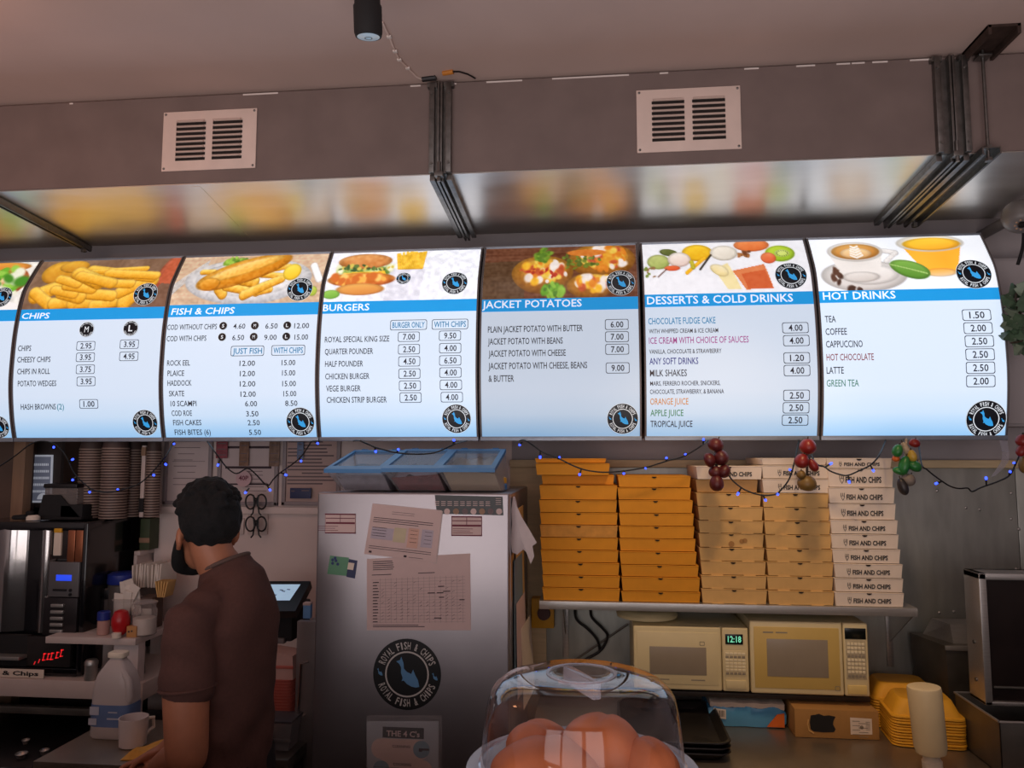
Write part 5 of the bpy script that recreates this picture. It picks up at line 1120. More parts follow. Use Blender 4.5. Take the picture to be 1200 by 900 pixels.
b = MB(); b.box((A(300, 0, 2.66).x, 2.66, A(330, 752, 2.66).z), (A(361, 0, 2.66).x, 2.84, A(330, 712, 2.66).z), bev=.008); b.build('stand', m_blackm, t)
zs_ = A(330, 752, 2.66).z
b = MB(); b.box((A(322, 0, 2.64).x, 2.645, zs_-.004), (A(352, 0, 2.64).x, 2.67, zs_+.014), bev=.002); b.build('paper_slot', pm('grey_plastic', (110, 104, 104), .5), t)
# counter block that carries the till, on the left worktop
XL0 = AZ(110, 851, WZ).x
# ================================================================== LEFT SIDE: worktop, white counter, machine, cups
m_wl = pm('white_laminate', (206, 190, 184), .45, var=.03)
t = thing('worktop', 'stainless steel worktop on the left carrying the milk bottle', 'worktop', (-1.3, 2.28, WZ))
xl = (AZ(110, 851, WZ).x+AZ(37, 895, WZ).x)/2; xr = FX0-.02-.05
yB = 2.66
b = MB(); xe = A(313, 800, 2.60).x-.03; b.box((xl, 2.27, WZ-.04), (xe, yB, WZ), bev=.004); b.build('top', pm('worktop_steel', (146, 138, 128)), t)
b = MB(); b.box((xl+.02, 2.30, 0), (xe-.02, yB-.02, WZ-.04)); b.build('cupboard', m_steeldk, t, smooth=False)
# white counter carrying the coffee machine (long slab with a thick front edge)
Yc = 2.70; z1 = A(60, 797, Yc).z; z0 = A(60, 818, Yc).z
t = thing('white_counter', 'white counter slab under the coffee machine', 'counter', (-2.4, Yc, z1))
b = MB(); b.box((-3.1, Yc, z0), (A(167.5, 800, Yc).x, WY+.40, z1), bev=.004); b.build('slab', m_wl, t)
px_ = A(178, 780, Yc).x
b = MB(); b.box((-3.1, Yc+.03, z0-.07), (A(118, 800, Yc).x, Yc+.06, z0-.045), bev=.003); b.build('rail', m_steeldk, t)
t = thing('end_panel', 'white upright panel under the jar shelf beside the milk bottle', 'panel', (A(180, 0, Yc).x, Yc, 0))
b = MB(); b.box((A(169, 0, Yc).x, Yc-.004, 0), (A(196, 0, Yc).x, Yc+.04, A(180, 754.6, Yc).z), bev=.003); b.build('panel', pm('white_panel', (216, 204, 202), .5), t)
b = MB(); b.box((A(169, 0, Yc).x-.004, Yc-.008, 0), (A(196, 0, Yc).x+.004, Yc+.03, .10), bev=.003); b.build('kick_strip', m_blackm, t)
# dark glazed appliance below
t = thing('undercounter_cooler', 'black glass-fronted cooler below the white counter at lower left', 'cooler', (-2.2, 2.45, 0))
zt = WZ-.10; xk = xl-.03
b = MB(); b.box((-3.0, 2.46, 0), (xk, Yc+.36, zt), bev=.006); b.build('cooler_body', m_black, t)
b = MB(); b.box((-2.98, 2.452, .10), (xk-.02, 2.461, zt-.02), bev=.003); b.build('glass_door', pm('black_glass', (14, 13, 15), .06, 0, coat=1), t)
b = MB(); b.box((xk-.09, 2.43, .3), (xk-.07, 2.453, zt-.08), bev=.005); b.build('door_handle', m_steeldk, t)
for i, (px, py, r) in enumerate(((25, 888, .018), (52, 884, .014), (30, 872, .012))):
    p = AZ(px, py, zt); t = thing('foil_tub', 'small crumpled foil tub on the black cooler, '+('front one', 'right one', 'rear one')[i], 'foil tub', (p.x, p.y, zt), 'foil tubs on the cooler')
    b = MB(); b.lathe([(r*.7, 0), (r, .012), (r*1.1, .013), (r*.9, .010), (r*.6, .003)], (p.x, p.y, zt+.0005), 14); b.build('foil_cup', m_steel2, t); b = MB(); b.lathe([(r*1.02, .0125), (r*1.16, .0135), (r*1.1, .0155), (r*1.02, .0145)], (p.x, p.y, zt+.0005), 14, cap=False); b.build('rim', m_steel2, t)

# coffee machine
Ym = 2.74; zc1 = z1
def MX(px, Y=Ym): return A(px, 700, Y).x
def MZ(py, px=60, Y=Ym): return A(px, py, Y).z
t = thing('coffee_machine', 'black and mirror-steel coffee machine with a blue display at the left edge', 'coffee machine', (MX(60), Ym, zc1))
m_mir = pm('mirror_steel', (206, 202, 200), .10, .95, var=.06, scale=3)
m_bkg = pm('gloss_black', (14, 14, 18), .18, coat=.5)
xa, xb, xc = MX(-60), MX(97), MX(99)
_k = ray(164, 700); yk_ = xc*_k[1]/_k[0]          # far corner of the side wall
b = MB(); b.box((MX(92), Ym, zc1+.004), (xc, yk_, MZ(612, 97)), bev=.008); b.build('cabinet', m_bkg, t)
b = MB(); b.box((xa, Ym+.03, zc1+.02), (MX(92), yk_, MZ(614, 50)), bev=.006); b.build('body', m_bkg, t)
b = MB(); b.box((xa, Ym, MZ(622)), (MX(96), Ym+.05, MZ(612)), bev=.004); b.box((xa, Ym-.002, MZ(792)), (MX(94), Ym+.06, MZ(783)), bev=.003); b.build('trim_frame', m_bkg, t)
# curved mirror panels at the left: two bulged columns
for i, (p0, p1) in enumerate(((-20, 22), (22, 40), (40, 58))):
    b = MB(); n = 12; vs = []
    for k in range(n+1):
        u = k/n; x = MX(p0)+(MX(p1)-MX(p0))*u; y = Ym+.026-.026*sin(pi*u)*(1.0 if i != 1 else -.6)
        vs += [(x, y, MZ(742)), (x, y, MZ(616))]
    b.add(vs, [(2*k, 2*k+2, 2*k+3, 2*k+1) for k in range(n)]); b.build('mirror_column', m_mir, t)
b = MB(); b.box((MX(-20), Ym-.004, MZ(782)), (MX(36), Ym+.02, MZ(745)), bev=.004); b.build('lower_panel', m_blackm, t)
b = MB(); b.box((MX(5), Ym-.05, MZ(771)), (MX(37), Ym+.0, MZ(767)), bev=.002); b.build('drip_shelf', m_steel2, t)
b = MB(); b.box((MX(58.5), Ym+.004, MZ(655)), (MX(93), Ym+.03, MZ(616)), bev=.002); b.build('glazed_bay', pm('dark_bay', (46, 40, 40), .25), t)
b = MB(); b.box((MX(60), Ym-.004, MZ(651)), (MX(69), Ym+.01, MZ(624)), bev=.003); b.mi = 1; b.box((MX(60), Ym-.005, MZ(624)), (MX(69), Ym+.01, MZ(619)), bev=.002); b.build('cup_dispenser', [m_wc, pm('yellow_lid', (222, 164, 40))], t)
b = MB(); b.box((MX(76.5), Ym-.003, MZ(658)), (MX(85), Ym+.006, MZ(621)), bev=.002); b.box((MX(86), Ym-.003, MZ(658)), (MX(94), Ym+.006, MZ(621)), bev=.002); b.build('copper_canister', pm('copper', (186, 116, 84), .3, .8), t)
b = MB(); b.box((MX(57), Ym-.006, MZ(699)), (MX(92.5), Ym+.02, MZ(658)), bev=.003); cp = b.build('control_panel', pm('grey_panel', (112, 110, 112), .4, .4), t)
b = MB(); b.box((MX(66), Ym-.008, MZ(680)), (MX(84), Ym, MZ(673)), bev=.001); b.build('blue_display', pm('blue_display', (40, 72, 226), .3, var=.02, emit=.9), cp)
b = MB(); b.box((MX(63), Ym-.009, MZ(692)), (MX(79), Ym, MZ(689.5)), bev=.001); b.cyl((MX(83.5), Ym-.009, MZ(691)), (MX(83.5), Ym, MZ(691)), .006, n=14); b.cyl((MX(83.5), Ym-.009, MZ(696)), (MX(83.5), Ym, MZ(696)), .006, n=14); b.build('button', m_black, cp)
b = MB(); b.box((MX(53), Ym-.006, MZ(744)), (MX(92), Ym+.02, MZ(700)), bev=.002); b.build('spout_panel', pm('dark_steel_panel', (60, 56, 58), .3, .6), t)
for k in range(5): b = MB(); b.box((MX(62), Ym-.012, MZ(711+k*7.5)), (MX(77), Ym, MZ(707+k*7.5)), bev=.003); b.build('selection_key', m_steel2, t)
b = MB(); b.box((MX(36), Ym-.006, MZ(781)), (MX(87), Ym+.02, MZ(746)), bev=.003); lp = b.build('base_panel', pm('smoked_panel', (62, 58, 58), .2, .4), t)
g = MB(); sfr = plane_y(Ym-.006, .001)
for k, (x, y, h) in enumerate(((45, 776, 4), (50, 774, 5), (55, 771, 9), (60, 770, 8), (64, 770, 9), (70, 768, 8), (75, 766, 9))):
    a = MX(x); z = MZ(y+3); hh = h*.0031
    g.add([sfr(a, z), sfr(a+.0045, z+.001), sfr(a+.0095, z+hh), sfr(a+.005, z+hh)], [(0, 1, 2, 3)])
    if k > 1: g.add([sfr(a+.003, z+hh*.8), sfr(a+.015, z+hh*.86), sfr(a+.015, z+hh), sfr(a+.003, z+hh*.95)], [(0, 1, 2, 3)]); g.add([sfr(a, z), sfr(a+.013, z+.002), sfr(a+.013, z+.005), sfr(a, z+.004)], [(0, 1, 2, 3)])
g.build('red_reflection_marks', pm('red_reflection', (226, 40, 44), .4, var=.05, emit=.6), lp, smooth=False)  # mirror image of a red LED, drawn as glowing strokes on the panel
# label strip
Yl = Yc-.002; a, c = A(-38, 795, Ym-.03), A(51, 791, Ym-.03)
t = thing('counter_label', 'white strip label reading Fish & Chips below the coffee machine', 'label', (a.x, Ym-.03, z1))
zA, zB = z1+.002, A(50, 785, Ym-.03).z; b = MB(); b.box((a.x, Ym-.03, zA), (c.x, Ym-.026, zB), bev=.001); b.build('strip', m_wc, t)
g = MB(); p0, p1 = A(-21, 793, Ym-.03).x, A(45, 793, Ym-.03).x; put_text(g, plane_y(Ym-.03, .001), 'Fish & Chips', p0, zA+(zB-zA)*.28, p1, zA+(zB-zA)*.28, (zB-zA)*.48, off=.03); g.build('lettering', m_print, t, smooth=False)
# grinder hopper and small lid on the machine
zt = MZ(612); Yg = 2.84
t = thing('bean_hopper', 'black bean hopper with a smoky clear upper half on the coffee machine', 'bean hopper', (A(70, 600, Yg).x, Yg, zt))
def GX(px): return A(px, 590, Yg).x
def GZ(py): return A(70, py, Yg).z
b = MB(); b.hexa([(GX(44), Yg, zt+.002), (GX(97), Yg, zt+.002), (GX(97), Yg+.16, zt+.002), (GX(44), Yg+.16, zt+.002), (GX(50), Yg, GZ(580)), (GX(70), Yg, GZ(580)), (GX(70), Yg+.16, GZ(580)), (GX(50), Yg+.16, GZ(580))]); b.box((GX(70), Yg, zt+.002), (GX(97), Yg+.15, GZ(591)), bev=.006); b.build('hopper_base', m_blackm, t)
b = MB(); b.box((GX(50), Yg+.006, GZ(592)), (GX(89), Yg+.15, GZ(571)), bev=.006); b.build('clear_bin', clear('smoky_clear', (150, 140, 136), .45, .15), t)
b = MB(); b.box((GX(49.5), Yg, GZ(572)), (GX(89), Yg+.155, GZ(567)), bev=.004); b.build('hopper_lid', m_black, t)
b = MB(); b.box((GX(36), Yg-.01, zt+.001), (GX(98), Yg+.17, zt+.012), bev=.003); b.build('base_plate', m_blackm, t)
p = A(22, 611, 2.80); t = thing('black_lid', 'flat black lid lying on the left of the coffee machine', 'lid', (p.x, 2.80, zt))
b = MB(); b.lathe([(.058, 0), (.062, .003), (.062, .010), (.058, .014), (.03, .016)], (p.x, 2.86, zt+.002), 30); b.build('disc', m_blackm, t); b = MB(); b.lathe([(.012, .014), (.016, .018), (.016, .026), (.010, .030)], (p.x, 2.86, zt+.002), 18); b.build('knob', m_blackm, t)
p = A(39, 606, 2.80); t = thing('saucer', 'small white saucer shaped dish by the bean hopper', 'saucer', (p.x, 2.82, zt)); b = MB(); b.lathe([(.020, 0), (.024, .002), (.024, .012), (.018, .018), (.015, .014)], (p.x, 2.80, zt+.002), 24); b.build('lid_shell', m_wc, t); b = MB(); b.lathe([(.0245, .0), (.0255, .002), (.0245, .004)], (p.x, 2.80, zt+.002), 24, cap=False); b.build('rim', m_wc, t)

# stacks of nested cups on the machine's top
m_cup = pm('brown_paper_cup', (72, 56, 52), .6, var=.08); m_rimc = pm('pale_cup_rim', (156, 136, 124), .5)
zt2 = MZ(612, 97)
def cup_stack(px0, px1, ptop, Y, where, n):
    X = (A(px0, 570, Y).x+A(px1, 570, Y).x)/2; r = (A(px1, 570, Y).x-A(px0, 570, Y).x)/2; zt_ = A((px0+px1)/2, ptop, Y).z; st = (zt_-zt2)/(n-1); first = None
    for k in range(n):
        z = zt2+.002+k*st; lab = f'brown paper cup nested upside down in {where}'
        if k: first_d = dup(first, (X, Y, z)); continue
        first = thing('paper_cup', lab, 'paper cup', (X, Y, z), 'cups in '+where)
        b = MB(); b.lathe([(r*.99, .003), (r*.72, .088), (r*.70, .090), (r*.68, .088), (r*.95, .003)], (X, Y, z), 28, cap=False); b.build('cup_wall', m_cup, first)
        b = MB(); b.lathe([(r*.95, .0), (r*1.02, .0015), (r*1.02, .0045), (r*.96, .006)], (X, Y, z), 28, cap=False); b.build('rolled_rim', m_rimc, first)
        b = MB(); b.lathe([(.001, .086), (r*.70, .086)], (X, Y, z), 28, cap=False); b.build('cup_base', m_cup, first)
cup_stack(93.5, 119, 528, 2.93, 'the leftmost cup stack', 26)
cup_stack(120, 148, 527, 2.90, 'the second cup stack', 26)
cup_stack(146, 163, 529, 2.99, 'the third, narrower cup stack', 26)
cup_stack(171, 187, 531, 2.98, 'the rightmost cup stack at the pillar', 25)
Yp = 2.96; a, c = A(163, 600, Yp), A(171, 520, Yp)
t = thing('cup_holder', 'pale upright cup dispenser strip between the cup stacks', 'dispenser', (a.x, Yp, zt2)); b = MB(); b.box((a.x, Yp, zt2+.002), (c.x, Yp+.02, A(165, 522, Yp).z), bev=.002); b.build('strip', m_wl, t)
b = MB(); b.box((a.x-.002, Yp-.004, A(165, 600, Yp).z), (c.x+.002, Yp+.022, A(165, 584, Yp).z), bev=.002); b.build('lower_clip', m_blackm, t)
b = MB(); b.box((a.x-.001, Yp-.003, A(165, 534, Yp).z), (c.x+.001, Yp+.021, A(165, 524, Yp).z), bev=.002); b.build('upper_clip', m_tan, t)
# window sticker poster in the niche, its lit look put into glowing colours (reads from the other side: rows of pale unreadable lettering)
Yw = 3.2; t = thing('window_poster', 'blue-grey poster with five pale lines, in the niche behind the machine', 'poster', tuple(A(46, 560, Yw)))
P4 = [A(36.5, 533, Yw), A(62, 533, Yw), A(54, 590, Yw), A(32, 588, Yw)]
P4 = [A(35, 533, Yw), A(62, 533, Yw), A(60, 589, Yw), A(33, 589, Yw)]
m_ps = pm('slate_poster', (112, 116, 134), .5, var=.05, emit=.28); m_pw = pm('pale_poster_print', (196, 200, 212), .5, emit=.3)
b = MB(); b.add([tuple(p) for p in P4]+[tuple(p+Vector((0, .004, 0))) for p in P4], [(0, 1, 2, 3), (7, 6, 5, 4), (0, 4, 5, 1), (1, 5, 6, 2), (2, 6, 7, 3), (3, 7, 4, 0)]); b.build('poster_sheet', m_pw, t, smooth=False)
def pw_(u, v, o=.001): p = P4[0]*(1-u)*(1-v)+P4[1]*u*(1-v)+P4[2]*u*v+P4[3]*(1-u)*v; return (p.x, Yw-o, p.z)
g = MB(); g.add([pw_(.07, .04), pw_(.93, .04), pw_(.93, .96), pw_(.07, .96)], [(0, 1, 2, 3)]); g.build('poster_field', m_ps, t, smooth=False)
g = MB(); rr_ = random.Random(4)
for k in range(5):
    u = .14
    while u < .84: w2 = .04+.03*rr_.random(); v = .18+.14*k; g.add([pw_(u, v, .002), pw_(u+w2, v, .002), pw_(u+w2, v+.05, .002), pw_(u, v+.05, .002)], [(0, 1, 2, 3)]); u += w2+.02
g.add([pw_(.65+.26*cos(a), .93+.13*sin(a), .002) for a in np.linspace(pi, 2*pi, 14)], [tuple(range(14))]); g.build('poster_print', m_pw, t, smooth=False)
b = MB(); b.box((-3.1, Yw+.01, 0), (XP-.02, Yw+.03, A(50, 595, Yw).z)); b.box((-3.1, Yw+.01, 0), (A(72, 500, Yw).x, Yw+.03, ZC-.3)); 
struct('trim_8', b, m_dark, smooth=False)

# jar shelf and what stands on it
Yj = 2.70; z1s = A(150, 746, Yj).z; z0s = A(150, 754, Yj).z
t = thing('jar_shelf', 'white shelf crowded with jars and napkins beside the coffee machine', 'shelf', (A(150, 750, Yj).x, Yj, z1s))
b = MB(); b.box((A(100, 0, Yj).x, Yj-.03, z0s), (A(197, 0, Yj).x, Yj+.26, z1s), bev=.003); b.build('board', m_wl, t)
b = MB(); b.box((A(116, 0, Yj).x, Yj+.2, z1+.001), (A(120, 0, Yj).x, Yj+.22, z0s), bev=.001); b.build('support', m_wl, t)
def pos(px, Y): return A(px, 745, Y).x
def lathe_t(name, label, cat, px, Y, zbase, parts, grp=None, M=None):
    x = A(px, 740, Y).x; t = thing(name, label, cat, (x, Y, zbase), grp)
    for nm, prof, m in parts: b = MB(); b.lathe(prof, (x, Y, zbase+.001), 28, M); b.build(nm, m, t)
    return t
m_gl = clear('clear_glass', (190, 180, 176), .16, .06)
lathe_t('spice_jar', 'small jar with a blue lid and pinkish salt on the jar shelf', 'jar', 121, 2.72, z1s, [('jar_body', [(.019, 0), (.021, .002), (.021, .048), (.018, .052)], pm('pink_salt', (184, 140, 130), .6)), ('lid', [(.021, .052), (.0225, .053), (.0225, .080), (.020, .083)], pm('blue_lid', (36, 52, 140), .4))])
t = lathe_t('ketchup_bottle', 'round red tomato shaped sauce bottle with a white cap on the jar shelf', 'sauce bottle', 141, 2.70, z1s, [('bottle_body', [(.014, .006), (.026, .02), (.032, .045), (.031, .066), (.022, .088), (.010, .094)], pm('red_plastic', (190, 28, 34), .3))])
x = A(137, 743, 2.67).x; b = MB(); b.lathe([(.014, 0), (.016, .002), (.016, .018), (.012, .020)], (x, 2.668, z1s+.001), 18); b.build('cap', m_wc, t)
lathe_t('sugar_jar', 'glass jar half full of white sugar on the jar shelf', 'jar', 169, 2.73, z1s, [('glass', [(.038, 0), (.042, .004), (.042, .090), (.036, .098), (.038, .112), (.042, .114)], m_gl), ('sugar', [(.036, .004), (.039, .006), (.039, .062), (.02, .064)], pm('white_sugar', (214, 200, 190), .8)), ('glass_lid', [(.042, .115), (.043, .118), (.03, .124), (.008, .126)], m_gl)])
t = lathe_t('sachet_tub', 'clear tub stuffed with white paper sachets on the jar shelf', 'tub', 150, 2.80, z1s, [('tub', [(.042, 0), (.044, .003), (.056, .112), (.060, .114), (.058, .117)], m_gl)])
rr_ = random.Random(8); x0 = A(150, 745, 2.80).x
for k, (dx, dz, rx, ry) in enumerate(((-.03, .02, .15, .1), (-.012, .045, -.1, .4), (.005, .07, .2, -.3), (.018, .055, .1, .5), (.03, .03, -.1, -.2), (-.02, .06, 0, -.15), (.0, .03, .2, .2))):
    M = Matrix.Translation((x0+dx, 2.78+.012*(k % 3), z1s+.075+dz)) @ Matrix.Rotation(ry, 4, 'Y') @ Matrix.Rotation(rx, 4, 'X')
    b = MB(); b.box((-.019, -.003, -.045), (.019, .003, .045), bev=.002, M=M); o = b.build('sugar_sachet', m_nap, None, loc=M.translation); tag(o, 'white paper sugar sachet standing in the clear tub', 'sachet', 'sachets in the clear tub')
lathe_t('coffee_canister', 'grey canister with a dark blue lid behind the jars', 'canister', 141, 2.90, z1s, [('body', [(.05, 0), (.052, .004), (.052, .150), (.048, .155)], pm('dim_grey_can', (86, 80, 78), .4)), ('lid', [(.054, .155), (.056, .158), (.054, .190), (.04, .198)], pm('blue_lid', (36, 52, 140)))])
# rows of folded napkins / filter papers leaning against the pillar
for k in range(12):
    px = 163+k*3.0; x = A(px, 700, 2.93).x; M = Matrix.Translation((x, 2.93, z1s+.185)) @ Matrix.Rotation(.12*sin(k), 4, 'Z') @ Matrix.Rotation(.05*(k % 3-1), 4, 'Y')
    b = MB(); b.box((-.0028, -.05, -.042), (.0028, .05, .042+.004*(k % 3)), bev=.0015, M=M); o = b.build('filter_paper', m_nap, None, loc=M.translation); tag(o, 'white folded napkin in the upright row against the pillar', 'napkin', 'upright napkins by the pillar')
x0, x1 = A(161, 0, 2.93).x, A(200, 0, 2.93).x
t = thing('napkin_holder', 'dark napkin holder standing behind the sugar jar', 'holder', ((x0+x1)/2, 2.93, z1s)); b = MB(); b.box((x0-.01, 2.86, z1s+.001), (x1+.01, 3.0, z1s+.141), bev=.004); b.build('box', pm('dim_grey_can', (86, 80, 78)), t); b = MB(); b.box((x0+.02, 2.856, z1s+.10), (x0+.05, 2.861, z1s+.135), bev=.002); b.build('front_clip', m_black, t)
for k in range(5):
    x = A(198+k*2.6, 700, 2.90).x; M = Matrix.Translation((x, 2.84, z1s+.15)) @ Matrix.Rotation(.1*k-.2, 4, 'Y'); b = MB(); b.box((-.0024, -.03, -.03), (.0024, .03, .03), bev=.001, M=M); o = b.build('tea_bag', m_tn, None, loc=M.translation); tag(o, 'tan paper tea bag in the row beside the napkins', 'tea bag', 'tea bags on the jar shelf')
x = A(206, 0, 2.84).x; t = thing('tea_box', 'small box holding tan tea bags on the jar shelf', 'box', (x, 2.84, z1s)); b = MB(); b.box((x-.03, 2.80, z1s+.001), (x+.03, 2.88, z1s+.12), bev=.003); b.build('carton', m_brown, t); b = MB(); b.box((x-.031, 2.798, z1s+.05), (x+.031, 2.801, z1s+.08), bev=.001); b.build('front_label', m_nap, t)
x = A(188, 0, 2.70).x; t = thing('orange_carton', 'small orange carton with dark marks at the right of the jar shelf', 'carton', (x, 2.70, z1s)); b = MB(); b.box((x-.014, 2.685, z1s+.001), (x+.024, 2.72, z1s+.040), bev=.002); b.build('carton', pm('orange_carton', (196, 140, 84), .6), t)
g = MB(); put_lines(g, plane_y(2.685, .001), [(x-.008, x-.001, z1s+.018), (x+.004, x+.010, z1s+.020)], .006); g.build('printed_marks', m_dp, t, smooth=False)
# shaker and steel pots on the white counter under the shelf
lathe_t('steel_shaker', 'small steel shaker on the white counter right of the coffee machine', 'shaker', 109, 2.72, z1, [('body', [(.021, 0), (.022, .003), (.022, .050), (.023, .052)], m_steel2), ('cap', [(.023, .052), (.023, .064), (.018, .072), (.006, .074)], m_steel2)])
for i, (px, Y) in enumerate(((151, 2.88), (160, 2.80))):
    lathe_t('steel_jug', ('dull steel jug under the jar shelf, rear one', 'dull steel jug under the jar shelf, front one')[i], 'jug', px, Y, z1, [('jug_body', [(.034, 0), (.036, .003), (.032, .07), (.034, .095), (.032, .092), (.029, .07), (.03, .006)], m_steeldk), ('lid', [(.034, .096), (.034, .100), (.012, .108), (.004, .116)], m_black)], 'steel jugs under the jar shelf')
lathe_t('paper_roll', 'pale paper roll standing under the jar shelf', 'paper roll', 124, 2.90, z1, [('roll', [(.036, 0), (.037, .002), (.037, .105), (.012, .106)], m_wl), ('core', [(.012, .1065), (.012, .109), (.009, .109)], m_tn)])

# four-pint milk bottle, white mug, yellow cloth
Y = 2.50; c = A(136, 868, Y); X0 = A(110, 866, Y).x; X1 = A(159, 866, Y).x; cx = (X0+X1)/2; hw = (X1-X0)/2*.96; zt = A(135, 766, Y).z-WZ
t = thing('milk_bottle', 'translucent plastic milk bottle with a blue label on the left worktop', 'milk bottle', (cx, Y, WZ))
m_mlk = clear('milky_plastic', (206, 196, 194), .80, .3)
def sq(hx, hy, z, n=24, off=0):
    pts = []
    for k in range(n):
        a = 2*pi*k/n; c_, s2 = cos(a), sin(a); e = .5
        pts.append((cx+off+hx*math.copysign(abs(c_)**e, c_), Y+hy*math.copysign(abs(s2)**e, s2), WZ+z))
    return pts
H = zt
b = MB(); b.loft([sq(hw*.94, .042, .001), sq(hw, .047, .008), sq(hw, .047, H*.30), sq(hw*.985, .046, H*.32), sq(hw*.98, .046, H*.55), sq(hw*.93, .044, H*.66), sq(hw*.78, .038, H*.78), sq(hw*.42, .026, H*.91), sq(hw*.34, .019, H*.94), sq(hw*.34, .019, H*.975)]); b.build('bottle_body', m_mlk, t)
b = MB(); b.loft([sq(hw*.90, .040, .004), sq(hw*.96, .044, .010), sq(hw*.96, .044, H*.14)]); b.build('milk', pm('milk', (226, 216, 196), .5), t)
b = MB(); b.loft([sq(hw*.40, .022, H*.965), sq(hw*.42, .023, H*.97), sq(hw*.42, .023, H*1.02), sq(hw*.38, .021, H*1.03)]); b.build('cap', pm('white_cap', (236, 224, 204)), t)
b = MB(); b.loft([sq(hw*1.008, .0475, H*.155), sq(hw*1.008, .0475, H*.42)], cap=False); lb = b.build('label', pm('blue_label', (98, 122, 166), .5, var=.08), t)
g = MB(); f_ = plane_y(Y-.0478, .001); 
for a_, c_, z_, w_ in ((-.86, -.40, .30, .10), (-.9, -.5, .18, .08), (.0, .7, .25, .02), (.05, .5, .33, .015)): put_lines(g, f_, [(cx+hw*a_, cx+hw*c_, WZ+H*z_)], H*w_)
g.build('label_print', pm('pale_label_print', (186, 190, 204), .5), lb, smooth=False)
b = MB(); b.tube([(cx+hw*.35, Y-.02, WZ+H*.84), (cx+hw*.80, Y-.03, WZ+H*.72), (cx+hw*.92, Y-.03, WZ+H*.52), (cx+hw*.90, Y-.03, WZ+H*.46)], [.010, .013, .013, .010], 10); b.build('handle', m_mlk, t)
Y = 2.42; a, c = A(140, 872, Y).x, A(171, 872, Y).x; r = (c-a)/2; h = A(155, 836, Y+.03).z-WZ
t = thing('white_mug', 'plain white cup standing in front of the milk bottle', 'cup', ((a+c)/2, Y, WZ))
b = MB(); b.lathe([(r*.80, .001), (r*.90, .004), (r*.96, h*.5), (r*.99, h), (r*.93, h), (r*.88, h*.5), (r*.8, .008), (.001, .008)], ((a+c)/2, Y, WZ), 32, cap=False); b.build('cup_body', pm('white_ceramic', (216, 204, 202), .3), t)
b = MB(); b.tube([((a+c)/2+r*.4, Y+r*.9, WZ+h*.8), ((a+c)/2+r*.6, Y+r*1.5, WZ+h*.75), ((a+c)/2+r*.6, Y+r*1.6, WZ+h*.4), ((a+c)/2+r*.4, Y+r*.9, WZ+h*.25)], .006, 10); b.build('handle', m_wc, t)
Y = 2.33; p0 = AZ(150, 888, WZ); b = MB()
nx, ny = 12, 8; vs = []; a, c = A(150, 888, 2.34).x, A(190, 888, 2.34).x
for j in range(ny):
    for i in range(nx): u, v = i/(nx-1), j/(ny-1); edge = min(u, 1-u, v, 1-v); vs.append((a+(c+.03-a)*u+.02*v, 2.30+.12*v, WZ+.002+.030*min(1, edge*6)*(.75+.25*sin(u*7+v*5))+.010*u))
n0 = len(vs); vs += [(x, y, WZ+.001) for x, y, z in vs]
b.add(vs, [(j*nx+i, j*nx+i+1, (j+1)*nx+i+1, (j+1)*nx+i) for j in range(ny-1) for i in range(nx-1)]+[(n0+j*nx+i, n0+(j+1)*nx+i, n0+(j+1)*nx+i+1, n0+j*nx+i+1) for j in range(ny-1) for i in range(nx-1)])
tag(b.build('dish_cloth', pm('yellow_cloth', (216, 160, 72), .9, var=.10, scale=60, bump=.3), None, loc=(a, 2.34, WZ)), 'folded yellow cleaning cloth on the worktop by the hand', 'cloth')

# pink tubs and clear tub between the man and the fridge
Yk = 2.60; m_pkt = pm('pink_plastic_tub', (200, 108, 96), .5, var=.06)
xk0, xk1 = A(313, 800, Yk).x, A(350, 800, Yk).x; zk = A(330, 842, Yk).z
t = thing('storage_ledge', 'low white ledge between the man and the fridge', 'ledge', ((xk0+xk1)/2, Yk, zk)); b = MB(); b.box((xk0-.02, Yk-.08, zk-.03), (xk1+.005, Yk+.4, zk), bev=.003); b.build('board', m_wl, t); b = MB(); b.box((xk0-.01, Yk-.04, 0), (xk1, Yk+.36, zk-.03)); b.build('support', m_dark, t, smooth=False)
first = None; rx = (xk1-xk0)/2*.86; cx = (xk0+xk1)/2+.004; n = 12; st = (A(330, 793, Yk).z-zk-.03)/(n-1)
for k in range(n):
    z = zk+.001+k*st; lab = f'pink plastic tub, {ORD[k]}{"" if k == 0 else " from bottom"} of the nested stack behind the man' if k < n-1 else 'pink plastic tub topmost of the nested stack behind the man'
    if first is None:
        first = thing('plastic_tub', lab, 'tub', (cx, Yk, z), 'pink nested tubs')
        def sq2(h, z_, n_=24):
            return [(cx+h*math.copysign(abs(cos(2*pi*q/n_))**.45, cos(2*pi*q/n_)), Yk+h*math.copysign(abs(sin(2*pi*q/n_))**.45, sin(2*pi*q/n_)), z+z_) for q in range(n_)]
        b = MB(); b.loft([sq2(rx*.86, .0), sq2(rx*.95, .030), sq2(rx*.93, .030), sq2(rx*.84, .002)]); b.build('tub_wall', m_pkt, first); b = MB(); b.loft([sq2(rx*.94, .028), sq2(rx*1.02, .0285), sq2(rx*1.02, .032), sq2(rx*.94, .032)], cap=False); b.build('rim', m_pkt, first)
    else: dup(first, (cx+(random.random()-.5)*.003, Yk, z), lab)
ztop = zk+(n-1)*st+.033
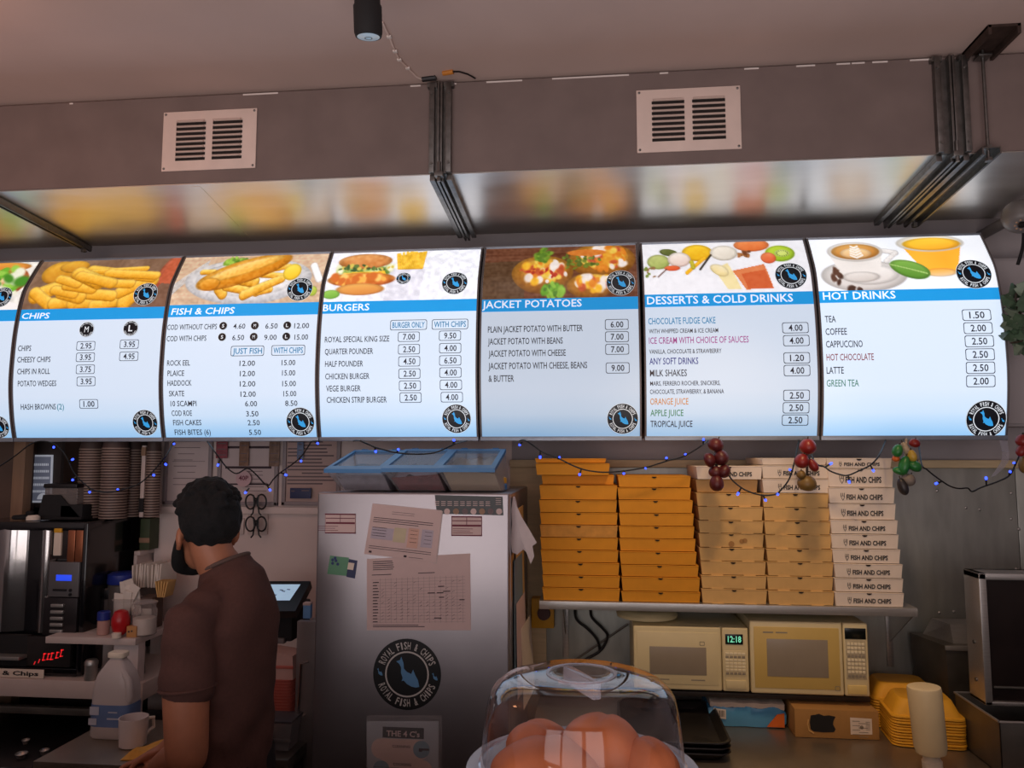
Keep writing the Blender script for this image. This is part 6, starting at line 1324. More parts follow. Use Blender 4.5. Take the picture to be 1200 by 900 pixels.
t = thing('paper_bag_stack', 'pale pink paper bundle lying on the pink tubs', 'paper bundle', (cx, Yk, ztop)); b = MB(); b.hexa([(cx-rx, Yk-rx*.9, ztop), (cx+rx, Yk-rx*.9, ztop), (cx+rx, Yk+rx, ztop), (cx-rx, Yk+rx, ztop), (cx-rx*.9, Yk-rx*.8, ztop+.09), (cx+rx*.9, Yk-rx*.8, ztop+.075), (cx+rx*.9, Yk+rx, ztop+.08), (cx-rx*.9, Yk+rx, ztop+.09)]); b.build('bundle', pm('pale_pink_paper', (206, 168, 160), .7, var=.08), t, smooth=False); b = MB(); b.box((cx-rx*1.0, Yk-rx*.93, ztop+.035), (cx+rx*1.0, Yk-rx*.82, ztop+.045), bev=.002); b.build('band', m_pkt, t)
Yk2 = 2.46; p0, p1 = A(313, 850, Yk2), A(348, 850, Yk2); zt = A(330, 842, Yk2).z
t = thing('clear_tub', 'cloudy clear tub with a dark lid flap below the pink tubs', 'tub', ((p0.x+p1.x)/2, Yk2, WZ))
xk = (p0.x+p1.x)/2; hk = (p1.x-p0.x)/2
b = MB(); b.loft([[(xk-hk*.7, Yk2-.03, WZ), (xk+hk*.7, Yk2-.03, WZ), (xk+hk*.7, Yk2+.04, WZ), (xk-hk*.7, Yk2+.04, WZ)], [(xk-hk, Yk2-.045, zt), (xk+hk, Yk2-.045, zt), (xk+hk, Yk2+.045, zt), (xk-hk, Yk2+.045, zt)]]); b.build('tub_wall', clear('cloudy_tub', (150, 146, 148), .5, .25), t, smooth=False)
b = MB(); b.box((xk-hk*1.03, Yk2-.05, zt), (xk+hk*1.03, Yk2+.05, zt+.008), bev=.003); b.build('lid', pm('dark_grey_lid', (74, 70, 74), .5), t)
b = MB(); b.box((xk-hk*1.04, Yk2-.052, zt-.055), (xk+hk*1.0, Yk2-.046, zt-.045), bev=.002); b.build('rim_band', pm('grey_plastic', (110, 104, 104)), t)
t = thing('worktop', 'short dark worktop end beside the fridge under the clear tub', 'worktop', (xk, 2.4, WZ-.03)); b = MB(); b.box((xe+.01, 2.36, WZ-.04), (FX0-.06, 2.515, WZ-.0005), bev=.002); b.build('top', m_steeldk, t); b = MB(); b.box((xe+.02, 2.38, 0), (FX0-.07, 2.51, WZ-.04)); b.build('cupboard', m_dark, t, smooth=False)
Yq = 2.99; a, c = A(157, 646, Yq).x, XP-.001; zq = A(170, 646, Yq).z
t = thing('small_shelf', 'small white shelf fixed to the pillar behind the napkins', 'shelf', (a, Yq, zq)); b = MB(); b.box((a, Yq, zq-.018), (c, 3.24, zq), bev=.003); b.build('board', m_wl, t); b = MB(); b.box((a, Yq, zq-.10), (a+.014, 3.24, zq-.018), bev=.002); b.build('side_panel', m_wl, t)
p, q = A(163, 646, Yq+.03), A(176, 608, Yq+.03); t = thing('green_carton', 'dark green carton standing on the small shelf by the pillar', 'carton', (p.x, Yq+.03, zq)); b = MB(); b.box((p.x, Yq+.03, zq+.001), (q.x, Yq+.10, q.z), bev=.003); b.build('carton', pm('dark_green_card', (62, 74, 48), .6, var=.15), t); b = MB(); b.box((p.x-.001, Yq+.028, zq+.03), (q.x+.001, Yq+.031, zq+.05), bev=.001); b.build('printed_band', m_tan, t)
# ================================================================== NOTICES on the wall
Yn = WY-.006
m_frg = pm('grey_notice_frame', (150, 138, 140), .5); m_not = pm('notice_paper', (206, 188, 186), .75, var=.04, scale=8); m_not2 = pm('pink_notice_paper', (196, 168, 160), .75, var=.05, scale=8)
def framed(x0, y0, x1, y1, label, paper_m, deco):
    p, q = A(x0, y1, Yn), A(x1, y0, Yn); t = thing('framed_notice', label, 'notice', ((p.x+q.x)/2, Yn, p.z), 'framed notices on the wall')
    b = MB()
    for bx_ in (((p.x, Yn-.016, p.z), (p.x+.016, Yn, q.z)), ((q.x-.016, Yn-.016, p.z), (q.x, Yn, q.z)), ((p.x, Yn-.016, p.z), (q.x, Yn, p.z+.016)), ((p.x, Yn-.016, q.z-.016), (q.x, Yn, q.z))): b.box(*bx_, bev=.003)
    b.build('frame', m_frg, t); b = MB(); b.box((p.x+.01, Yn-.006, p.z+.01), (q.x-.01, Yn-.001, q.z-.01)); b.build('notice_sheet', paper_m, t, smooth=False)
    g = MB(); uv = lambda u, v: (p.x+.02+(q.x-p.x-.04)*u, Yn-.007, q.z-.02-(q.z-p.z-.04)*v); deco(g, uv); g.build('print', [m_gp, m_dp, m_rp], t, smooth=False)
rr_ = random.Random(12)
def deco1(g, uv):
    q4(g, uv, .40, .05, .60, .09, 0)
    for k in range(9): q4(g, uv, .12+.1*(k % 3 == 0), .16+.08*k, .60+.28*rr_.random(), .168+.08*k, 0)
    q4(g, uv, .08, .50, .92, .506, 0)
def deco2(g, uv):
    for v in (.30, .56): q4(g, uv, .05, v, .95, v+.03, 1)
    for k in range(6): q4(g, uv, .45, .62+.05*k, .9-.2*rr_.random(), .628+.05*k, 0)
    q4(g, uv, .06, .78, .9, .80, 1)
def deco3(g, uv):
    for k in range(16): q4(g, uv, .3*(k % 4 == 0), .10+.045*k, .70+.3*rr_.random(), .118+.045*k, 0)
framed(192, 490, 252, 591, 'framed notice with a white certificate, leftmost on the wall', m_not, deco1)
framed(255, 490, 329, 592, 'framed notice with dark ruled bars behind the hanging glasses', m_not, deco2)
framed(331, 490, 401, 592, 'framed pinkish notice beside the fridge top', m_not2, deco3)
t = thing('wall_trunking', 'white cable trunking running along the wall below the notices', 'trunking', tuple(A(280, 596, Yn))); p, q = A(188, 601, Yn), A(420, 594.5, Yn); b = MB(); b.box((p.x, Yn-.020, p.z), (q.x, Yn, q.z), bev=.004); b.build('duct', m_white, t); b = MB(); b.box((p.x-.006, Yn-.024, p.z-.003), (p.x+.012, Yn, q.z+.003), bev=.003); b.build('end_cap', m_wl, t)
for i, (x, y, w_, h_, m, lab) in enumerate(((260, 527, 14, 20, pm('red_leaflet', (150, 70, 80), .6, var=.3, scale=60), 'small red patterned card pinned over the notices'), (286, 532, 12, 28, pm('brown_leaflet', (138, 104, 84), .6, var=.3, scale=50), 'narrow brown leaflet pinned left above the round price sticker'), (321.5, 532, 13, 29, pm('brown_leaflet2', (130, 104, 88), .6, var=.35, scale=50), 'narrow brown leaflet pinned right of the ruled notice'), (352, 528, 8, 20, pm('blue_leaflet', (110, 128, 160), .5, var=.3, scale=60), 'slim blue and white sachet pinned over the pinkish notice'))):
    p, q = A(x-w_/2, y+h_/2, Yn-.02), A(x+w_/2, y-h_/2, Yn-.02); t = thing('pinned_card', lab, 'card', tuple(p)); b = MB(); b.box((p.x, Yn-.022, p.z), (q.x, Yn-.0175, q.z), bev=.001); b.build('card', m, t); g = MB(); put_lines(g, plane_y(Yn-.022, .001), [(p.x+.006, q.x-.006, p.z+(q.z-p.z)*k/6) for k in (1, 3, 5)], .004); g.build('card_print', m_gp, t, smooth=False)
c = A(285.5, 561, Yn-.02); t = thing('price_sticker', 'round pale price sticker reading 40P on the notices', 'sticker', tuple(c)); b = MB(); b.cyl((c.x, Yn-.018, c.z), (c.x, Yn-.0225, c.z), .033, n=28); b.build('disc', pm('pale_pink_sticker', (204, 170, 174), .6), t)
g = MB(); put_text(g, plane_y(Yn-.0225, .001), '40P', c.x-.020, c.z-.006, c.x+.022, c.z-.006, .018, off=.02); g.build('price_lettering', m_rp, t, smooth=False)
p, q = A(340, 584, Yn-.02), A(365, 572, Yn-.02); t = thing('blue_card', 'dark blue card at the foot of the pinkish notice', 'card', tuple(p)); b = MB(); b.box((p.x, Yn-.024, p.z), (q.x, Yn-.0175, q.z), bev=.001); b.build('card', pm('navy_card', (44, 52, 92)), t); g = MB(); put_lines(g, plane_y(Yn-.024, .001), [(p.x+.006, p.x+.02, p.z+.028), (p.x+.05, q.x-.008, p.z+.03)], .004); g.build('card_print', m_gp, t, smooth=False)
for i, (x0, y0, x1, y1) in enumerate(((272, 607, 287, 626), (291, 602, 315, 626))):
    p, q = A(x0, y1, Yn), A(x1, y0, Yn); t = thing('switch_plate', ('white wall switch plate, left one below the trunking', 'white wall switch plate, right one behind the glasses')[i], 'switch', tuple(p), 'switch plates below the trunking'); b = MB(); b.box((p.x, Yn-.010, p.z), (q.x, Yn, q.z), bev=.003); b.build('plate', m_wl, t); b = MB(); b.box(((p.x+q.x)/2-.008, Yn-.015, (p.z+q.z)/2-.012), ((p.x+q.x)/2+.008, Yn-.008, (p.z+q.z)/2+.012), bev=.002); b.build('rocker', m_white, t)
# two pairs of round black spectacles hanging one above the other
m_gsp = pm('black_acetate', (18, 16, 18), .3)
for i, (cy, lab) in enumerate(((588, 'black round spectacles hanging from the light string, upper pair'), (614, 'black round spectacles hanging from the light string, lower pair'))):
    Yg = Yn-.05; c = A(300, cy, Yg); k_ = c.y/900; t = thing('spectacles', lab, 'spectacles', tuple(c), 'spectacles hanging on the wall')
    for s_ in (-1, 1):
        ring = [A(300+s_*6.5+5.6*cos(a), cy+8.5*sin(a), Yg) for a in np.linspace(0, 2*pi, 25)]; b = MB(); b.tube(ring, .0036, 8, cap=False); b.build('rim', m_gsp, t)
        b = MB(); b.tube([A(300+s_*3, cy-8, Yg-.012), A(300+s_*2, cy+2, Yg-.014), A(300+s_*3.5, cy+13, Yg-.012), A(300+s_*6, cy+16, Yg-.01)], .0032, 8); b.build('temple_arm', m_gsp, t)
    b = MB(); b.tube([A(298, cy-2, Yg), A(300, cy-4, Yg-.004), A(302, cy-2, Yg)], .003, 8); b.build('bridge', m_gsp, t)
# ================================================================== FRONT COUNTER, CAKE STAND AND DOME
m_ctr = pm('dark_counter', (44, 40, 42), .5, var=.1)
t = thing('front_counter', 'dark customer counter carrying the domed cake stand, just below the frame', 'counter', (-.4, 1.2, 0))
b = MB(); b.box((-3.0, .86, 1.155), (1.9, 1.47, 1.185), bev=.006); b.build('counter_top', m_ctr, t)
b = MB(); b.box((-2.98, .90, 0), (1.88, 1.44, 1.155)); b.build('counter_body', m_ctr, t, smooth=False)
DCY = 1.20; dl, dr_ = A(563, 870, DCY), A(804, 870, DCY); DX = (dl.x+dr_.x)/2; dR = (dr_.x-dl.x)/2*.99; ztop = A(684, 783, DCY).z-.004; zpl = 1.325
t = thing('cake_stand', 'pale plate on a foot holding bread rolls beneath the clear dome', 'cake stand', (DX, DCY, 1.185))
m_plate = pm('pale_blue_plate', (176, 186, 198), .25, var=.03)
b = MB(); b.lathe([(.001, zpl-.012), (dR*.9, zpl-.010), (dR*1.12, zpl+.008), (dR*1.14, zpl+.011), (dR*1.10, zpl+.012), (dR*.9, zpl-.003), (.001, zpl-.004)], (DX, DCY, 0), 56, cap=False); b.build('plate', m_plate, t)
b = MB(); b.lathe([(.075, 1.186), (.078, 1.190), (.030, 1.215), (.022, 1.26), (.030, zpl-.018), (.07, zpl-.010)], (DX, DCY, 0), 36); b.build('foot', m_plate, t)
m_dome = bpy.data.materials.new('clear_dome_plastic'); m_dome.use_nodes = True; nt = m_dome.node_tree; b_ = nt.nodes['Principled BSDF']
gl = nt.nodes.new('ShaderNodeBsdfGlossy'); gl.inputs['Roughness'].default_value = .03; gl.inputs['Color'].default_value = (1, .97, .97, 1)
tr = nt.nodes.new('ShaderNodeBsdfTransparent'); tr.inputs['Color'].default_value = (.93, .91, .93, 1); lw_ = nt.nodes.new('ShaderNodeLayerWeight'); lw_.inputs['Blend'].default_value = .5; pw3 = nt.nodes.new('ShaderNodeMath'); pw3.operation = 'POWER'; pw3.inputs[1].default_value = 3.2; nt.links.new(lw_.outputs['Facing'], pw3.inputs[0]); fr = nt.nodes.new('ShaderNodeMapRange'); fr.inputs[3].default_value = .055; fr.inputs[4].default_value = .85; nt.links.new(pw3.outputs[0], fr.inputs[0])
mx = nt.nodes.new('ShaderNodeMixShader'); nt.links.new(fr.outputs[0], mx.inputs[0]); nt.links.new(tr.outputs[0], mx.inputs[1]); nt.links.new(gl.outputs[0], mx.inputs[2]); nt.links.new(mx.outputs[0], nt.nodes['Material Output'].inputs[0]); nt.nodes.remove(b_)
t = thing('cake_dome', 'clear plastic dome with a moulded grip over the bread rolls', 'dome', (DX, DCY, zpl))
H = ztop-zpl; prof = [(1.0, .02), (.995, .10), (.975, .35), (.945, .60), (.915, .74), (.87, .83), (.78, .90), (.64, .945), (.48, .968), (.34, .975), (.33, .975)]
pr_ = []
for i in range(len(prof)-1):
    for k in range(3):
        u = k/3; pr_.append((prof[i][0]*(1-u)+prof[i+1][0]*u, prof[i][1]*(1-u)+prof[i+1][1]*u))
outer = [(dR*r, zpl+.012+(H-.012)*z) for r, z in prof]; 
b = MB(); b.lathe(outer+[(dR*.30, zpl+H*.935), (dR*.22, zpl+H*.90), (dR*.10, zpl+H*.885), (.001, zpl+H*.885)], (DX, DCY, 0), 72, cap=False); b.build('dome_shell', m_dome, t, angle=70)
b = MB(); b.lathe([(dR*1.0, zpl+.012), (dR*1.02, zpl+.013), (dR*1.02, zpl+.018), (dR*.998, zpl+.019)], (DX, DCY, 0), 72, cap=False); b.build('dome_rim', m_dome, t)
M = Matrix.Translation((DX, DCY, zpl+H*.955)) @ Matrix.Rotation(R_(-62), 4, 'Z'); b = MB(); b.box((-dR*.33, -.007, -.022), (dR*.33, .007, .003), bev=.003, M=M); b.build('grip_bar', clear('clear_grip', (176, 176, 186), .35, .1), t)
b = MB(); b.lathe([(dR*.345, zpl+H*.972), (dR*.35, zpl+H*.985), (dR*.32, zpl+H*.985), (dR*.315, zpl+H*.968)], (DX, DCY, 0), 56, cap=False); b.build('grip_ring', clear('clear_grip', (176, 176, 186), .35), t)
m_roll = pm('baked_roll_crust', (206, 120, 72), .5, var=.16, scale=14, bump=.15)
def roll(c, r, rz, label):
    b = MB(); bm = bmesh.new(); bmesh.ops.create_icosphere(bm, subdivisions=4, radius=1)
    M = Matrix.Rotation(rz, 3, 'Z')
    for v in bm.verts:
        p = v.co.copy(); z = p.z; z = z if z > -.35 else -.35-(-.35-z)*.25
        k = 1+.03*sin(5*p.x+3*p.y+rz)+.02*sin(9*p.y); crease = 1-.09*math.exp(-(p.x/.10)**2)*max(0, z)
        q = M @ Vector((p.x*r[0]*k, p.y*r[1]*k, z*r[2]*crease)); v.co = Vector(c)+q
    b.addbm(bm); o = b.build('bread_roll', m_roll, None, loc=c, angle=80); tag(o, label, 'bread roll', 'bread rolls under the dome'); return o
zr = zpl+.002
roll((DX-.050, DCY-.020, zr+.010), (.082, .066, .046), .2, 'orange-brown bread roll at the left under the dome')
roll((DX+.030, DCY+.020, zr+.022), (.066, .060, .058), -.4, 'tallest bread roll in the middle under the dome')
roll((DX+.098, DCY-.012, zr+.014), (.040, .054, .044), .5, 'narrow bread roll at the right under the dome')
roll((DX-.072, DCY+.075, zr+.010), (.056, .046, .038), 1.0, 'smaller bread roll at the back left under the dome')

# ================================================================== STRING LIGHTS, GARLANDS, PLANT, CAMERA
m_wire = pm('black_wire', (14, 14, 16), .5, var=0); m_bulb = pm('blue_bulb', (48, 74, 255), .3, var=0, emit=3.5)
def smoothpath(P, n=4):
    q = []
    for i in range(len(P)-1):
        a, b, c, d = P[max(i-1, 0)], P[i], P[i+1], P[min(i+2, len(P)-1)]
        for k in range(n): u = k/n; q.append(.5*((2*b)+(c-a)*u+(2*a-5*b+4*c-d)*u*u+(3*b-a-3*c+d)*u**3))
    return q+[P[-1]]
def string(label, Y, wire, bulbs):
    P = [A(x, y, Y) for x, y in wire]
    for i in (0, -1):
        if 0 < wire[i][0] < 1185: P[i] = A(wire[i][0], 515, 2.84); P[i].z = 1.852
    t = thing('string_lights', label, 'string lights', tuple(P[0]), 'blue string lights under the signs')
    b = MB(); b.tube(smoothpath(P), .0026, 6); b.build('wire', m_wire, t)
    for (x, y, wx, wy) in bulbs:
        q, r = A(x, y, Y-.004), A(wx, wy, Y); b = MB(); b.tube([r, q+(r-q)*.3], [.0026, .0034], 6); o = b.build('bulb_socket', m_wire, t)
        b = MB(); d = (q-r).normalized(); b.tube([q+(r-q)*.32, q+(r-q)*.15, q, q+d*.002], [.0034, .0042, .0036, .0012], 8); b.build('bulb', m_bulb, o)
Ys = 2.70
string('string of blue lights drooping over the left corner to the cup stacks', Ys, [(-10, 551), (0, 546), (18, 534), (35, 521), (48, 517), (63, 520), (74, 530), (80, 540), (88, 556), (105, 572), (116, 576), (130, 577), (150, 572), (163, 567), (176, 556), (189, 541), (196, 532), (204, 518)],
       [(63, 525, 63, 519), (86, 538, 80, 541), (84.5, 563, 90, 558), (105, 577.5, 105, 572), (138, 573, 138, 576), (181, 557, 176, 556), (195, 545, 190, 540), (204, 520.5, 203, 518)])
string('string of blue lights over the notices behind the man', Ys, [(243, 516), (250, 527), (258, 538), (266, 548), (277, 555), (290, 549), (300, 556), (313, 569), (320, 562), (327, 555), (340, 546), (353, 535), (362, 522), (366, 517), (374, 518)],
       [(255, 546, 258, 538), (287, 578, 292, 572), (317, 575, 313, 569), (336, 557, 329, 554), (353, 541, 351, 536), (373, 520, 368, 517)])
string('string of blue lights hanging in front of the ingredient bins', 2.42, [(414, 522), (420, 516), (430, 520), (439, 524), (450, 527), (462, 530), (480, 532), (497, 532), (511, 530), (525, 524), (536, 519), (547, 513)],
       [(440.5, 530, 439, 524), (467, 526, 465, 531), (532, 515, 531, 521)])
string('string of blue lights sagging across the orange pizza boxes', 2.68, [(609, 521), (615, 516), (626, 523), (637, 530.5), (656, 538), (670, 545), (683, 550), (696, 552.5), (710, 553.5), (731, 552), (756, 548), (770, 544), (784, 539.5), (795, 537), (805, 533), (815, 527), (824, 521), (830, 515)],
       [(608.5, 522, 612, 518), (633, 537, 633, 528), (656, 535.5, 654, 538), (679, 557, 681, 550), (731, 555.5, 731, 551), (756.5, 549, 757, 548), (781, 536, 781, 541), (803, 532, 804, 534), (824.5, 514, 824, 521)])
string('string of blue lights sagging across the tan pizza boxes', 2.66, [(836, 516), (842, 532), (849, 546), (856, 560), (868, 571), (880, 577), (894, 580.5), (905, 580), (912, 577.5), (922, 566), (927, 556), (931, 541), (936, 522)],
       [(864, 580, 869, 571), (897.5, 587, 894, 580), (911, 580, 914, 575), (925, 550, 929, 553), (848, 558, 849, 546)])
string('string of blue lights across the tops of the white pizza boxes', 2.66, [(946, 520), (952, 536), (959, 545), (966, 547), (973, 552), (984, 556), (994, 557), (1008, 551), (1020, 545), (1030, 534), (1038, 518)],
       [(975, 542.5, 966, 548), (995.5, 566, 994, 557), (1024, 552.5, 1020, 545)])
string('string of blue lights across the bare steel splashback', 2.66, [(1076, 528), (1080, 544), (1086, 550), (1093, 556), (1104, 564), (1114, 570), (1124, 572.5), (1134, 572), (1139, 576), (1148, 572), (1156, 569), (1170, 564), (1183, 557), (1190, 544), (1196, 530), (1201, 516)],
       [(1096, 567, 1104, 564), (1155.5, 559, 1156, 569), (1184, 552, 1182, 558), (1188, 542, 1190, 545)])
m_rd = pm('dark_red_pepper', (84, 24, 26), .45, var=.3, scale=12); m_tom = pm('red_tomato', (128, 30, 26), .4, var=.15); m_gr = pm('green_pepper', (38, 112, 52), .35, var=.2); m_ylw = pm('yellow_pepper', (196, 160, 60), .4, var=.2); m_or_ = pm('orange_pepper', (196, 96, 34), .4); m_olv = pm('olive_gourd', (120, 92, 44), .45, var=.2); m_rope = pm('plaited_rope', (176, 156, 130), .9, var=.3, scale=80); m_mush = pm('grey_mushroom', (130, 118, 108), .6, var=.15); m_dkg = pm('dark_gourd', (44, 40, 42), .4); m_twig = pm('brown_stem', (60, 48, 36), .8)
def fruit(parent, px, py, rx, ry, rot, m, Y, nm):
    c = A(px, py, Y); k = Y/900; b = MB(); M = Matrix.Rotation(rot, 3, 'Y'); bm = bmesh.new(); bmesh.ops.create_uvsphere(bm, u_segments=20, v_segments=14, radius=1)
    for v in bm.verts:
        p = v.co; r_ = 1+.12*(-p.z)+.05*sin(3*math.atan2(p.y, p.x)); dimp = .12*math.exp(-(p.x*p.x+p.y*p.y)/.08)*(1 if p.z > 0 else 0)
        v.co = c+M @ Vector((p.x*r_*rx*k, p.y*r_*min(rx, ry)*k, (p.z-dimp)*ry*k))
    b.addbm(bm); o = b.build(nm, m, parent, angle=80); s_ = MB(); top = c+M @ Vector((0, 0, ry*k*.86)); s_.tube([top, top+M @ Vector((.001, 0, ry*k*.35))], [.0022, .0016], 6); s_.build('stem', m_twig, o); return o
def garland(label, Y, top, items):
    t = thing('hanging_garland', label, 'garland', tuple(A(*top, Y)), 'ornamental vegetable bunches below the signs')
    xs_ = items[-1]; b = MB(); h_ = A(top[0], 514, 2.84); h_.z = 1.853; b.tube([h_, A(top[0], top[1]+2, Y+.05), A(top[0], top[1]+2, Y+.014), A((top[0]+xs_[0])/2, (top[1]+xs_[1])/2, Y+.016), A(xs_[0], xs_[1], Y+.012)], .004, 8); b.build('cord', m_rope if 'green' in label else m_twig, t)
    for i, (px, py, rx, ry, rot, m, nm) in enumerate(items): fruit(t, px, py, rx, ry, rot, m, Y-.008*(i % 2), nm)
garland('bunch of dark red ornamental peppers hanging left, before the tan boxes', 2.62, (838, 515), [(839, 521, 9, 8, .4, m_rd, 'pepper'), (832, 539, 8.5, 6.5, 1.2, m_rd, 'pepper'), (845, 536, 8.5, 9, -.3, m_rd, 'pepper'), (849, 552, 7, 8, .6, m_rd, 'pepper'), (839, 553, 8, 7, .2, m_rd, 'pepper'), (840, 566, 8, 9.5, .0, m_rd, 'pepper')])
garland('ornamental bunch with a red tomato on top and an olive gourd below', 2.62, (945, 513), [(947, 523, 9.2, 9.2, 0, m_tom, 'tomato'), (940, 540, 8, 8.5, .3, m_tom, 'tomato'), (953, 545, 5, 8, -.5, m_tom, 'chilli'), (939, 556, 5, 5, 0, m_olv, 'gourd'), (946, 566, 10.5, 9, .2, m_olv, 'gourd')])
garland('ornamental bunch of green peppers, garlic rope and mushrooms at right', 2.62, (1062, 513), [(1072, 519, 6, 5, .2, m_tom, 'tomato'), (1052, 528, 5.5, 7.5, .3, m_gr, 'pepper'), (1050, 537, 4, 4, 0, m_or_, 'pepper'), (1069, 534, 5, 7, -.2, m_ylw, 'pepper'), (1062, 526, 3.5, 9, -.5, m_rope, 'garlic'), (1060, 545, 6, 11, .25, m_gr, 'pepper'), (1055, 552, 8, 4.5, .3, m_gr, 'pepper'), (1072, 546, 8, 6, .5, m_gr, 'pepper'), (1065, 562, 7.5, 7, .4, m_mush, 'mushroom'), (1058, 570, 5.5, 10, -.3, m_dkg, 'gourd'), (1061, 560, 4, 5, 0, m_mush, 'mushroom')])
garland('red and olive ornamental bunch cut by the right edge of the frame', 2.62, (1199, 506), [(1198, 516, 6.5, 7, .2, m_tom, 'tomato'), (1197, 528, 5, 7, .4, m_tom, 'chilli'), (1201, 544, 6, 10, .1, m_olv, 'gourd')])
# torn strip of clear tape under the rightmost sign
t = thing('plastic_strip', 'torn strip of clear plastic dangling below the rightmost sign', 'plastic strip', tuple(A(1178, 516, 2.78)))
cl = [Vector((A(1177, 516, 2.84).x, 2.845, 1.853)), A(1179, 530, 2.775), A(1178, 541, 2.77), A(1172, 551, 2.765), A(1164, 559, 2.76)]; b = MB(); vs = []
for i, p in enumerate(cl): w_ = (.014, .012, .013, .012, .008)[i]; vs += [p-Vector((w_, 0, -.003*(i % 2))), p+Vector((w_, .004, .004*(i > 2)))]
b.add(vs+[Vector(v)+Vector((0, .0012, 0)) for v in vs], [(2*i, 2*i+1, 2*i+3, 2*i+2) for i in range(4)]+[(10+2*i, 12+2*i, 13+2*i, 11+2*i) for i in range(4)]); b.build('film', clear('wrinkled_film', (196, 192, 200), .3, .12), t)
# white boxed duct end, leaves, security camera at the right edge
Y = 3.0; p, q = A(1169, 500, Y), A(1203, 302, Y)
t = thing('white_cabinet', 'white wall cabinet end behind the plant at the right edge', 'cabinet', (p.x, Y, p.z)); b = MB(); b.box((p.x, Y, p.z), (1.99, WY-.002, q.z), bev=.004); b.build('carcass', m_wall, t); b = MB(); b.box((p.x+.012, Y-.012, p.z+.01), (1.985, Y, q.z-.01), bev=.003); b.build('door', m_wall, t)
Yp = 2.80; c0 = A(1196, 372, Yp); t = thing('trailing_plant', 'dark green leafy plant trailing beside the rightmost sign', 'plant', tuple(c0))
m_leaf = pm('dark_green_leaf', (74, 98, 74), .5, var=.3, scale=20); m_leaf2 = pm('grey_green_leaf', (112, 128, 108), .5, var=.2, scale=20)
stems = [A(1225, 420, 2.86), A(1210, 395, 2.84), A(1198, 372, 2.82), A(1190, 350, 2.80), A(1196, 335, 2.80)]
b = MB(); b.tube(smoothpath(stems), .004, 6); b.tube(smoothpath([stems[1], A(1196, 400, 2.80), A(1184, 402, 2.78)]), .003, 6); b.build('stem', m_twig, t)
lr = random.Random(21); leaf_i = 0
for (px, py, L, ang) in ((1181, 352, 20, 2.7), (1190, 342, 20, 2.2), (1198, 338, 20, 1.2), (1184, 366, 22, 3.1), (1192, 360, 22, 2.6), (1182, 380, 20, 3.3), (1190, 376, 24, 3.6), (1180, 394, 20, 3.9), (1188, 398, 22, 4.3), (1196, 392, 22, 4.8), (1196, 405, 20, 4.2), (1200, 356, 24, 2.0), (1178, 372, 14, 3.0), (1199, 378, 24, 3.8), (1186, 386, 18, 2.6), (1204, 412, 22, 4.6), (1193, 410, 16, 3.9)):
    c = A(px, py, Yp+(lr.random()-.5)*.08); k = Yp/900; Lk = L*k; W_ = Lk*.42; d = Vector((cos(ang), -.35+.5*(lr.random()-.5), sin(ang))).normalized(); sd = d.cross(Vector((lr.random()-.5, -1, lr.random()-.5))).normalized(); nn = d.cross(sd).normalized()
    b = MB(); vs = []; prof_ = [(0, .06), (.12, .55), (.25, .95), (.38, .70), (.5, .98), (.65, .62), (.8, .36), (1, .02)]
    for u, w_ in prof_: base = c+d*(Lk*(u-.4))+nn*(-.10*Lk*(u-.4)**2*4); vs += [base-sd*W_*w_+nn*.08*W_*w_, base+nn*(-.01), base+sd*W_*w_+nn*.08*W_*w_]
    fs = []
    for i in range(len(prof_)-1): a_ = 3*i; fs += [(a_, a_+1, a_+4, a_+3), (a_+1, a_+2, a_+5, a_+4)]
    n_ = len(vs); b.add(vs+[v+nn*.0012 for v in vs], fs+[tuple(n_+i for i in reversed(f)) for f in fs]); b.build('leaf', m_leaf if lr.random() < .65 else m_leaf2, t)
Yc_ = 2.78; c = A(1196, 256, Yc_); t = thing('security_camera', 'grey dome security camera at the right edge below the duct', 'security camera', tuple(c))
k = Yc_/900; b = MB(); M = Matrix.Rotation(R_(-38), 3, 'X') @ Matrix.Rotation(R_(14), 3, 'Y'); b.lathe([(.055, .035), (.058, .02), (.056, .0), (.050, -.018), (.042, -.030), (.030, -.038)], c, 36, M); b.build('housing', pm('grey_camera_shell', (104, 98, 96), .4), t)
b = MB(); cc = c+M @ Vector((0, 0, -.030)); b.lathe([(.036, -.004), (.028, -.020), (.014, -.026), (.002, -.027)], c+M @ Vector((0, 0, -.012)), 30, M); b.build('dome_window', pm('smoked_dome', (34, 30, 30), .15, coat=.5), t)
for i in range(9):
    a = 2*pi*i/9; b = MB(); b.ball(c+M @ Vector((.020*cos(a), .020*sin(a), -.036)), .0042, 8); b.build('infrared_led', pm('copper_led', (170, 130, 100), .3), t)
b = MB(); pz = c+Vector((.03, .04, -.02)); b.tube(smoothpath([pz, pz+Vector((.01, .03, -.06)), pz+Vector((.004, .06, -.12))]), .006, 8); b.build('lead', m_black, t)
b = MB(); b.cyl(c+M @ Vector((0, 0, .03)), Vector((c.x+.02, WY, c.z+.03)), .02, n=16); b.build('wall_arm', pm('grey_camera_shell', (104, 98, 96)), t)

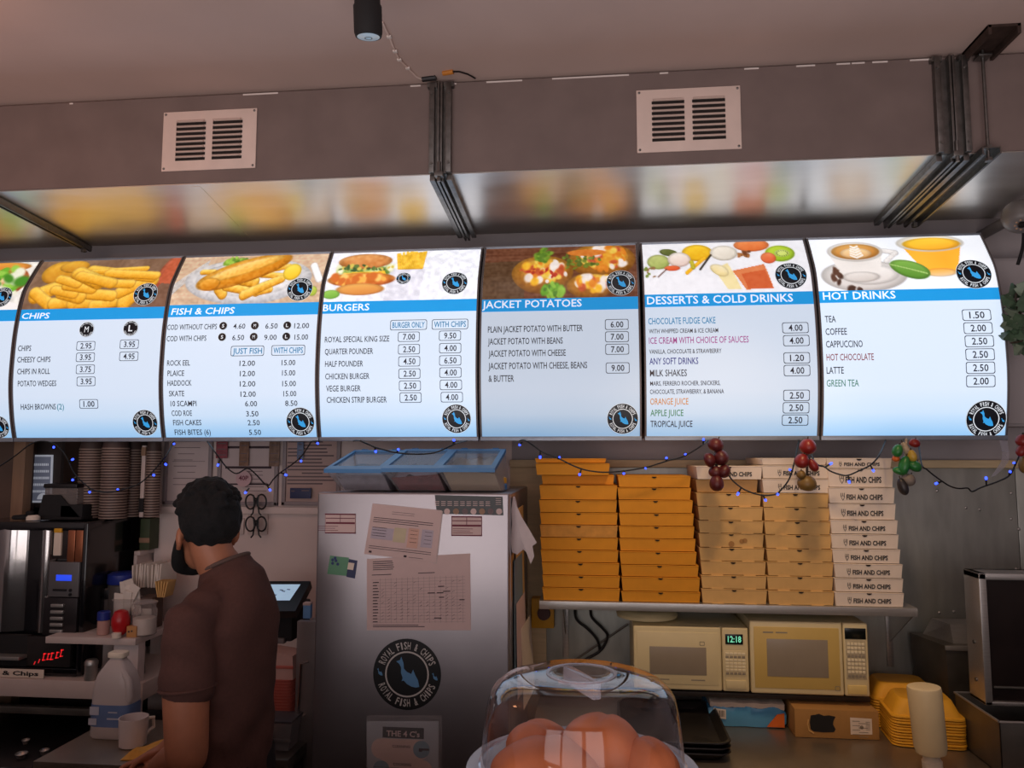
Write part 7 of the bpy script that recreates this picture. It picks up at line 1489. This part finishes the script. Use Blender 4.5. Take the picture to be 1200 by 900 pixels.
# ================================================================== THE MAN BEHIND THE COUNTER
PX, PY = A(268, 700, 2.10).x, 2.10; PA = R_(84)
Fv = Vector((-sin(PA), cos(PA), 0)); Lv = Vector((-cos(PA), -sin(PA), 0)); Uv = Vector((0, 0, 1))
def W(l, f, z): return Vector((PX, PY, 0))+Lv*l+Fv*f+Uv*z
person = thing('person', 'bearded man with short black hair and brown T-shirt, back turned', 'person', (PX, PY, 0))
HA = R_(50); Fh = Vector((-sin(HA), cos(HA), 0)); Lh = Vector((-cos(HA), -sin(HA), 0))
hc = A(243, 620, PY-.01)
def Hd(l, f, z): return Vector((hc.x, hc.y, hc.z))+Lh*l+Fh*f+Uv*z
MHb = Matrix((Lh, Fh, Uv)).transposed()
def ring(l, f, z, rl, rf, n=28, e=.85):
    pts = []
    for k in range(n):
        a = 2*pi*k/n; c_, s_ = cos(a), sin(a)
        pts.append(W(l+rl*math.copysign(abs(c_)**e, c_), f+rf*math.copysign(abs(s_)**e, s_), z))
    return pts
# --- skeleton points
sho = 1.375
SL, SR = W(.176, .004, sho-.008), W(-.165, .02, sho)
EL = A(219, 886, 1.91); HLp = A(184, 899, 2.19)
ER = W(-.25, .06, 1.09); HR = W(-.15, .29, .915)
body = MB()
# head: skull, face, jaw, nose, ears, neck
body.ball(Hd(0, -.006, .030), (.073, .094, .088), 22, MHb); body.ball(Hd(0, .034, -.045), (.056, .056, .072), 20, MHb); body.ball(Hd(0, .060, -.095), (.034, .032, .024), 14, MHb)
body.ball(Hd(0, .082, .018), (.050, .014, .014), 14, MHb)
body.limb([Hd(0, .086, .005), Hd(0, .103, -.030)], [.009, .014], 10, 3)
body.ball(Hd(0, .088, -.064), (.024, .010, .006), 12, MHb); body.ball(Hd(0, .086, -.075), (.022, .010, .006), 12, MHb)
for s_ in (-1, 1):
    body.ball(Hd(s_*.030, .074, .002), (.016, .010, .010), 10, MHb); body.ball(Hd(s_*.045, .062, -.030), (.020, .020, .016), 12, MHb)
    er = Matrix.Rotation(s_*.35, 3, 'Z'); body.ball(Hd(s_*.078, -.004, -.018), (.010, .019, .030), 14, MHb @ er); body.ball(Hd(s_*.076, .004, -.045), (.008, .010, .012), 10, MHb)
nk = Hd(0, -.022, -.06); nb = W(0, .018, 1.47)
body.limb([Hd(0, -.018, -.04), nk+(nb-nk)*.5, nb, W(0, -.01, sho-.02)], [.055, .056, .060, .072], 18, 4)
# torso
body.loft([ring(0, 0, .93, .142, .098), ring(0, .0, 1.02, .134, .092), ring(0, .003, 1.12, .132, .094), ring(0, .002, 1.24, .138, .096), ring(0, -.010, 1.33, .132, .086), ring(0, -.012, 1.40, .092, .066), ring(0, .008, 1.46, .060, .048)])
for s_, S_ in ((1, SL), (-1, SR)): body.ball(S_-Uv*.012, (.044, .044, .044), 16)
body.limb([SL, SL*.5+EL*.5+Vector((-.004, 0, .01)), EL], [.046, .058, .051], 18, 5)
body.limb([EL, EL*.6+HLp*.4, HLp*.95+EL*.05], [.050, .047, .029], 16, 5)
body.limb([SR, SR*.5+ER*.5, ER], [.044, .044, .040], 16, 5); body.limb([ER, ER*.6+HR*.4, HR], [.040, .040, .027], 14, 5)
def hand(Wr, d, side, down):
    """palm, four unequal fingers bent at the knuckles, thumb from the side; d = forearm direction, side = thumb side"""
    d = d.normalized(); side = (side-d*side.dot(d)).normalized(); n = d.cross(side).normalized()
    if n.z < 0: n = -n
    P = lambda a, b_, c_: Wr+d*a+side*b_+n*c_
    body.limb([P(-.01, 0, 0), P(.04, .012, .0), P(.080, .024, -.002)], [.024, .019, .012], 12, 3); body.limb([P(0, 0, 0), P(.04, -.008, 0), P(.082, -.020, -.002)], [.022, .018, .012], 12, 3); body.limb([P(.02, 0, .002), P(.084, .003, .0)], [.022, .013], 12, 3)
    for k, (o, L) in enumerate(((.029, .068), (.010, .078), (-.010, .072), (-.028, .056))):
        k0 = P(.082, o, 0); k1 = k0+d*L*.42+n*.002+side*o*.10; k2 = k1+d*L*.30-n*(.010+down); k3 = k2+d*L*.20-n*(.016+down); body.limb([k0, k1, k2, k3], [.0098, .0092, .0084, .0072], 10, 3)
    t0 = P(.020, .026, -.004); body.limb([t0, P(.048, .046, -.008), P(.072, .050, -.016), P(.088, .046, -.022)], [.013, .0115, .0100, .0082], 10, 3)
dl_ = (HLp-EL).normalized(); hand(HLp, Vector((dl_.x, dl_.y, dl_.z*.3-.22)), Vector((.6, .8, 0)), .004)
hand(HR, (HR-ER)+Vector((0, 0, .05)), Vector((-.5, -.6, 0)), .004)
# legs down to the shoes
for s_ in (-1, 1): body.limb([W(s_*.085, .0, .94), W(s_*.092, .015, .50), W(s_*.095, -.005, .09)], [.095, .062, .042], 16, 6); body.limb([W(s_*.095, -.03, .05), W(s_*.10, .14, .035)], [.036, .030], 12, 3)
m_skin = pm('warm_brown_skin', (172, 112, 84), .5, var=.06, scale=30)
bo = remesh(body, .0055, 5, .5).build('body', m_skin, person, angle=180)
for s_ in (-1, 1):
    b = MB(); b.ball(Hd(s_*.031, .083, .004), .0105, 14); e_ = b.build('eye', pm('eye_white', (226, 220, 214), .3), person); b = MB(); b.ball(Hd(s_*.032, .0905, .004), .0048, 10); b.build('iris', pm('dark_iris', (34, 22, 18), .2), e_)
    b = MB(); b.limb([Hd(s_*.014, .094, .024), Hd(s_*.032, .092, .029), Hd(s_*.050, .078, .024)], [.004, .0045, .003], 8, 3); b.build('eyebrow', pm('black_hair', (12, 11, 13), .9, var=.3, scale=60), person)
# hair: full on top, shaved down to the nape; lumpy short curls
def noise3(p): return sin(p.x*95+1.3)*sin(p.y*88+.7)*sin(p.z*92)+.6*sin(p.x*170+p.z*60)*sin(p.y*150+2)
hair = MB(); bm = bmesh.new(); bmesh.ops.create_icosphere(bm, subdivisions=6, radius=1)
for v in bm.verts:
    p = v.co.copy(); l, f, z = p.x*.084, p.y*.104-.006, p.z*.110+.026
    # pull the skin in below the hairline: nape at the back, above the ears, forehead
    hl = -.098 if p.y < -.35 else (-.098+(p.y+.35)/.55*.121 if p.y < .2 else .023+(p.y-.2)/.8*.045)
    tq = min(1, max(0, (z-hl)/.07)); k = .885+.115*tq**.7
    if z < hl: k = max(.70, .885-(hl-z)*9)
    if p.y < -.1 and z < .01: k *= 1-.10*min(1, (.01-z)/.05)
    v.co = Hd(l*k, (f+.006)*k-.006, (z-.03)*k+.03) if k < 1 else Hd(l, f, z)
    if z > hl: d_ = p.normalized(); v.co += (Lh*d_.x+Fh*d_.y+Uv*d_.z)*(.0032*noise3(v.co)+.004*max(0, p.z)*sin(p.x*9+p.y*7))
hair.addbm(bm)
hr_ = random.Random(31)
for k in range(110):
    a = 2*pi*hr_.random(); el = .15+1.3*hr_.random()**.8; q = Hd(.083*cos(a)*cos(el), .104*sin(a)*cos(el)-.006, .036+.103*sin(el)); r_ = .0075+.006*hr_.random(); hair.ball(q, (r_*1.3, r_*1.3, r_*.9), 8)
m_hair = pm('black_hair', (12, 11, 13), .9, var=.3, scale=60)
remesh(hair, .004, 2, .4).build('hair', pm('soft_black_hair', (10, 10, 13), .92, var=.4, scale=70, bump=.5), person, angle=180)
# beard along the jaw
beard = MB()
for s_ in (-1, 1):
    beard.limb([Hd(s_*.072, .016, -.030), Hd(s_*.066, .034, -.070), Hd(s_*.046, .066, -.104), Hd(0, .086, -.116)], [.011, .017, .021, .023], 12, 4); beard.limb([Hd(s_*.028, .086, -.082), Hd(s_*.016, .097, -.056), Hd(0, .100, -.053)], [.010, .007, .006], 8, 3)
beard.ball(Hd(0, .076, -.104), (.040, .032, .026), 14, MHb)
remesh(beard, .0045, 2).build('beard', m_hair, person, angle=180)
# T-shirt: torso shell and sleeves, one cloth surface, open at the foot, cuffs and neck
shirt = MB()
shirt.loft([ring(0, .002, .90, .160, .122), ring(0, .003, .98, .154, .118), ring(0, .004, 1.06, .150, .117), ring(0, .004, 1.15, .154, .120), ring(0, .000, 1.25, .160, .120), ring(0, -.008, 1.335, .156, .114), ring(0, -.018, 1.395, .124, .100)]
           +[[p-Uv*(.45*((p-Vector((PX, PY, 0))).dot(Fv)-.01)) for p in ring(0, f_, z_, a_, b_)] for f_, z_, a_, b_ in ((-.006, 1.440, .092, .082), (.008, 1.475, .073, .066), (.014, 1.500, .066, .060))])
for s_, S_, E_ in ((1, SL, EL), (-1, SR, ER)):
    d = (E_-S_); shirt.ball(S_-Uv*.002, (.061, .064, .062), 18); shirt.limb([S_, S_+d*.25, S_+d*.46], [.062, .066, .069], 20, 4)
    sw = W(s_*.07, -.005, 1.415); shirt.limb([sw, S_], [.056, .058], 14, 3)
sm = remesh(shirt, .0065, 12, .5)
def wr(p):
    q = Vector(p); l = (q-Vector((PX, PY, 0))).dot(Lv); f = (q-Vector((PX, PY, 0))).dot(Fv); z = q.z
    return .0030*sin(46*(z+.55*l)+5*f)*max(0, min(1, (1.30-z)*4))+.0026*sin(70*(z-.8*l)+3)*(.4+.6*(abs(l) > .12))+.0020*sin(33*l+22*z)
me_n = sm.mesh('tmpn', smooth=False); ns = [Vector(v.normal) for v in me_n.vertices]; bpy.data.meshes.remove(me_n)
sm.v = [tuple(Vector(p)+n*wr(p)) for p, n in zip(sm.v, ns)]
sh_ = sm.build('t_shirt', pm('dark_brown_cotton', (84, 54, 48), .9, var=.08, scale=120, bump=.06), person, angle=180)
b = MB(); nr = []
for k in range(33):
    a = 2*pi*k/32; f_ = .014+.0605*sin(a); nr.append(W(.0665*cos(a), f_, 1.499-.45*(f_-.01)))
b.tube(nr, .0055, 8, cap=False); b.build('neckband', pm('brown_rib', (96, 76, 70), .9), sh_)
d = (EL-SL).normalized(); c = SL+(EL-SL)*.485; u = d.cross(Vector((0, 0, 1))).normalized(); v_ = d.cross(u); b = MB()
b.tube([c+(u*cos(a)+v_*sin(a))*.0665 for a in np.linspace(0, 2*pi, 33)], .0045, 8, cap=False); b.build('sleeve_hem', pm('dark_brown_cotton', (76, 52, 46)), sh_)
tro = MB(); tro.loft([ring(0, .0, .985, .166, .114), ring(0, 0, .90, .172, .120), ring(0, 0, .82, .170, .118)])
for s_ in (-1, 1): tro.limb([W(s_*.088, .0, .86), W(s_*.094, .012, .50), W(s_*.096, -.005, .11)], [.098, .076, .062], 18, 6)
remesh(tro, .008, 4).build('trousers', pm('black_trouser_cloth', (26, 24, 28), .9, var=.1), person, angle=180)
for s_ in (-1, 1):
    b = MB(); b.loft([[W(s_*.098+a_*.046, f_+(.0), .001) for a_, f_ in ((-.8, -.07), (.8, -.07), (1, .05), (.8, .17), (0, .205), (-.8, .17), (-1, .05))], [W(s_*.098+a_*.044, f_, .045) for a_, f_ in ((-.8, -.066), (.8, -.066), (1, .05), (.8, .155), (0, .185), (-.8, .155), (-1, .05))], [W(s_*.098+a_*.040, f_, .09) for a_, f_ in ((-.8, -.06), (.8, -.06), (.9, .0), (.8, .05), (0, .06), (-.8, .05), (-.9, .0))]]); b.build('shoe', m_black, person)
